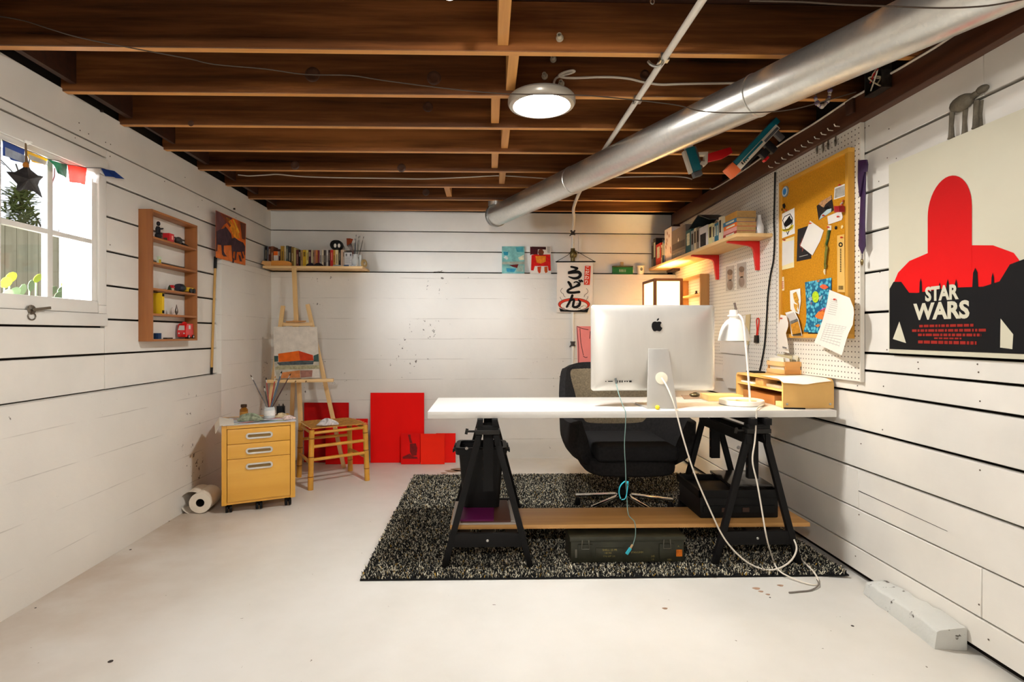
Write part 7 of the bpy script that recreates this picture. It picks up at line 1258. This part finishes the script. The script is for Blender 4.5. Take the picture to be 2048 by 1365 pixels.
for k, (x, y, c_, lab) in enumerate(((1690, 60, (36, 40, 50), 'dark upright brush handle nearest the wide brush in the shelf jar'), (1712, -8, (40, 48, 60), 'tallest dark blue brush handle in the shelf jar'), (1757, 20, (70, 74, 70), 'grey-green brush handle in the middle of the shelf jar'), (1780, 12, (96, 104, 92), 'pale green brush handle in the shelf jar'), (1848, 25, (50, 40, 34), 'thin pointed brush leaning furthest right in the shelf jar'))):
    tp = P89(x, y, 4.93 + .006 * k); brush(tp, jc2 + Vector(((k - 2) * .005, .003 * k - .004, .009)), .0032, c_, (60, 54, 48) if k == 4 else c_, lab, G_, .004)
tr2 = P89(1868, 515, 4.97); rt = .036; tr2.z = TOPS_ + rt + .001; tr2.x -= .012
tg = thing('tape_roll', 'roll of tan masking tape standing on edge at the shelf end', 'tape', tr2 - Z_ * rt); b = MB(); b.lathe([(.017, -.012), (rt, -.012), (rt, .012), (.017, .012), (.017, -.012)], tr2, Vector((1, -.55, 0)), 28, False); b.build('tape', mat('masking_tape', (176, 148, 96), .6, var=.1), tg); MB().lathe([(.0168, -.0118), (.0168, .0118), (.015, .0118), (.015, -.0118), (.0168, -.0118)], tr2, Vector((1, -.55, 0)), 24, False).build('core', mat('tape_core', (210, 196, 170), .7), tg)
for k, (x, w_, c_, lab) in enumerate(((905, .035, (44, 36, 44), 'dark crumpled cloth lump lying before the books'), (1040, .04, (50, 40, 40), 'smaller dark cloth lump lying before the maroon book'))):
    p_ = P89(x, 560, 4.915); p_.z = TOPS_ + .0008; crumple('dark_cloth', lab, p_, w_, .022, .024, mat('dark_cloth_%d' % k, c_, .9, var=.4, vscale=40), 30 + k, 'cloth', 18, 'cloth lumps on the corner shelf')
for k, (x0_, x1_, c_, lab) in enumerate(((1300, 1450, (170, 190, 200), 'pale blue paint tube lying at the shelf front by the red book'), (1490, 1600, (60, 96, 140), 'blue paint tube lying before the printed carton'), (1610, 1720, (190, 196, 206), 'silver paint tube lying at the foot of the brush jar'))):
    a_, c2_ = P89(x0_, 552, 4.888), P89(x1_, 552, 4.888); a_.z = c2_.z = TOPS_ + .0075; t = thing('paint_tube', lab, 'paint tube', (a_ + c2_) / 2 - Z_ * .007, 0, 'paint tubes on the corner shelf'); d_ = c2_ - a_; MB().tube([a_, a_ + d_ * .1, a_ + d_ * .8, a_ + d_ * .86], [.003, .0065, .0068, .003], 10).build('tube', mat('paint_tube_%d' % k, c_, .35, .3, var=.15), t); MB().tube([a_ + d_ * .861, c2_], .0042, 8).build('cap', WHITE, t)

# ================================================================ RIGHT WALL SHELF
XS1, XS0, YN, zS = XQ - .0005, 1.535, 3.362, 1.766
rs = MB().box((XS0, YN, zS), (XS1, 5.20, zS + .022)).build('wall_shelf', PINEY, bevel=.0015); tag(rs, 'long pine wall shelf on two red brackets along the pegboard', 'shelf'); RT = zS + .0222
for k, (y_, lab) in enumerate(((3.532, 'red steel shelf bracket nearer the cork board'), (4.158, 'red steel shelf bracket farther from the camera'))):
    t = thing('shelf_bracket', lab, 'bracket', (XS1, y_, zS - .19), 0, 'red brackets of the wall shelf'); P = [(XS1, zS - .001), (XS0 + .018, zS - .001), (XS0 + .018, zS - .011), (XS1 - .075, zS - .030), (XS1 - .052, zS - .038), (XS1 - .040, zS - .056), (XS1 - .034, zS - .085), (XS1 - .022, zS - .188), (XS1, zS - .188)]
    MB().extr([(x, y_ - .012, z) for x, z in P], (0, .024, 0)).build('arm', REDM, t, bevel=.002)
    b = MB(); [b.lathe([(.004, 0), (.004, .002), (.0001, .003)], (XS1 - .0222 - .0, y_, zS - dz), NR, 8) for dz in (.165,)]; b.build('screw', STEEL, t)
s78 = lambda x, y: (1290 + x / 7.877, 420 + y / 7.877)
GR = 'books standing on the long wall shelf'; FXX = 1.556
RB = [(62, 99, 440, (28, 26, 28)), (101, 130, 510, (120, 112, 104)), (131, 170, 452, (32, 28, 28)), (172, 250, 535, (206, 44, 24)), (252, 270, 552, (220, 196, 160)), (271, 292, 455, (40, 36, 40)), (293, 308, 478, (40, 96, 140)), (310, 418, 292, (222, 206, 196)), (420, 640, 285, (112, 98, 88)), (642, 722, 318, (46, 92, 92)), (724, 766, 330, (150, 152, 146)), (769, 808, 290, (206, 188, 152)), (810, 850, 275, (130, 116, 98)), (854, 986, 262, (222, 214, 208)), (998, 1060, 222, (222, 210, 150)), (1064, 1092, 226, (214, 200, 160)), (1095, 1122, 240, (40, 104, 126)), (1125, 1154, 262, (60, 116, 134)), (1160, 1208, 112, (222, 206, 170))]
for k, (a_, b_, tp, c) in enumerate(RB):
    ya_, yb_2 = atX(*s78(a_, 500), FXX).y, atX(*s78(b_, 500), FXX).y; h = atX(*s78((a_ + b_) / 2, tp), FXX).z - RT; h = min(max(h, .13), .34); y0_, y1_ = yb_2 + .0005, min(ya_, 5.195) - .0005
    if y1_ - y0_ < .004: continue
    x1_ = min(FXX + (.2 if h > .2 else .15), 1.758)
    t = thing('book', '%s %s book, %s from the back wall on the long wall shelf' % ('tall' if h > .24 else 'thick' if y1_ - y0_ > .06 else 'small', cname(c), ORD[k]), 'book', (FXX + .07, (y0_ + y1_) / 2, RT), 0, GR); m = mat('cover_%d_%d_%d' % c, c, .5, var=.08, vscale=20)
    MB().box((FXX, y0_, RT), (FXX + .0024, y1_, RT + h)).box((FXX + .0024, y0_, RT), (x1_, y0_ + .002, RT + h)).box((FXX + .0024, y1_ - .002, RT), (x1_, y1_, RT + h)).build('cover', m, t)
    MB().box((FXX + .0026, y0_ + .0021, RT + .002), (x1_ - .002, y1_ - .0021, RT + h - .003)).build('pages', mat('book_pages', (222, 208, 176)), t)
    c2 = (226, 214, 180) if sum(c) < 330 else (60, 44, 36); w_ = (y1_ - y0_) * .28; ym_ = (y0_ + y1_) / 2
    if k == 7:
        rn = random.Random(2)
        for q_ in range(9):
            yy, z_ = rn.uniform(y0_ + .012, y1_ - .012), RT + h * (.06 + .1 * q_); sheet('leaf_print', [(FXX - .0006, yy + .010 * math.cos(t_) , z_ + .016 * math.sin(t_) + .008 * math.cos(t_)) for t_ in [j * math.pi / 5 for j in range(10)]], NR, .0004, mat('leaf_brown_print', (160, 104, 80), .7, var=.4, vscale=90), t)
    elif k == 8:
        MB().box((FXX - .0006, y0_ + .02, RT + h * .3), (FXX - .0001, y1_ - .02, RT + h * .52)).build('dark_panel', mat('dark_cover_panel', (70, 62, 56), .5, var=.3), t); MB().box((FXX - .0006, ym_ - .012, RT + h * .56), (FXX - .0001, ym_ + .012, RT + h * .60)).box((FXX - .0006, ym_ - .004, RT + h * .53), (FXX - .0001, ym_ + .004, RT + h * .66)).build('white_mark', WHITE, t); MB().box((FXX - .0006, y0_ + .01, RT + h * .05), (FXX - .0001, y1_ - .01, RT + h * .2)).build('print', mat('cover_speckle', (150, 136, 116), .6, var=.6, vscale=120), t)
    elif k == 13: MB().box((FXX - .0006, y0_ + .03, RT + .01), (FXX - .0001, y1_ - .02, RT + h * .66)).build('black_block', mat('speckled_black', (40, 36, 36), .6, var=.8, vscale=90), t)
    else: MB().box((FXX - .0005, ym_ - w_, RT + h * .34), (FXX - .0001, ym_ + w_, RT + h * .86)).build('spine_title', mat('spine_title_%d' % c2[0], c2, .7, var=.55, vscale=220), t)
# open dark book lying tilted across the tops
ya_, yb_2 = atX(*s78(640, 300), FXX).y, atX(*s78(990, 250), FXX).y
hs = max(atX(*s78(x, y), FXX).z for x, y in ((682, 318), (745, 330), (788, 290), (830, 275), (920, 262)))
zo = hs + .0015; t = thing('draped_magazine', 'dark open magazine laid like a roof over the shelf books', 'magazine', (1.63, (ya_ + yb_2) / 2, zo)); ym_ = (ya_ + yb_2) / 2
MB().extr([(1.57, yb_2, zo), (1.57, ym_, zo + .075), (1.57, ya_, zo), (1.57, ya_, zo + .006), (1.57, ym_, zo + .083), (1.57, yb_2, zo + .006)], (.16, 0, 0)).build('cover', mat('dark_teal_cover', (36, 44, 48), .4, var=.4, vscale=30), t)
# horizontal stack, vase
ys0, ys1 = atX(*s78(1440, 300), FXX).y, atX(*s78(1215, 300), FXX).y; ST = [(1440, 408, 352, (150, 40, 34), 'red-brown'), (1440, 350, 282, (214, 150, 140), 'pink'), (1440, 281, 214, (216, 104, 34), 'orange'), (1440, 213, 150, (60, 116, 150), 'blue'), (1440, 149, 40, (206, 150, 70), 'tan')]
z = RT + .0004
for k, (x, yb_, yt_, c, nm) in enumerate(ST):
    h = (yb_ - yt_) / 7.877 / F_PX * 3.46; t = thing('book', '%s book lying flat, %s from the bottom of the pile near the vase' % (nm, ORD[k]), 'book', (1.63, (ys0 + ys1) / 2, z), 0, 'pile of flat books on the wall shelf'); dx, dy = random.uniform(-.004, .004), random.uniform(-.004, .004); x0_, x1_, y0_, y1_ = FXX + .0 + dx, FXX + .125 + dx, ys0 + dy, min(ys1, ys0 + .19) + dy - (.025 if k == 4 else 0); m = mat('cover_%d_%d_%d' % c, c, .5, var=.08, vscale=20)
    MB().box((x0_, y0_, z), (x0_ + .0024, y1_, z + h)).box((x0_ + .0024, y0_, z), (x1_, y1_, z + .0018)).box((x0_ + .0024, y0_, z + h - .0018), (x1_, y1_, z + h)).build('cover', m, t); MB().box((x0_ + .0026, y0_ + .0006, z + .002), (x1_ - .002, y1_ - .003, z + h - .002)).build('pages', mat('aged_book_pages', (176, 140, 88), .85, var=.1, vscale=90), t)
    if k in (2, 3, 0): MB().box((x0_ - .0005, y0_ + .03, z + h * .3), (x0_ - .0001, y1_ - .04, z + h * .7)).build('spine_title', mat('spine_title_226', (226, 214, 180), .7, var=.55, vscale=220), t)
    z += h + .0005
vp = Vector((1.712, 3.43, RT + .0004)); t = thing('white_vase', 'white ceramic bottle vase at the near end of the wall shelf', 'vase', vp); MB().lathe([(.022, 0), (.027, .003), (.029, .03), (.027, .055), (.016, .085), (.011, .105), (.0115, .125), (.0095, .125), (.009, .105), (.0001, .1)], vp, Z_, 24).build('body', mat('white_ceramic', (224, 222, 218), .2, var=.02), t); sheet('leaf_mark', [vp + Vector((-.0268 + .001, -.012 + .008 * math.cos(t_), .040 + .012 * math.sin(t_))) for t_ in [k * math.pi / 6 for k in range(12)]], NR, .0015, mat('teal_glaze', (40, 84, 96), .3), t)
